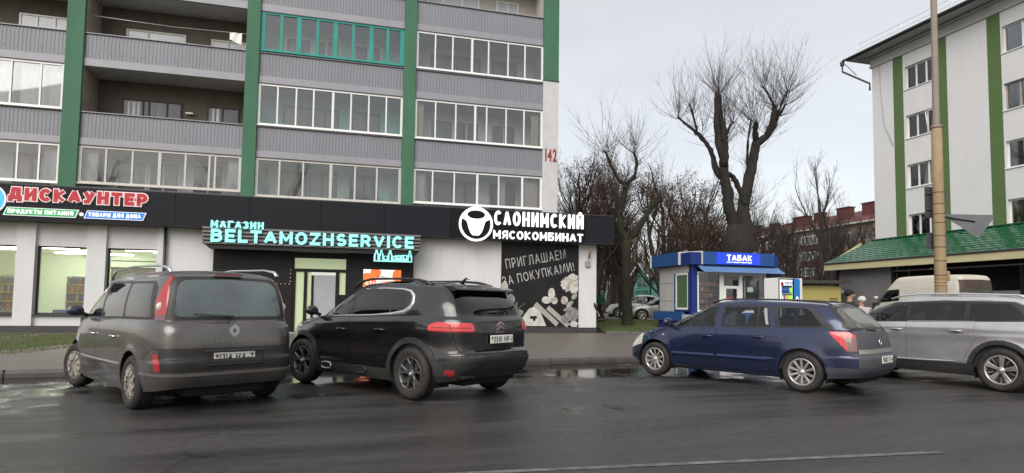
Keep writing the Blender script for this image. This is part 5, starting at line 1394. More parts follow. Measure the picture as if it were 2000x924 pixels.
# ---------------- lean-to pavilion with the green metal-tile roof
def eave(px_t): pass
SHD = empty('green_roofed_shed', (21.106, 35.525, 0), RBang, 'low grey pavilion with a shiny green tiled roof in front of the white block', 'building')
YE = -2.62; S0, S1 = -1.15, 20.0; ZE, ZR = 3.80, 5.20
M_gr = mat('green_metal_tile', (.012, .120, .048), .25, .2, coat=.5, var=.6, vscale=1.5, vcol=(.012, .085, .04))
rows = 11; mb = MB(); vs = []; fs = []
ncol = 140; cs_ = np.linspace(0, 1, ncol + 1)
for r in range(rows):
    for (t0, t1, dz0, dz1) in ((r / rows, (r + 1) / rows, .030, .0),):
        b0 = len(vs)
        for tt, dz in ((t0, dz0), (t1, dz1)):
            for c in cs_:
                sA = S0 + (0.95) * tt; s = sA + (S1 - sA) * c; y = YE + (0.02 - YE) * tt; z = ZE + .12 + (ZR - ZE) * tt + dz + .016 * math.cos(s * 2 * math.pi / .22 * 1.0)
                vs.append((s, y, z))
        for c in range(ncol): fs.append((b0 + c, b0 + c + 1, b0 + ncol + 2 + c, b0 + ncol + 1 + c))
    if r:   # step riser
        b1 = b0 - (ncol + 1)
        for c in range(ncol): fs.append((b1 + c, b1 + c + 1, b0 + c + 1, b0 + c))
ro = MB(); ro.add(vs, fs, M_gr, False); ro.build('roof', SHD)
bx('fascia_board', SHD, S0 + .02, S1, YE + .0, YE + .06, ZE - .28, ZE + .10, mat('cream_board', (.55, .50, .30), .6, var=.4, vscale=2, vcol=(.45, .41, .25))); bx('gutter', SHD, S0, S1, YE - .06, YE - .004, ZE + .06, ZE + .15, M_ledge, .015)
mb = MB(); mb.prism([(YE + .06, ZE - .26), (0, ZE - .26), (0, ZR + .05), (YE + .06, ZE + .05)], S0 + .05, S0 + .12, mat('cream_board'), 'x'); mb.build('gable_board', SHD)
bx('ridge_cap', SHD, S0 + .9, S1, -.12, .0 - .004, ZR + .10, ZR + .17, M_gr, .02)
M_shw = mat('shed_grey', (.175, .175, .185), .8, var=.5, vscale=1.5, vcol=(.12, .12, .13), bump=.2, bscale=30)
YS = YE + .55
bx('wall', SHD, -.65, 3.0, YS, YS + .2, .2, ZE - .05, M_shw); bx('wall', SHD, 9.6, S1, YS, YS + .2, .2, ZE - .05, M_shw); bx('wall', SHD, 3.0, 9.6, YS, YS + .2, .2, 2.2, M_shw)
bx('header', SHD, 3.0, 9.6, YS, YS + .2, 3.52, ZE - .05, M_pblack); bx('corner_post', SHD, -.75, -.6, YS - .05, YS + .2, .2, ZE - .05, M_pblack); bx('post', SHD, 2.95, 3.12, YS - .04, YS + .1, .2, ZE - .05, M_pblack); bx('post', SHD, 9.3, 9.42, YS - .04, YS + .1, .2, ZE - .05, M_pblack)
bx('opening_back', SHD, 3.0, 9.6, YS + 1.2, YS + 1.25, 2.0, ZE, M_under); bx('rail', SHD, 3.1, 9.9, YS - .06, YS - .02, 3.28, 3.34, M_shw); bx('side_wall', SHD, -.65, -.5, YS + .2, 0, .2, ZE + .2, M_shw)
bx('lamp', SHD, 5.2, 5.32, YS - .1, YS, 3.3, 3.36, M_frame, .01)

# ---------------- tobacco kiosk
KO = Vector((7.449, 25.3, 0)); KW = Matrix.Translation(KO) @ Matrix.Rotation(R(15.03), 4, 'Z')
KI = empty('tobacco_kiosk', KO, R(15.03), 'blue and white tobacco kiosk with a light blue awning', 'kiosk')
M_kb = mat('kiosk_blue', (.018, .085, .28), .45, .05, var=.6, vscale=1.5, vcol=(.018, .06, .19)); M_kbd = mat('kiosk_navy', (.010, .030, .17), .4, .1); M_kw = mat('kiosk_white', (.50, .49, .49), .5, .1, var=.5, vscale=2, vcol=(.40, .385, .38))
M_kbb = mat('kiosk_sign_blue', (.015, .05, .55), .4, emit=(.03, .08, .9), estr=.28)
W_, D_ = 3.71, 2.78
bx('floor', KI, .02, W_, .02, D_, .28, .95, M_kw); bx('skirt', KI, -.03, W_ + .03, -.03, D_ + .03, .25, .70, M_kbd); bx('lower_band', KI, -.05, W_ + .05, -.12, -.0, .76, 1.10, M_kb, .01); bx('lower_band', KI, -.12, -.0, -.05, .62, .78, 1.0, M_kw); bx('lower_band', KI, -.14, -.005, .62, D_ + .3, .72, 1.10, M_kb, .01)
bx('back_wall', KI, 0, W_, D_ - .06, D_, .7, 3.1, M_kw); bx('side_wall', KI, W_ - .06, W_, 0, D_, .7, 3.1, M_kw)
bx('corner_post', KI, -.04, .20, -.04, .22, 1.0, 3.08, M_kbd, .01); bx('corner_post', KI, 3.52, 3.74, -.04, .2, 1.0, 3.08, M_kbd, .01); bx('corner_post', KI, -.02, .10, D_ - .06, D_ + .02, 1.0, 3.08, M_kbd)
# side panels (left face): white panels with joints
for (y0, y1) in ((1.45, 2.1), (2.11, 2.74)):
    for (z0, z1) in ((1.11, 1.55), (1.565, 2.33), (2.345, 3.05)): bx('panel', KI, -.02, .03, y0, y1, z0, z1, M_kw, .006)
bx('panel', KI, -.02, .03, .24, 1.44, 2.76, 3.05, M_kw, .006)
mb = MB()
for (y0, y1, z0, z1) in ((1.33, 1.43, 1.11, 2.76), (.23, .31, 1.11, 2.76), (.31, 1.33, 1.11, 1.20)): mb.box(-.03, .04, y0, y1, z0, z1, M_kbd)
for (y0, y1, z0, z1) in ((1.25, 1.33, 1.2, 2.75), (.31, .39, 1.2, 2.75), (.39, 1.25, 1.2, 1.28), (.39, 1.25, 2.66, 2.75)): mb.box(-.02, .05, y0, y1, z0, z1, M_frame)
w_ = mb.build('side_window', KI); bx('pane', w_, .0, .02, .39, 1.25, 1.28, 2.66, mat('green_blind_glass', (.085, .15, .075), .25, coat=.8, var=.5, vscale=2, vcol=(.06, .10, .055), stretch=(1, 5, .3)))
# front
mb = MB(); f0 = -.02
for (x0, x1, z0, z1) in ((.21, .28, 1.1, 2.78), (1.26, 1.33, 1.1, 2.78), (1.33, 1.46, 1.1, 2.78), (2.20, 2.36, 1.1, 2.78), (3.44, 3.52, 1.1, 2.78), (.28, 1.26, 2.70, 2.78), (1.46, 2.20, 2.70, 2.78), (2.36, 3.44, 2.70, 2.78), (.28, 1.26, 1.1, 1.2), (1.46, 2.2, 1.1, 1.62), (2.36, 3.44, 1.1, 1.2), (1.46, 2.20, 2.10, 2.22), (1.46, 1.56, 1.62, 2.10), (2.10, 2.20, 1.62, 2.10)): mb.box(x0, x1, f0, .06, z0, z1, M_frame, .004)
fr_ = mb.build('front_frame', KI)
Gk = glass('kiosk_glass', (.85, .88, .88), .025, .02)
for (x0, x1, z0, z1) in ((.28, 1.26, 1.2, 2.70), (1.46, 2.2, 2.22, 2.70), (1.56, 2.10, 1.62, 2.10), (2.36, 3.44, 1.2, 2.70)): bx('pane', fr_, x0, x1, .02, .028, z0, z1, Gk)
bx('inner_wall', KI, .15, W_ - .1, .9, .92, 1.0, 3.05, mat('kiosk_inside', (.025, .024, .023), .8, var=.6, vscale=3)); bx('blind', KI, 2.37, 3.43, .05, .06, 1.2, 2.60, mat('kiosk_blind', (.20, .21, .20), .5, var=.6, vscale=2, vcol=(.12, .12, .11)))
bx('divider', KI, 1.3, 1.34, .08, .9, 1, 2.8, mat('kiosk_inside'))
M_signg0 = mat('shelf_grey', (.3, .3, .31), .5); shf = MB(); gd = MB(); rg = random.Random(11); cols = [mat('goods_red'), mat('goods_brown'), mat('goods_cream'), mat('goods_dark'), mat('goods_orange'), mat('goods_blue')]
for z in (1.25, 1.49, 1.73, 1.97, 2.21): 
    shf.box(.28, 1.26, .10, .40, z, z + .018, M_signg0); x = .30
    while x < 1.2: ww = rg.uniform(.05, .09); gd.box(x, x + ww * .85, .14, .3, z + .025, z + rg.uniform(.12, .2), rg.choice(cols), .006); x += ww
shf.build('display_shelf', KI); gd.build('goods', KI, kind='stuff')
bx('notice', KI, 2.60, 2.88, -.005, .015, 1.98, 2.18, mat('paper_green', (.50, .58, .50), .6)); bx('notice', KI, 2.44, 2.50, -.005, .015, 1.7, 2.55, mat('paper_mix', (.4, .38, .36), .6, var=1, vscale=20, vcol=(.1, .1, .12))); bx('notice', KI, 1.60, 1.92, .005, .018, 1.64, 1.74, M_red); bx('notice', KI, 3.2, 3.42, -.005, .015, 1.3, 1.75, mat('paper_cream', (.5, .45, .32), .6))
bx('serving_hatch', KI, 1.62, 2.06, .03, .035, 1.76, 2.06, M_under)
# roof band with chamfered white corners
def band(x0, y0, x1, y1, z0, z1, m, nm='fascia'):
    d = np.array([x1 - x0, y1 - y0]); n = np.array([d[1], -d[0]]) / np.linalg.norm(d) * .06
    mb = MB(); mb.prism([(x0, y0), (x1, y1), (x1 - n[0], y1 - n[1]), (x0 - n[0], y0 - n[1])], z0, z1, m, 'z'); return mb.build(nm, KI)
zb0, zb1 = 3.08, 3.60
band(.30, -.30, 3.72, -.30, zb0, zb1, M_kb); band(-.30, .62, .30, -.30, zb0 - .005, zb1 + .02, M_kw); band(-.30, D_ + .25, -.30, .62, zb0, zb1 + .02, M_kb); band(3.72, -.30, 4.02, .2, zb0 - .005, zb1 + .02, M_kw); band(4.02, .2, 4.02, D_ + .2, zb0, zb1, M_kb)
bx('roof', KI, -.24, 3.96, -.24, D_ + .3, 3.06, 3.56, M_kbd); bx('corner_trim', KI, -.33, -.29, D_ + .2, D_ + .28, 3.06, 3.64, M_frame)
for (x, y) in ((.05, .6), (3.2, .3)): MB().tube([(x - .08, y, 3.56), (x - .06, y, 3.68), (x, y, 3.73), (x + .06, y, 3.68), (x + .08, y, 3.56)], .016, M_kw, 6).build('lifting_loop', KI)
bx('sign_panel', KI, .92, 3.0, -.325, -.30, 3.10, 3.58, M_kbb)
ks = empty('kiosk_sign', KO, R(15.03), 'white lettering ТАБАК on the bright blue band of the kiosk', 'sign')
block('ТАБАК', ks, 1.40, 2.60, 3.25, 3.50, -.345, mat('sign_pale', (.7, .75, .85), .4, emit=(.75, .82, 1), estr=.6), .055, .018, .04)
for (x0, x1) in ((1.40, 1.98), (2.03, 2.60)): block('МАГАЗИН' if x0 < 1.5 else 'РАБОТАЕТ', ks, x0, x1, 3.16, 3.215, -.335, mat('sign_pale'), .016, .008, .012, joined=True, name='small_text')
# awning
M_aw = mat('awning_blue', (.115, .215, .42), .5, var=.3, vscale=2, vcol=(.09, .17, .34)); vs = []; fs = []
prof = [(-.10, 3.06), (-.25, 2.98), (-.42, 2.86), (-.58, 2.80), (-.60, 2.75), (-.59, 2.75), (-.57, 2.785), (-.41, 2.845), (-.24, 2.965), (-.10, 3.045)]
for x in (.14, 4.0): vs += [(x, y, z) for y, z in prof]
n_ = len(prof); fs = [(i, (i + 1) % n_, n_ + (i + 1) % n_, n_ + i) for i in range(n_)] + [tuple(range(n_))[::-1], tuple(range(n_, 2 * n_))]
MB().add(vs, fs, M_aw).build('awning', KI)
for x in (.2, 3.9): MB().tube([(x, -.05, 2.7), (x, -.3, 2.72), (x, -.56, 2.79)], .012, M_kbd, 6).build('awning_arm', KI)

# ---------------- drinks machine
VM = empty('drinks_machine', (10.55, 24.3, 0), R(22), 'tall drinks vending machine with a PEPSI panel and a blue side', 'vending machine')
zg = .36
bx('cabinet', VM, 0, .80, 0, .75, zg, 2.52, M_frame, .01); bx('black_frame', VM, .0, .80, -.02, .0, zg, 2.50, M_pblack)
bx('display_panel', VM, .04, .70, -.035, -.02, .9, 2.45, mat('panel_white_lit', (.75, .76, .76), .4, emit=(.9, .95, 1), estr=.35))
cv_ = [mat('can_' + k, c, .35, emit=c, estr=.35) for k, c in (('navy', (.02, .07, .25)), ('blue', (.03, .16, .45)), ('orange', (.8, .32, .04)), ('lime', (.35, .7, .08)), ('pale', (.5, .6, .7)))]
bx('display_back', VM, .12, .68, -.038, -.034, .95, 2.22, mat('display_navy', (.02, .05, .09), .4))
for r_, z in enumerate((1.92, 1.62, 1.32, 1.02)):
    for c_ in range(7):
        k = (0 if c_ < 5 else 3) if r_ == 0 else ([4, 0, 2, 2, 3, 3, 3][c_] if r_ == 1 else [0, 1, 0, 2, 2, 1, 4][c_])
        MB().lathe([(.001, .22), (.016, .22), (.018, .17), (.030, .14), (.030, .0), (.001, 0)], cv_[k], 8, (.165 + c_ * .078, -.05, z), 'z').build('bottle', VM)
mb = MB(); [mb.box(.12, .68, -.06, -.03, z, z + .02, M_frame) for z in (1.88, 1.58, 1.28, .98)]; mb.build('rack', VM)
block('РЕРSI', VM, .30, .68, 2.26, 2.36, -.042, M_kb, .02, .004, .02); MB().lathe([(.075, -.045), (.001, -.045)], M_red, 20, (.15, 0, 2.28), 'y', False).build('logo', VM)
# the side/front blue strip
bx('blue_panel', VM, .80, 1.12, -.02, .02, zg, 2.50, mat('machine_blue', (.02, .17, .50), .35, emit=(.02, .2, .6), estr=.12), .01); bx('edge', VM, 1.12, 1.24, -.02, .75, zg, 2.52, M_frame, .01)
mb = MB(); mb.lathe([(.13, -.028), (.001, -.028)], M_wl, 24, (0, 0, 0), 'y', False); o = mb.build('logo', VM); o.location = (.95, 0, 1.55); o.scale = (.75, 1, 1.9)
mb = MB(); mb.add([(-.09, 0, .06), (-.02, 0, .09), (.06, 0, .08), (.10, 0, .02), (.03, 0, .015), (-.04, 0, -.03), (-.10, 0, -.02)], [tuple(range(7))], mat('logo_red', (.6, .02, .03), .4)); mb.add([(-.10, 0, -.05), (-.03, 0, -.06), (.04, 0, -.015), (.10, 0, -.01), (.07, 0, -.08), (0, 0, -.11), (-.07, 0, -.09)], [tuple(range(7))], mat('logo_blue', (.02, .08, .45), .4)); o2 = mb.build('logo_wave', o); o2.location = (0, -.034, 0)

# ---------------- yellow market hall
YH = empty('yellow_market_hall', (17.8, 34.0, 0), R(15.03), 'low yellow building with a dark sloping roof behind the drinks machine', 'building')
M_yel = mat('yellow_wall', (.46, .40, .14), .8, var=.5, vscale=1, vcol=(.37, .32, .12))
bx('wall', YH, -7.3, .5, 0, 6, .3, 2.55, M_yel); MB().prism([(-7.5, 2.54), (.9, 2.72), (.9, 2.9), (-7.5, 2.71)], -.35, 6.2, mat('roof_felt', (.055, .05, .045), .9)).build('roof', YH)
mb = MB(); mb.add([(.5, .3, 2.55), (.5, 1.8, 2.55), (1.3, 1.8, 2.2), (1.3, .3, 2.2), (.5, .3, 2.2), (.5, 1.8, 2.2)], [(0, 1, 2, 3), (0, 3, 4), (1, 5, 2)], M_cream); mb.build('awning', YH)
bx('vent_grille', YH, -.25, .25, -.03, 0, 1.2, 1.9, mat('grille', (.10, .08, .03), .7)); 
for k in range(4): bx('slat', YH, -.24, .24, -.06, -.03, 1.25 + k * .17, 1.31 + k * .17, M_yel)

# ---------------- small turquoise house
TH = empty('turquoise_house', (11.74, 52.0, 0), R(15.03), 'small turquoise house with a grey tiled roof behind the parked cars', 'house')
M_tq = mat('turquoise_wall', (.12, .40, .31), .85, var=.4, vscale=2, vcol=(.10, .33, .26)); M_tile = mat('roof_tile_grey', (.11, .13, .12), .7, var=.9, vscale=9, vcol=(.03, .04, .035)); zE, zA = 3.85, 4.95
mb = MB(); mb.box(0, 9, 0, 3.1, .3, zE, M_tq); mb.prism([(0, zE), (3.1, zE), (1.55, zA - .08)], 0.0, 9, M_tq, 'x'); mb.build('wall', TH)
for sg, y0 in ((1, -.35), (-1, 3.45)):
    vs = [(-.35, y0, zE - .22), (9.3, y0, zE - .22), (9.3, 1.55, zA), (-.35, 1.55, zA)]; vs += [(v[0], v[1], v[2] + .09) for v in vs]
    MB().add(vs, [(0, 1, 2, 3), (4, 5, 6, 7), (0, 1, 5, 4), (0, 4, 7, 3), (1, 2, 6, 5)], M_tile).build('roof', TH)
tl = MB().box(0, .42, 0, .30, 0, .03, M_tile).mesh('roof_tile'); sl_ = math.atan2(zA - (zE - .22), 1.9); hyp = math.hypot(1.9, zA - zE + .22)
for r_ in range(7):
    for c_ in range(18):
        o = bpy.data.objects.new('roof_tile', tl); link(o, TH); d = .02 + r_ * .31; o.location = (-.32 + c_ * .45 + .2 * (r_ % 2), -.35 + d * math.cos(sl_), zE - .13 + d * math.sin(sl_) + .012); o.rotation_euler = (sl_ - .05, 0, 0)
for (ya, za, yb, zb) in ((-.38, zE - .25, 1.55, zA - .02), (3.48, zE - .25, 1.55, zA - .02)):
    mb = MB(); mb.add([(-.40, ya, za), (-.40, yb, zb), (-.40, yb, zb + .16), (-.40, ya, za + .16), (-.34, ya, za), (-.34, yb, zb), (-.34, yb, zb + .16), (-.34, ya, za + .16)], [(0, 1, 2, 3), (4, 5, 6, 7), (0, 1, 5, 4), (3, 2, 6, 7)], M_frame); mb.build('bargeboard', TH)
for y0 in (.75, 1.60):
    bx('window', TH, -.03, .0, y0, y0 + .62, 2.85, 3.7, M_tq); bx('pane', TH, -.035, -.03, y0 + .06, y0 + .56, 2.9, 3.65, mat('grey_shutter', (.12, .11, .11), .5, var=.5, vscale=8, vcol=(.2, .19, .18)))
MB().tube([(-.1, -.05, zE - .2), (-.05, -.06, 3.3), (-.05, -.06, .5)], .06, M_pblack, 6).build('downpipe', TH)
write('АВТО•ОТОГРЕВ', TH, .3, 2.8, 2.35, 2.66, -.04, M_platetxt, .01, .006, .12, M0=Matrix(((0, 1, 0, -.0), (-1, 0, 0, 3.1), (0, 0, 1, 0), (0, 0, 0, 1))), joined=True, name='wall_lettering')

# ---------------- distant brick block with red roof
FB = empty('red_roofed_apartment_block', (54.9, 97.0, 0), R(-74.67), 'distant brick apartment block with a dark red roof, chimneys and maroon balconies', 'building')
M_brick = mat('distant_brick', (.30, .235, .20), .9, var=.7, vscale=.8, vcol=(.20, .15, .125)); M_rr = mat('red_roof', (.12, .040, .044), .6, var=.5, vscale=.6, vcol=(.11, .03, .03)); M_mar = mat('maroon_panel', (.075, .018, .025), .7); M_chim = mat('chimney_red', (.13, .035, .035), .85, var=.6, vscale=2, vcol=(.07, .025, .025))
L0_, L1_ = -36, 3.0; EZ = 14.9
bx('wall', FB, L0_, L1_, 0, 12, 0, EZ, M_brick)
mb = MB(); mb.add([(L0_ - .6, -.7, EZ), (L1_ + .6, -.7, EZ), (L1_ + .6, 12.7, EZ), (L0_ - .6, 12.7, EZ), (L0_ + 5, 6, EZ + 3.0), (L1_ - 4, 6, EZ + 3.0)], [(0, 1, 5, 4), (1, 2, 5), (2, 3, 4, 5), (3, 0, 4), (0, 3, 2, 1)], M_rr); mb.build('roof', FB)
bx('eaves', FB, L0_ - .65, L1_ + .65, -.8, -.6, EZ - .15, EZ + .12, mat('pale_gutter', (.5, .48, .46), .7))
for (s, w__, h, yy_) in ((-6.5, 2.6, 2.6, 2.0), (-2.2, 2.4, 2.9, 3.0), (1.2, 2.0, 2.0, 4.5), (-17, 3.4, 2.4, 2.0), (-13.5, 2.0, 2.8, 3.5), (-22, 2.2, 2.0, 4.5), (-30, 3.0, 2.2, 2.0), (-26, 1.8, 2.4, 4.0)):
    c_ = bx('chimney', FB, s, s + w__, yy_, yy_ + 1.2, EZ + .3, EZ + h + .6, M_chim); bx('chimney_cap', c_, s - .15, s + w__ + .15, yy_ - .15, yy_ + 1.35, EZ + h + .6, EZ + h + .75, M_rr)
wn = MB(); wn.box(0, 1.5, -.04, .05, 0, 1.4, M_frame); wn.box(.07, .70, -.06, -.04, .08, 1.32, M_dark); wn.box(.78, 1.43, -.06, -.04, .08, 1.32, M_dark); wme = wn.mesh('window')
for fl in range(5):
    z = 1.2 + fl * 2.75
    for s in np.arange(-34, 2, 3.1):
        if any(abs(s - q) < 2.2 for q in (-9.5, -20.5, -31.0)): continue
        o = bpy.data.objects.new('window', wme); link(o, FB); o.location = (s, 0, z)
    for q in (-9.5, -20.5, -31.0):
        b_ = bx('balcony', FB, q - 1.9, q + 1.9, -1.1, 0, z - 1.0, z + .05, M_mar); bx('balcony_glazing', b_, q - 1.85, q + 1.85, -1.05, 0, z + .05, z + 1.45, M_dark)
        for k in range(5): bx('mullion', b_, q - 1.9 + k * .93, q - 1.8 + k * .93, -1.12, -1.0, z + .05, z + 1.45, M_frame)
        bx('mullion', b_, q - 1.9, q + 1.9, -1.12, -1.0, z + 1.4, z + 1.5, M_frame); bx('mullion', b_, q - 1.9, q + 1.9, -1.13, -1.0, z + .03, z + .11, M_frame)
# ================================================================ trees
M_bark = mat('bark', (.015, .012, .010), .95, var=.9, vscale=5, vcol=(.034, .029, .023), bump=1.0, bscale=14, stretch=(1, 1, .35))
M_barkg = mat('bark_mossy', (.018, .016, .011), .95, var=.9, vscale=3, vcol=(.030, .034, .016), bump=1.0, bscale=14, stretch=(1, 1, .4))
M_barkbg = mat('bark_brown', (.045, .036, .029), .95, var=.8, vscale=3, vcol=(.028, .023, .019))
M_twig = mat('twig', (.045, .036, .030), .9, var=.5, vscale=2, vcol=(.05, .036, .028))
M_twigr = mat('twig_reddish', (.080, .055, .042), .9)
M_leafb = mat('withered_leaf', (.16, .088, .062), .9, var=1, vscale=1.3, vcol=(.075, .048, .035))
class Tree:
    def __init__(s, seed): s.r = random.Random(seed); s.T = MB(); s.C = MB(); s.leafv = []; s.leaff = []
    def seg(s, mb, pts, rads, m, n):
        mb.tube(pts, rads, m, n, cap=False, smooth=True)
    def twig(s, p, d, L, r0, m, sub=3, up=.35, curl=.25, nseg=5):
        p = Vector(p); d = Vector(d).normalized(); pts = [p.copy()]; rg = s.r; side = Vector((rg.uniform(-1, 1), rg.uniform(-1, 1), rg.uniform(-.3, .3))) * curl
        for i in range(nseg):
            d = (d + Vector((0, 0, up)) * .28 + side * .22 + Vector((rg.uniform(-1, 1), rg.uniform(-1, 1), rg.uniform(-1, 1))) * .09).normalized(); p = p + d * L / nseg; pts.append(p.copy())
        rads = [r0 * (1 - .82 * i / nseg) for i in range(nseg + 1)]; s.seg(s.C, pts, rads, m, 3)
        for k in range(sub):
            i = rg.randint(1, nseg - 1); dd = (pts[i + 1] - pts[i]).normalized(); q = (dd + Vector((rg.uniform(-1, 1), rg.uniform(-1, 1), rg.uniform(-.2, .9))) * .75).normalized()
            s.twig(pts[i], q, L * rg.uniform(.2, .55), rads[i] * .75, m, 0, up, curl, 3)
        return pts
    def leaf(s, p, sz):
        rg = s.r; a = Vector((rg.uniform(-1, 1), rg.uniform(-1, 1), rg.uniform(-1, 1))).normalized(); b = a.cross(Vector((rg.uniform(-1, 1), rg.uniform(-1, 1), rg.uniform(-1, 1)))).normalized()
        o = len(s.leafv); s.leafv += [p - a * sz, p + b * sz * .55, p + a * sz, p - b * sz * .55]; s.leaff.append((o, o + 1, o + 2, o + 3))
    def grow(s, p, d, L, r, lev, P):
        rg = s.r; nseg = 5 if lev < 2 else 4; pts = [Vector(p)]; d = Vector(d).normalized(); q = Vector(p)
        wob = P['wob'] * (1 + lev * .3)
        for i in range(nseg):
            d = (d + Vector((rg.uniform(-1, 1), rg.uniform(-1, 1), rg.uniform(-.5, .8))) * wob + Vector((0, 0, P['up'])) * .15).normalized(); q = q + d * L / nseg; pts.append(q.copy())
        r1 = r * (.55 if lev == 0 else .35); rads = [r + (r1 - r) * i / nseg for i in range(nseg + 1)]
        s.seg(s.T if lev == 0 else s.C, pts, rads, P['m'] if lev < 2 else P['mt'], (8 if lev == 0 else 5) if lev < 2 else 3)
        if lev >= P['lev']:
            if P['leaf']:
                for k in range(P['leaf']):
                    if rg.random() < P.get('lp', .6): s.leaf(pts[rg.randint(1, nseg)] + Vector((rg.uniform(-1, 1), rg.uniform(-1, 1), rg.uniform(-1, 1))) * .22, rg.uniform(.03, .07))
            return
        n = P['n'][lev]
        for k in range(n):
            t = rg.uniform(P['t0'][lev], 1.0); i = min(int(t * nseg), nseg - 1); a = pts[i].lerp(pts[i + 1], t * nseg - i); dd = (pts[i + 1] - pts[i]).normalized()
            az = rg.uniform(0, 6.283); u = dd.cross(Vector((math.cos(az), math.sin(az), .3))).normalized(); sp_ = P['sp'][lev] * rg.uniform(.7, 1.25)
            nd = (dd * math.cos(sp_) + u * math.sin(sp_)).normalized(); s.grow(a, nd, L * P['lr'][lev] * rg.uniform(.7, 1.15) * (1.15 - .35 * t), max(.0035, rads[i] * P['rr']), lev + 1, P)
    def build(s, root):
        if s.T.v: s.T.build('trunk', root)
        if s.C.v: s.C.build('crown', root)
        if s.leafv: MB().add(s.leafv, s.leaff, M_leafb).build('leaves', root, kind='stuff')
def pol(pts, D, base_y, rg, amp):
    """branch nodes (x, z) given a gentle depth wander"""
    out = []; y = base_y
    for i, (x, z) in enumerate(pts): out.append((x * y / D, y, 1.353 + (z - 1.353) * y / D)); y += rg.uniform(-amp, amp)
    return out
def hero(name, loc_base, D, trunks, limbs, heads, label, seed, mbark, twigL, ntw, grp=None, yvar=.25):
    t = Tree(seed); rg = t.r; root = empty(name, (loc_base[0], D, loc_base[1]), 0, label, 'tree', grp)
    off = Vector((loc_base[0], D, loc_base[1]))
    def tb(mb, pts, rads, n, m=mbark):
        # add intermediate nodes and bark irregularity
        P_ = []; R_ = []
        for i in range(len(pts) - 1):
            for k in range(5):
                u = k / 5; P_.append(Vector(pts[i]).lerp(Vector(pts[i + 1]), u) + Vector((rg.uniform(-1, 1), rg.uniform(-1, 1), 0)) * (.16 if max(rads) < .3 else .05) * rads[i]); R_.append((rads[i] * (1 - u) + rads[i + 1] * u) * rg.uniform(.95, 1.06) * (rg.uniform(.9, 1.1) if max(rads) < .3 else 1))
        P_.append(Vector(pts[-1])); R_.append(rads[-1]); mb.tube([p - off for p in P_], R_, m, n)
    ends = {}
    for pts, rads in trunks: tb(t.T, [(x, D + dy, z) for x, dy, z in pts], rads, 14)
    for key, (pts, r0, r1, dy) in limbs.items():
        P = [(x, D + dy[0] + (dy[1] - dy[0]) * i / (len(pts) - 1), z) for i, (x, z) in enumerate(pts)]
        rads = [r0 + (r1 - r0) * i / (len(pts) - 1) for i in range(len(pts))]; tb(t.T, P, rads, 9); ends[key] = P
        for q_ in range(3 if r1 > .06 else 0): t.T.ball(tuple(Vector(P[-1]) - off + Vector((rg.uniform(-1, 1), rg.uniform(-1, 1), rg.uniform(-1.5, .3))) * r1 * .7), (r1 * rg.uniform(.6, 1), r1 * rg.uniform(.6, 1), r1 * rg.uniform(.5, .9)), mbark, 8)
        m = Vector(P[-1]) - Vector(P[0])
        for k in range(int(ntw * .6)):
            i = rg.randint(0, len(P) - 2); a = Vector(P[i]).lerp(Vector(P[i + 1]), rg.random()); az = rg.uniform(0, 6.283)
            t.twig(a - off, (math.cos(az), math.sin(az) * .6, rg.uniform(.0, .9)), twigL * rg.uniform(.4, 1.0), .009, M_twig, 3, .5)
    for (x, y, z, n, spread, L) in heads:
        for k in range(int(n * .72)):
            az = rg.uniform(0, 6.283); el = rg.uniform(0, 1) ** .8 * spread
            t.twig(Vector((x, D + y, z)) - off, (math.sin(el) * math.cos(az), math.sin(el) * math.sin(az), math.cos(el)), L * rg.uniform(.6, 1.65), .0110, M_twig, 8, .22 if el < 1.1 else .40)
    t.T.v = [(a + rg.uniform(-.022, .022), b + rg.uniform(-.022, .022), c + rg.uniform(-.02, .02)) for a, b, c in t.T.v]
    t.build(root); return root

BIG = {'L': ([(11.05, 5.0), (10.78, 6.2), (10.58, 7.3), (10.43, 8.29), (10.41, 9.4)], 0.292, 0.198, (0, -.4)), 'L1': ([(10.41, 9.4), (10.3, 10.64), (10.27, 11.92)], 0.146, 0.108, (-.4, -.2)),
 'L2': ([(10.43, 8.29), (10.05, 9.52), (9.93, 10.64), (9.96, 11.83)], 0.181, 0.112, (-.4, -.9)), 'L3': ([(10.58, 7.43), (10.19, 8.16), (9.98, 9.27), (9.58, 9.99), (9.01, 10.56), (8.52, 11.09)], 0.172, 0.047, (-.1, .9)),
 'L3b': ([(9.32, 10.26), (9.05, 11.12), (8.83, 11.56)], 0.060, 0.034, (.4, 0)), 'L4': ([(10.44, 9.28), (10.69, 10.03), (10.72, 10.77)], 0.138, 0.095, (-.3, .5)), 'L5': ([(10.69, 9.9), (10.97, 10.47), (11.22, 10.78)], 0.077, 0.052, (.2, .6)),
 'R': ([(11.42, 5.0), (11.55, 6.33), (11.84, 7.57), (12.12, 8.68), (12.35, 9.74)], 0.327, 0.215, (.1, .4)), 'R1': ([(12.30, 9.6), (12.84, 9.99), (13.06, 10.56), (13.16, 11.46)], 0.206, 0.120, (.4, .1)),
 'R2': ([(12.84, 9.99), (13.3, 10.62), (13.56, 11.12), (14.06, 11.82)], 0.138, 0.043, (.2, .9)), 'R3': ([(13.15, 11.43), (12.83, 11.86), (12.4, 12.3)], 0.060, 0.026, (.1, -.4)), 'R4': ([(13.37, 10.93), (13.62, 11.69), (13.85, 12.22)], 0.069, 0.030, (.5, .2)),
 'R5': ([(11.89, 7.81), (11.75, 8.68), (11.74, 9.79), (11.81, 10.6)], 0.069, 0.043, (.3, -.3)), 'R6': ([(12.31, 9.55), (12.16, 10.17), (12.09, 10.54)], 0.155, 0.112, (.4, -.2)), 'X': ([(11.60, 6.4), (11.25, 7.31), (10.95, 7.8), (10.59, 7.98)], 0.146, 0.120, (0, -.2))}
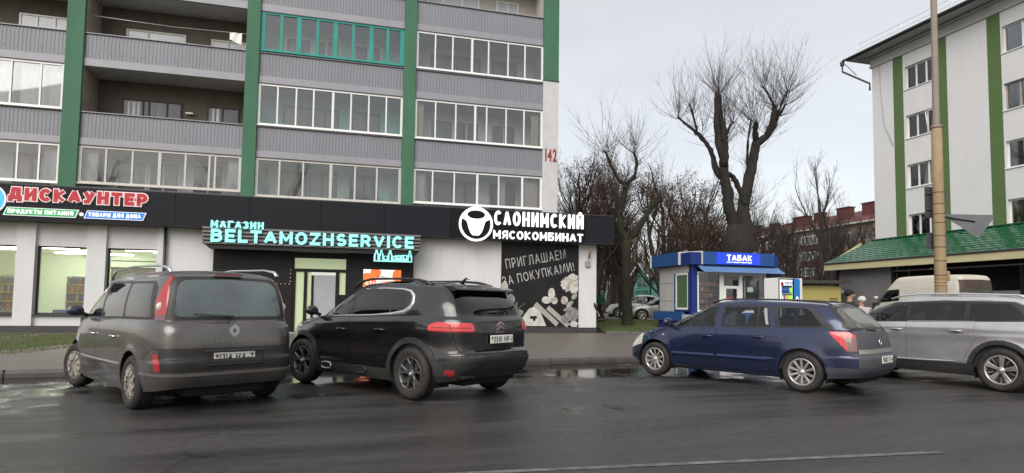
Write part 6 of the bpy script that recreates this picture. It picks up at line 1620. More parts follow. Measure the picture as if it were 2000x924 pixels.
hb = [(10.27, -.2, 11.8, 26, 1.0, 1.7), (9.96, -.9, 11.7, 30, 1.0, 1.9), (8.52, .9, 11.0, 26, 1.3, 2.0), (9.05, .2, 11.0, 20, 1.2, 1.9), (9.58, .4, 9.9, 18, 1.4, 2.0), (10.72, .5, 10.7, 26, 1.1, 2.2), (11.22, .6, 10.7, 22, 1.2, 2.2), (10.4, -.4, 9.3, 14, 1.4, 1.8),
      (13.16, .1, 11.4, 34, 1.3, 2.2), (13.56, .5, 11.1, 24, 1.5, 2.0), (14.06, .9, 11.8, 28, 1.4, 2.1), (12.4, -.4, 12.2, 20, 1.1, 2.0), (13.85, .2, 12.2, 20, 1.2, 2.1), (12.09, -.2, 10.5, 24, 1.0, 2.6), (11.81, -.3, 10.6, 20, 1.2, 2.4), (12.35, .4, 9.8, 20, 1.3, 2.4), (11.9, .3, 6.2, 16, 1.5, 2.6), (12.1, .2, 5.4, 16, 1.6, 2.2), (12.95, .3, 10.0, 18, 1.7, 1.9)]
hero('pollarded_tree', (11.25, .42), 30.4, [([(11.30, 0, .2), (11.28, 0, 1.2), (11.27, 0, 3.0), (11.25, 0, 4.4), (11.22, 0, 5.4)], [.95, .82, .74, .72, .52]), ([(10.95, -.1, .3), (10.98, -.1, 2.5), (11.0, -.1, 5.4)], [.46, .42, .32]), ([(11.65, .1, .3), (11.6, .1, 3.0), (11.62, .1, 5.0), (11.55, .1, 6.0)], [.48, .46, .40, .32]), ([(11.9, 0, 5.0), (11.85, 0, 5.5)], [.28, .18])],
     BIG, hb, 'huge pollarded tree with two thick forked trunks and brush-like shoots, behind the kiosk', 21, M_bark, 1.6, 14)
SM = {'A': ([(5.46, 4.41), (5.13, 4.84), (5.02, 5.58), (5.2, 6.33), (5.32, 6.99)], 0.176, 0.136, (0, -.3)), 'B': ([(5.32, 6.99), (4.98, 7.22), (4.57, 7.89), (4.3, 8.52)], 0.096, 0.048, (-.3, -.6)), 'C': ([(5.32, 6.99), (5.75, 7.46), (5.92, 8.09), (5.83, 8.66)], 0.104, 0.056, (-.3, .2)),
 'D': ([(5.46, 4.41), (5.83, 4.78), (6.2, 5.38), (6.57, 5.9), (6.86, 6.31), (7.12, 6.52)], 0.160, 0.128, (0, .5)), 'E': ([(5.02, 5.58), (4.88, 5.88), (4.91, 5.99)], 0.088, 0.072, (-.1, -.2))}
hs = [(4.3, -.6, 8.45, 22, 1.2, 1.9), (4.57, -.5, 7.9, 12, 1.2, 1.6), (5.83, .2, 8.6, 26, 1.1, 1.8), (5.92, 0, 8.0, 14, 1.3, 1.6), (7.12, .5, 6.5, 26, 1.3, 1.9), (6.57, .3, 5.9, 14, 1.4, 1.6), (5.32, -.3, 7.0, 14, 1.3, 1.6), (4.91, -.2, 5.9, 14, 1.5, 1.4), (5.5, 0, 4.6, 12, 1.6, 1.3)]
hero('mossy_tree', (5.44, .40), 29.0, [([(5.50, 0, .30), (5.46, 0, .6), (5.44, 0, 1.2), (5.40, 0, 2.2), (5.39, 0, 3.37), (5.46, 0, 4.45)], [.36, .27, .235, .22, .21, .22])], SM, hs, 'knotty mossy tree on the lawn between the shop corner and the kiosk', 33, M_barkg, 1.2, 10)

# generic background trees
PA = dict(m=M_barkbg, mt=M_twigr, wob=.10, up=.5, lev=4, n=[11, 6, 5, 4], t0=[.25, .25, .2, .15], sp=[.62, .65, .7, .75], lr=[.46, .52, .5, .5], rr=.55, leaf=4, lp=.42)
PB = dict(m=M_barkbg, mt=M_twig, wob=.08, up=.8, lev=4, n=[12, 6, 5, 3], t0=[.2, .2, .2, .2], sp=[.45, .5, .55, .6], lr=[.5, .5, .5, .5], rr=.5, leaf=0)
PC = dict(PB, n=[15, 7, 4, 3], sp=[.75, .7, .7, .7], up=.3, wob=.13)
def proto(name, seed, P, H, r, stems=1):
    t = Tree(seed); root = bpy.data.objects.new(name, None); COL.objects.link(root)
    for k in range(stems):
        a = 6.28 * k / stems; t.grow((.25 * math.cos(a) * (stems > 1), .25 * math.sin(a) * (stems > 1), -.2), (.16 * math.cos(a) * (stems > 1), .16 * math.sin(a) * (stems > 1), 1), H, r, 0, P)
    t.build(root); return root
prot = {'l1': proto('leafy_tree', 101, PA, 6.6, .16, 2), 'l2': proto('leafy_tree', 102, dict(PA, lp=.5, leaf=4), 6.2, .17, 1), 'b1': proto('bare_tree', 103, PB, 8.0, .17, 1), 'b2': proto('bare_tree', 104, PC, 7.2, .18, 1), 'b3': proto('bare_tree', 105, PB, 7.0, .12, 3)}
spots = [
 ('b3', 19.2, 43.0, .80, 5.0, 'thin many-stemmed tree right behind the drinks machine'),
 ('b2', 15.2, 48.0, .85, 1.1, 'low bare spreading tree over the right part of the kiosk roof'),
 ('b2', 24.3, 52.5, .92, 2.4, 'bare tree crown covering the middle balconies of the brick block'),
 ('b3', 28.2, 54.0, .95, 3.0, 'bare many-stemmed tree covering the right balconies of the brick block'),
 ('b3', 31.5, 60.0, 1.05, .2, 'bare many-stemmed tree half behind the white striped block'),
 ('b2', 18.4, 52.0, .9, 3.6, 'bare spreading tree before the left chimneys of the brick block'),
 ('b2', 6.6, 35.2, .8, 3.9, 'bare spreading tree right behind the mossy tree'),
 ('l1', 10.9, 37.0, .95, 2.6, 'small leafy tree just left of the huge pollard trunk'),
 ('b1', 14.6, 40.5, .75, 2.0, 'thin bare tree rising behind the right end of the kiosk roof'),
 ('b3', 21.8, 52.0, .8, .9, 'bare many-stemmed tree before the middle of the red roofed block'),
 ('b1', 25.2, 55.0, .85, 4.2, 'thin bare tree before the right part of the red roofed block'),
  # kind, x, y, scale, rot, label
 ('l1', 4.3, 33.5, 1.0, 1.0, 'thin tree with brown withered leaves just right of the shop corner'),
 ('l2', 5.3, 38.0, 1.20, 2.0, 'leafy reddish tree behind the mossy tree, left side'),
 ('l1', 9.0, 34.8, .98, 3.1, 'reddish leafed tree standing behind the left end of the kiosk'),
 ('l2', 7.2, 40.0, 1.18, .4, 'withered leafy tree deeper in the row, above the parked cars'),
 ('b2', 9.9, 38.5, 1.05, 2.2, 'wide bare tree between the leafy trees and the huge pollard'),
 ('b2', 7.4, 46.0, 1.15, 5.2, 'tall bare tree at the back of the row, left of the huge pollard'),
 ('b1', 12.9, 42.0, 1.0, 1.2, 'slender bare tree directly behind the huge pollard'),
 ('b3', 6.3, 46.0, 1.25, 3.6, 'bare many-stemmed tree at the back, left of the turquoise house'),
 ('b1', 3.6, 41.0, 1.05, .8, 'slender bare tree half hidden by the shop corner'),
 ('b3', 16.6, 44.0, .86, 2.8, 'bare many-stemmed tree right of the huge pollard, before the red roofed block'),
 ('b2', 19.8, 47.0, .86, 4.0, 'bare spreading tree above the drinks machine'),
 ('b1', 23.4, 46.0, .84, 5.1, 'slender bare tree above the yellow hall'),
 ('b3', 26.6, 48.0, .84, 1.9, 'bare many-stemmed tree next to the white striped block'),
 ('b2', 29.8, 50.5, .95, .3, 'bare spreading tree at the corner of the white striped block'),
 ('b1', 36.5, 70.0, 1.75, 2.5, 'tall bare tree rising over the red roof'),
 ('b2', 21.5, 58.0, .95, 5.5, 'bare tree before the left part of the red roofed block'),
 ('b3', 13.9, 50.0, .95, 5.9, 'bare tree seen just right of the huge pollard trunk'),
 ('b2', 3.0, 52.0, 1.2, 4.4, 'bare spreading tree far back beside the shop corner'),
 ('b1', 10.8, 60.0, 1.3, 3.3, 'tall bare tree far behind the turquoise house'),
 ('b3', 17.8, 62.0, 1.1, 1.5, 'bare tree far behind, between the pollard and the red roofed block')]
used = set()
spots += [(k_, x_, y_, s_, r_, lab_) for k_, x_, y_, s_, r_, lab_ in (('b2', -9, -13, 1.3, 1, 'unseen bare tree added behind the camera for reflections in the minivan glass'), ('b1', -2, -15, 1.3, 2, 'unseen bare tree added behind the camera for reflections in the SUV glass'), ('b3', 6, -14, 1.3, 3, 'unseen bare tree added behind the camera for reflections in the estate car'), ('b2', 14, -15, 1.3, 4, 'unseen bare tree added behind the camera for reflections in the silver car'), ('b2', -17, -16, 1.4, 5, 'unseen bare tree added behind the camera for reflections in the left balcony panes'))]  # unseen trees, added so glass and paint have something to reflect
for (k, x, y, s, rz, lab) in spots:
    root = prot[k]
    if k in used: root = copy_tree(prot[k])
    used.add(k); root.location = (x, y, float(G(x, y)) - .05); root.rotation_euler = (0, 0, rz); root.scale = (s, s, s); tag(root, lab, 'tree', 'bare and withered trees behind the kiosk')
# far wood: thin stems and brush reading as one dark mass
t = Tree(77); rg = t.r; PW = dict(m=M_barkbg, mt=M_twigr, wob=.12, up=.6, lev=2, n=[9, 5], t0=[.1, .1], sp=[.5, .6], lr=[.42, .5], rr=.5, leaf=0)  # lighter bark puts distance haze into the wood's colour
for i in range(230):
    y = rg.uniform(64, 92); x = y * rg.uniform(.03, .50); h = rg.uniform(5, 9.5) * (1.0 if x / y < .36 else .62); t.grow((x, y, .2), (0, 0, 1), h, rg.uniform(.07, .16), 0, PW)
mbw = MB(); mbw.v = t.T.v; mbw.f = t.T.f; mbw.m = t.T.m; mbw.sm = t.T.sm; mbw.mats = t.T.mats
o = mbw.build('woodland'); tag(o, 'dark distant wood of thin bare trunks behind the cars and kiosk', 'wood', kind='stuff'); 
o2 = t.C.build('woodland_brush'); tag(o2, 'brown tangle of bare branches over the distant wood', 'wood', kind='stuff')
# undergrowth hedge in front of the wood
t = Tree(78); rg = t.r; PH = dict(m=M_twigr, mt=M_twigr, wob=.2, up=.4, lev=1, n=[7], t0=[.1], sp=[.7], lr=[.5], rr=.6, leaf=2, lp=.5)
for i in range(620):
    y = rg.uniform(61, 70); x = y * rg.uniform(.05, .56); t.grow((x, y, .3), (rg.uniform(-.4, .4), rg.uniform(-.4, .4), 1), rg.uniform(1.6, 3.4), .03, 0, PH)
mbw = t.T; mbw.add(t.C.v, t.C.f, M_twigr); mbw.add(t.leafv, t.leaff, M_leafb)
o = mbw.build('undergrowth'); tag(o, 'brown leafless undergrowth behind the parked cars', 'bushes', kind='stuff')
P_taupe = mat('paint_taupe', (.135, .128, .125), .28, .5, var=.85, vscale=1.4, vcol=(.06, .053, .049), coat=.8, dark_back=True, bump=.03, bscale=300)
P_black = mat('paint_black', (.005, .0055, .007), .18, 0, var=.6, vscale=1.5, vcol=(.018, .0165, .015), coat=1.0, dark_back=True)
P_blue = mat('paint_blue', (.020, .032, .092), .24, .45, var=.7, vscale=1.5, vcol=(.017, .023, .05), coat=.9, dark_back=True)
P_silver = mat('paint_silver', (.60, .60, .63), .24, .55, var=.7, vscale=1.2, vcol=(.33, .325, .33), coat=.8, dark_back=True)
P_white = mat('paint_white', (.70, .70, .68), .35, 0, var=.4, vscale=1.5, coat=.5, vcol=(.5, .49, .46), dark_back=True)
P_sedan = mat('paint_grey_green', (.34, .36, .34), .3, .5, var=.5, vscale=1.5, coat=.5, dark_back=True)
P_van = mat('paint_cream', (.62, .59, .52), .5, 0, var=.55, vscale=1.1, vcol=(.46, .43, .36), dark_back=True, stretch=(1, 1, 3))
P_vanrear = mat('van_mud', (.085, .062, .048), .75, 0, var=.7, vscale=3, vcol=(.05, .036, .028))

# ---------- taupe minivan
wb, half = 2.80, .91
sp = dict(name='parked_minivan', label='taupe grey minivan with tall red tail lamps and silver roof rails, leftmost vehicle', cat='minivan',
    wb=wb, half=half, wr=.33, arch=.375, paint=P_taupe, rim=.205, wstyle='cap', tw=.22, steer=R(14),
    zbot=[(-2.4, .34), (-1.9, .26), (-1, .20), (1, .20), (2.0, .22), (2.4, .26)],
    zsh=[(-2.4, 1.09), (-1, 1.09), (.6, 1.06), (1.3, 1.02), (1.9, .87), (2.4, .66)],
    xr=[(0, -2.24), (.12, -2.30), (.36, -2.335), (.40, -2.33), (.44, -2.285), (.7, -2.275), (.84, -2.26), (.93, -2.225), (1, -2.175)],
    xf=[(0, 2.22), (.2, 2.32), (.5, 2.33), (.8, 2.2), (1, 2.05)],
    hw=[(0, .86), (.12, .885), (.35, .905), (.6, .91), (.85, .90), (.95, .885), (1, .865)], tx=[.36, .38, .40, .42, .44], pn=(8, 4.5),
    flare=[(-1.4, .37, .012), (1.4, .37, .012)], crease=[(-1.0, .50, 1.0, .50, .012, .03)],
    zroof=[(-2.3, 1.66), (-1.8, 1.69), (-.8, 1.705), (.1, 1.69), (.6, 1.64), (1.2, 1.60), (1.8, 1.58)],
    gxr=[(0, -2.175), (.5, -2.12), (.85, -2.03), (.95, -1.97), (1, -1.86)],
    gxf=[(0, 1.78), (.5, 1.22), (.85, .74), (1, .5)], gw=[(0, .858), (.3, .84), (.6, .80), (.8, .755), (.9, .715), (.96, .67), (1, .60)],
    gn=(9, 5), rcrown=.035,
    sideglass=[([(-1.93, 1.105), (1.22, 1.06), (1.22, 1.10), (.62, 1.54), (.30, 1.585), (-1.70, 1.575), (-1.83, 1.5)],
                [(rnd([(.14, 1.10), (1.02, 1.09), (.50, 1.52), (.14, 1.555)], .03), 'glass_clear'), (rnd([(-.86, 1.12), (.06, 1.105), (.06, 1.56), (-.86, 1.555)], .04), 'glass_tint'), (rnd([(-1.83, 1.135), (-.93, 1.125), (-.93, 1.55), (-1.68, 1.54)], .06), 'glass_tint')])],
    reartrim=rnd([(-.01, 1.10), (.74, 1.10), (.655, 1.625), (-.01, 1.65)], [.0, .04, .12, 0], 4), rearglass=rnd([(-.01, 1.145), (.665, 1.145), (.59, 1.59), (-.01, 1.61)], [0, .09, .13, 0], 5), rearmat='glass_fog',
    windscreen=rnd([(-.01, 1.0), (.80, 1.0), (.64, 1.60), (-.01, 1.61)], [0, .05, .08, 0]),
    regions=[('sz', [(.715, 1.095), (.97, 1.10), (.93, 1.26), (.84, 1.50), (.77, 1.64), (.725, 1.64), (.70, 1.4)], 'tail', ('gh', 'lo', 'deck', 'roof'), 'body'),
             ('sz', [(.70, 1.08), (1.1, 1.08), (1.1, 1.165), (.70, 1.165)], 'tail_low', ('gh', 'lo'), 'tail'),
             ('sz', [(.865, .50), (.97, .53), (.96, .71), (.865, .71)], 'refl', ('lo',), 'body'),
             ('sz', [(-.1, .50), (.862, .50), (.862, .76), (-.1, .76)], 'lowertail', ('lo',), 'body'),  # lower tailgate: body colour darkened for shadow and dirt
             ('sz', [(-.1, .45), (1.35, .45), (1.35, .478), (-.1, .478)], 'lip', ('lo',), 'body'),  # light caught by the bumper ledge, painted as a paler strip
             ('sz', [(-.1, .20), (1.50, .20), (1.50, .40), (1.2, .449), (-.1, .449)], 'bumper', ('lo',), 'body'),
             ('xz', [(1.75, .50), (2.5, .50), (2.5, .72), (2.2, .76)], 'head', ('lo',), 'body')],
    parts=[('tail', 'tail_lamp', M_red, 'pair', .004), ('tail_low', 'tail_lamp', mat('lamp_smoke', (.16, .05, .08), .15, coat=1), 'pair', .004), ('refl', 'reflector', M_red, 'pair', .003),
           ('lip', 'bumper_strip', mat('bumper_highlight', (.20, .19, .18), .4, .2, var=.7, vscale=3, vcol=(.09, .085, .08)), 'join', .012), ('lowertail', 'tailgate_panel', mat('taupe_shade_dirt', (.028, .027, .027), .5, .1, var=.6, vscale=2, vcol=(.016, .015, .015)), 'join', 0.0),
           ('bumper', 'bumper', mat('bumper_dirty', (.075, .07, .066), .45, 0, var=.8, vscale=2.5, vcol=(.035, .032, .03)), 'join', .004), ('head', 'headlight', M_lamphead, 'pair', .003)],
    doors=[[(.12, .27), (1.05, .27), (1.12, .5), (1.10, 1.09), (.12, 1.09)], [(-.95, .75), (-.87, .27), (.11, .27), (.11, 1.10), (-.95, 1.10)]],
    seams=[('yz', [(0, .768), (.86, .768)], .008, 'rear')],
    handles=[(.27, .86), (-.70, .86)], handlemat=M_chrome, mirror=(1.02, 1.10), mirrormat=mat('mirror_blue_black', (.012, .02, .04), .15, coat=1),
    rails=[(-1.98, .66, -.01), (-1.90, .66, .045), (-1.6, .66, .075), (-.5, .655, .085), (.3, .65, .075), (.42, .645, .05), (.52, .64, -.015)], railr=[.024, .02, .016, .015, .015, .018, .022], railmat=M_chrome,
    seats=[(.3, .38), (.3, -.38), (-.65, .38), (-.65, -.38), (-.65, 0)], plate=(-2.305, .655, '1314 HA-7', .50))
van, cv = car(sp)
place(van, (-4.66, 7.62), (-.73, .683), wb, half)
# high brake lamp, wiper, badge, number-plate niche, lettering
xr_ = cv.x_rear(0, 1.6, 'gh')
mb = MB(); mb.prism([(-.18, 1.655), (.18, 1.655), (.165, 1.68), (-.165, 1.68)], xr_ - .004, xr_ + .05, M_reddark, 'x'); mb.build('brake_lamp', van)
mb = MB(); xa_ = cv.x_rear(.1, 1.12, 'gh') - .02
mb.tube([(xa_ + .0, .02, 1.125), (xa_ - .02, .02, 1.14)], .022, M_blackp, 8); mb.tube([(xa_ - .02, .02, 1.14), (xa_ - .02, .25, 1.15), (xa_ - .005, .44, 1.175)], [.010, .007, .004], M_blackp, 6)
mb.tube([(xa_ - .012, -.02, 1.15), (xa_ - .006, .45, 1.185)], .005, M_blackp, 5); mb.build('wiper', van)
xb_ = cv.x_rear(0, .97)
mb = MB(); d = [(-.0, .082), (.058, .035), (.058, -.035), (0, -.082), (-.058, -.035), (-.058, .035)]
mb.prism([(a, .975 + b) for a, b in d], xb_ - .016, xb_ + .01, M_chrome, 'x'); mb.prism([(a * .35, .975 + b * .35) for a, b in d], xb_ - .018, xb_ - .012, mat('badge_shade', (.12, .12, .12), .4, .5), 'x'); mb.build('badge', van)
write('ESPACE', van, -.30, .14, .83, .86, cv.x_rear(.2, .84) - .008, mat('dull_chrome', (.32, .31, .3), .35, .6), .0, .006, .55, 'lettering', joined=True, M0=Matrix.Rotation(R(-90), 4, 'Z'))
mb = MB(); xn = cv.x_rear(.2, .6); mb.box(xn - .018, xn + .0, -.34, .34, .565, .578, M_blackp, .003); mb.box(xn - .014, xn, -.34, -.33, .57, .73, M_blackp); mb.box(xn - .014, xn, .33, .34, .57, .73, M_blackp); mb.box(xn - .03, xn, -.36, .36, .722, .745, M_blackp, .006); mb.build('plate_recess', van)
mb = MB()
for sg in (1, -1):
    q_ = cv.at_s(.81, 1.26, 'gh'); mb.ball((q_[0] + .012, (q_[1] - .01) * sg, q_[2]), (.032, .052, .058), M_lampwhite, 14)
mb.build('reversing_lamp', van)

# ---------- black SUV
wb, half = 2.73, .93
sp = dict(name='parked_suv', label='dirty black SUV with chrome window surround and dark alloy wheels, beside the taupe minivan', cat='suv',
    wb=wb, half=half, wr=.362, arch=.415, paint=P_black, rim=.232, wstyle='y', tw=.235, steer=R(5),
    zbot=[(-2.4, .38), (-2.0, .30), (-1.2, .235), (1.2, .235), (2.0, .28), (2.4, .34)],
    zsh=[(-2.4, 1.165), (-1.6, 1.17), (-.6, 1.14), (.6, 1.10), (1.15, 1.075), (1.7, 1.01), (2.1, .92), (2.4, .78)],
    xr=[(0, -2.14), (.15, -2.25), (.30, -2.30), (.40, -2.29), (.46, -2.235), (.75, -2.235), (.92, -2.21), (1, -2.16)],
    xf=[(0, 2.10), (.2, 2.21), (.6, 2.22), (.85, 2.15), (1, 2.0)],
    hw=[(0, .86), (.12, .90), (.35, .915), (.55, .90), (.78, .93), (.92, .922), (1, .885)], tx=[.28, .32, .36, .40, .43, .46], pn=(6, 4.0), taper=(.05, .08),
    flare=[(-1.365, .42, .02), (1.365, .42, .02)],
    zroof=[(-2.2, 1.55), (-1.8, 1.59), (-1.0, 1.63), (-.2, 1.64), (.3, 1.61), (1.2, 1.53)],
    gxr=[(0, -2.13), (.4, -2.06), (.75, -1.93), (.90, -1.86), (1, -1.76)], gxf=[(0, 1.22), (.5, .72), (.85, .32), (1, .12)],
    gw=[(0, .865), (.3, .84), (.6, .785), (.85, .735), (.93, .715), (.97, .69), (1, .63)], gn=(6, 6), rcrown=.035,
    crown=[(-2.4, .01), (1.0, .02), (1.4, .05), (2.4, .03)],
    sideglass=[(rnd([(-1.30, 1.18), (-.9, 1.155), (1.10, 1.085), (1.1, 1.105), (.45, 1.50), (-.55, 1.56), (-1.1, 1.545), (-1.32, 1.44)], [.12, .05, .01, .01, .15, .1, .1, .12], 5),
                [(rnd([(.10, 1.14), (.88, 1.12), (.36, 1.455), (.10, 1.485)], .03), 'glass_tint'), (rnd([(-.83, 1.175), (.02, 1.145), (.02, 1.49), (-.83, 1.51)], .05), 'glass_dark'), (rnd([(-1.17, 1.215), (-.88, 1.18), (-.88, 1.51), (-1.12, 1.49)], [.08, .02, .02, .06]), 'glass_dark')])],
    rearglass=rnd([(-.01, 1.20), (.69, 1.20), (.60, 1.485), (-.01, 1.50)], [0, .07, .09, 0], 5), rearmat='glass_dark',
    windscreen=rnd([(-.01, 1.07), (.78, 1.07), (.60, 1.54), (-.01, 1.56)], [0, .05, .08, 0]),
    regions=[('sz', rnd([(.50, 1.0), (.53, .955), (1.16, .955), (1.22, .99), (1.19, 1.05), (1.05, 1.09), (.53, 1.08)], .03), 'tail', ('lo',), 'body'),
             ('sz', [(.56, 1.01), (1.14, 1.01), (1.14, 1.022), (.56, 1.022)], 'tail_b', ('lo',), 'tail'),
             ('sz', [(.45, .94), (1.34, .94), (1.34, .973), (.45, .973)], 'tail_b', ('lo',), 'tail'),
             ('sz', [(.835, .93), (.845, .93), (.845, 1.1), (.835, 1.1)], 'tail_b', ('lo',), 'tail'),
             ('sz', rnd([(.80, .375), (.95, .375), (.95, .455), (.80, .455)], .02), 'refl', ('lo',), 'body'),
             ('sz', [(-.1, .20), (.72, .20), (.72, .40), (.60, .455), (-.1, .455)], 'skid', ('lo',), 'body'),
             ('sz', [(-.1, .20), (1.55, .20), (1.55, .50), (1.25, .56), (.72, .60), (.4, .63), (-.1, .63)], 'bumper', ('lo',), 'body'),
             ('xz', [(1.6, .72), (2.4, .66), (2.4, .82), (1.75, .90)], 'head', ('lo',), 'body')],
    parts=[('tail', 'tail_lamp', M_redglow, 'pair', .006), ('tail_b', 'tail_lamp', M_reddark, 'pair', .008), ('refl', 'reflector', M_red, 'pair', .012),
           ('skid', 'skid_plate', M_clad, 'join', .0), ('bumper', 'bumper', M_clad, 'join', .008), ('head', 'headlight', M_lamphead, 'pair', .003)],
    cladarch=.085, cladoff=.014, cladpoly=[('xz', [(-1.0, .2), (1.0, .2), (1.0, .40), (-1.0, .40)], ('lo',)), ('xz', [(1.6, .2), (2.5, .2), (2.5, .5), (1.7, .5)], ('lo',))],
    doors=[[(.07, .405), (.92, .405), (1.05, .60), (1.05, 1.15), (.07, 1.15)], [(-1.02, .86), (-.80, .405), (.06, .405), (.06, 1.17), (-1.02, 1.18)]],
    seams=[('yz', [(0, .665), (.78, .665)], .008, 'rear'), ('yz', [(.70, .67), (.76, .94)], .006, 'rear')],
    handles=[(.22, .93), (-.72, .95)], mirror=(.92, 1.14),
    rails=[(-1.5, .62, -.01), (-1.35, .62, .03), (-1.2, .62, .055), (-.8, .62, .07), (-.1, .62, .07), (.12, .62, .05), (.3, .61, -.015)], railr=[.035, .026, .02, .018, .018, .022, .03], railmat=M_rimblack,
    seats=[(.15, .38), (.15, -.38), (-.75, .4), (-.75, 0), (-.75, -.4)], plate=(-2.262, .855, '3501 HP-1', .48))
suv, cs = car(sp)
place(suv, (-1.39, 8.59), (-.769, .639), wb, half)
# chrome surround with the thick C at the rear
def strip(c, pts, w_, m_, name, parent, off=.008, grp='gh'):
    """a flat moulding of varying width following the flank; pts (x,z), both sides"""
    for sg in (1, -1):
        mb = MB(); vs = []; fs = []; k = len(pts)
        for i, (x, z) in enumerate(pts):
            a = np.array(pts[max(0, i - 1)]); b = np.array(pts[min(k - 1, i + 1)]); u = (b - a) / np.linalg.norm(b - a); n = np.array([-u[1], u[0]])
            ww = w_[i] / 2
            for s_ in (-1, 1):
                X, Z = x + n[0] * ww * s_, z + n[1] * ww * s_; y = c.y_at(X, Z, grp)
                for o_ in (off, -.01): vs.append((X, (y + o_) * sg, Z))
        for i in range(k - 1):
            o = 4 * i
            fs += [(o, o + 2, o + 6, o + 4), (o, o + 4, o + 5, o + 1), (o + 2, o + 3, o + 7, o + 6)]
        if sg > 0: fs = [f[::-1] for f in fs]
        mb.add(vs, fs, m_, True).build(name, parent)
strip(cs, [(1.02, 1.105), (.6, 1.125), (0, 1.143), (-.5, 1.16), (-.9, 1.185), (-1.15, 1.215), (-1.27, 1.28), (-1.30, 1.35), (-1.27, 1.45), (-1.18, 1.515), (-1.0, 1.545), (-.6, 1.56), (-.1, 1.553), (.3, 1.525)],
      [.016, .018, .02, .024, .04, .06, .065, .06, .045, .032, .024, .018, .016, .012], M_trimsil, 'chrome_trim', suv)
mb = MB(); xs = cs.x_rear(0, 1.52, 'gh')
mb.prism([(xs + .25, 1.59), (xs + .02, 1.585), (xs - .07, 1.555), (xs - .08, 1.535), (xs - .02, 1.52), (xs + .25, 1.5)], -.60, .60, P_black); mb.build('spoiler', suv)
xb_ = cs.x_rear(0, 1.03)
mb = MB()
for k_ in (0, 1):
    z_ = .995 + .052 * k_
    for sg in (1, -1): mb.prism([(0, z_ + .06), (0, z_ + .028), (.075 * sg, z_ - .02), (.075 * sg, z_ + .012)], xb_ - .016, xb_ + .004, M_chrome, 'x')
mb.build('badge', suv)
mb = MB(); mb.box(xb_ - .014, xb_ + .01, -.10, .10, .945, .958, M_chrome); mb.build('lettering_bar', suv)
xn = cs.x_rear(.2, .855); mb = MB(); mb.box(xn - .022, xn + .02, -.36, .36, .925, .94, M_seam, .004); mb.box(xn - .012, xn + .02, -.31, .31, .775, .79, M_blackp, .004); mb.build('plate_recess', suv)
mb = MB(); xw = cs.x_rear(0, 1.225, 'gh'); mb.ball((xw, 0, 1.225), (.03, .14, .024), M_blackp, 12); mb.build('wiper', suv)
for sg in (1, -1):
    xe = cs.x_rear(.55, .40); MB().box(xe - .03, xe + .1, .46 * sg, .68 * sg, .335, .375, M_seam, .012).build('exhaust_trim', suv)
    for xx in (.62, -.28):
        y_ = cs.y_at(xx, .36) + .018; mb = MB()
        ring = [(xx + a, y_ * sg, .345 + b) for a, b in ((-.13, 0), (-.11, .04), (0, .05), (.11, .04), (.13, 0), (.11, -.04), (0, -.05), (-.11, -.04), (-.13, 0))]
        mb.tube(ring, .013, M_trimsil if xx > 0 else M_clad, 6, cap=False); mb.build('side_moulding', suv)
mb = MB(); mb.tube([(-1.45, 0, 1.64), (-1.55, 0, 1.72), (-1.62, 0, 1.70)], [.035, .015, .004], P_black, 8); mb.build('antenna', suv)
mb = MB(); mb.box(-.75, .05, -.5, .5, cs.zr(-.3) + .03, cs.zr(-.3) + .034, mat('sunroof', (.02, .022, .025), .03, coat=1)); mb.build('sunroof', suv)

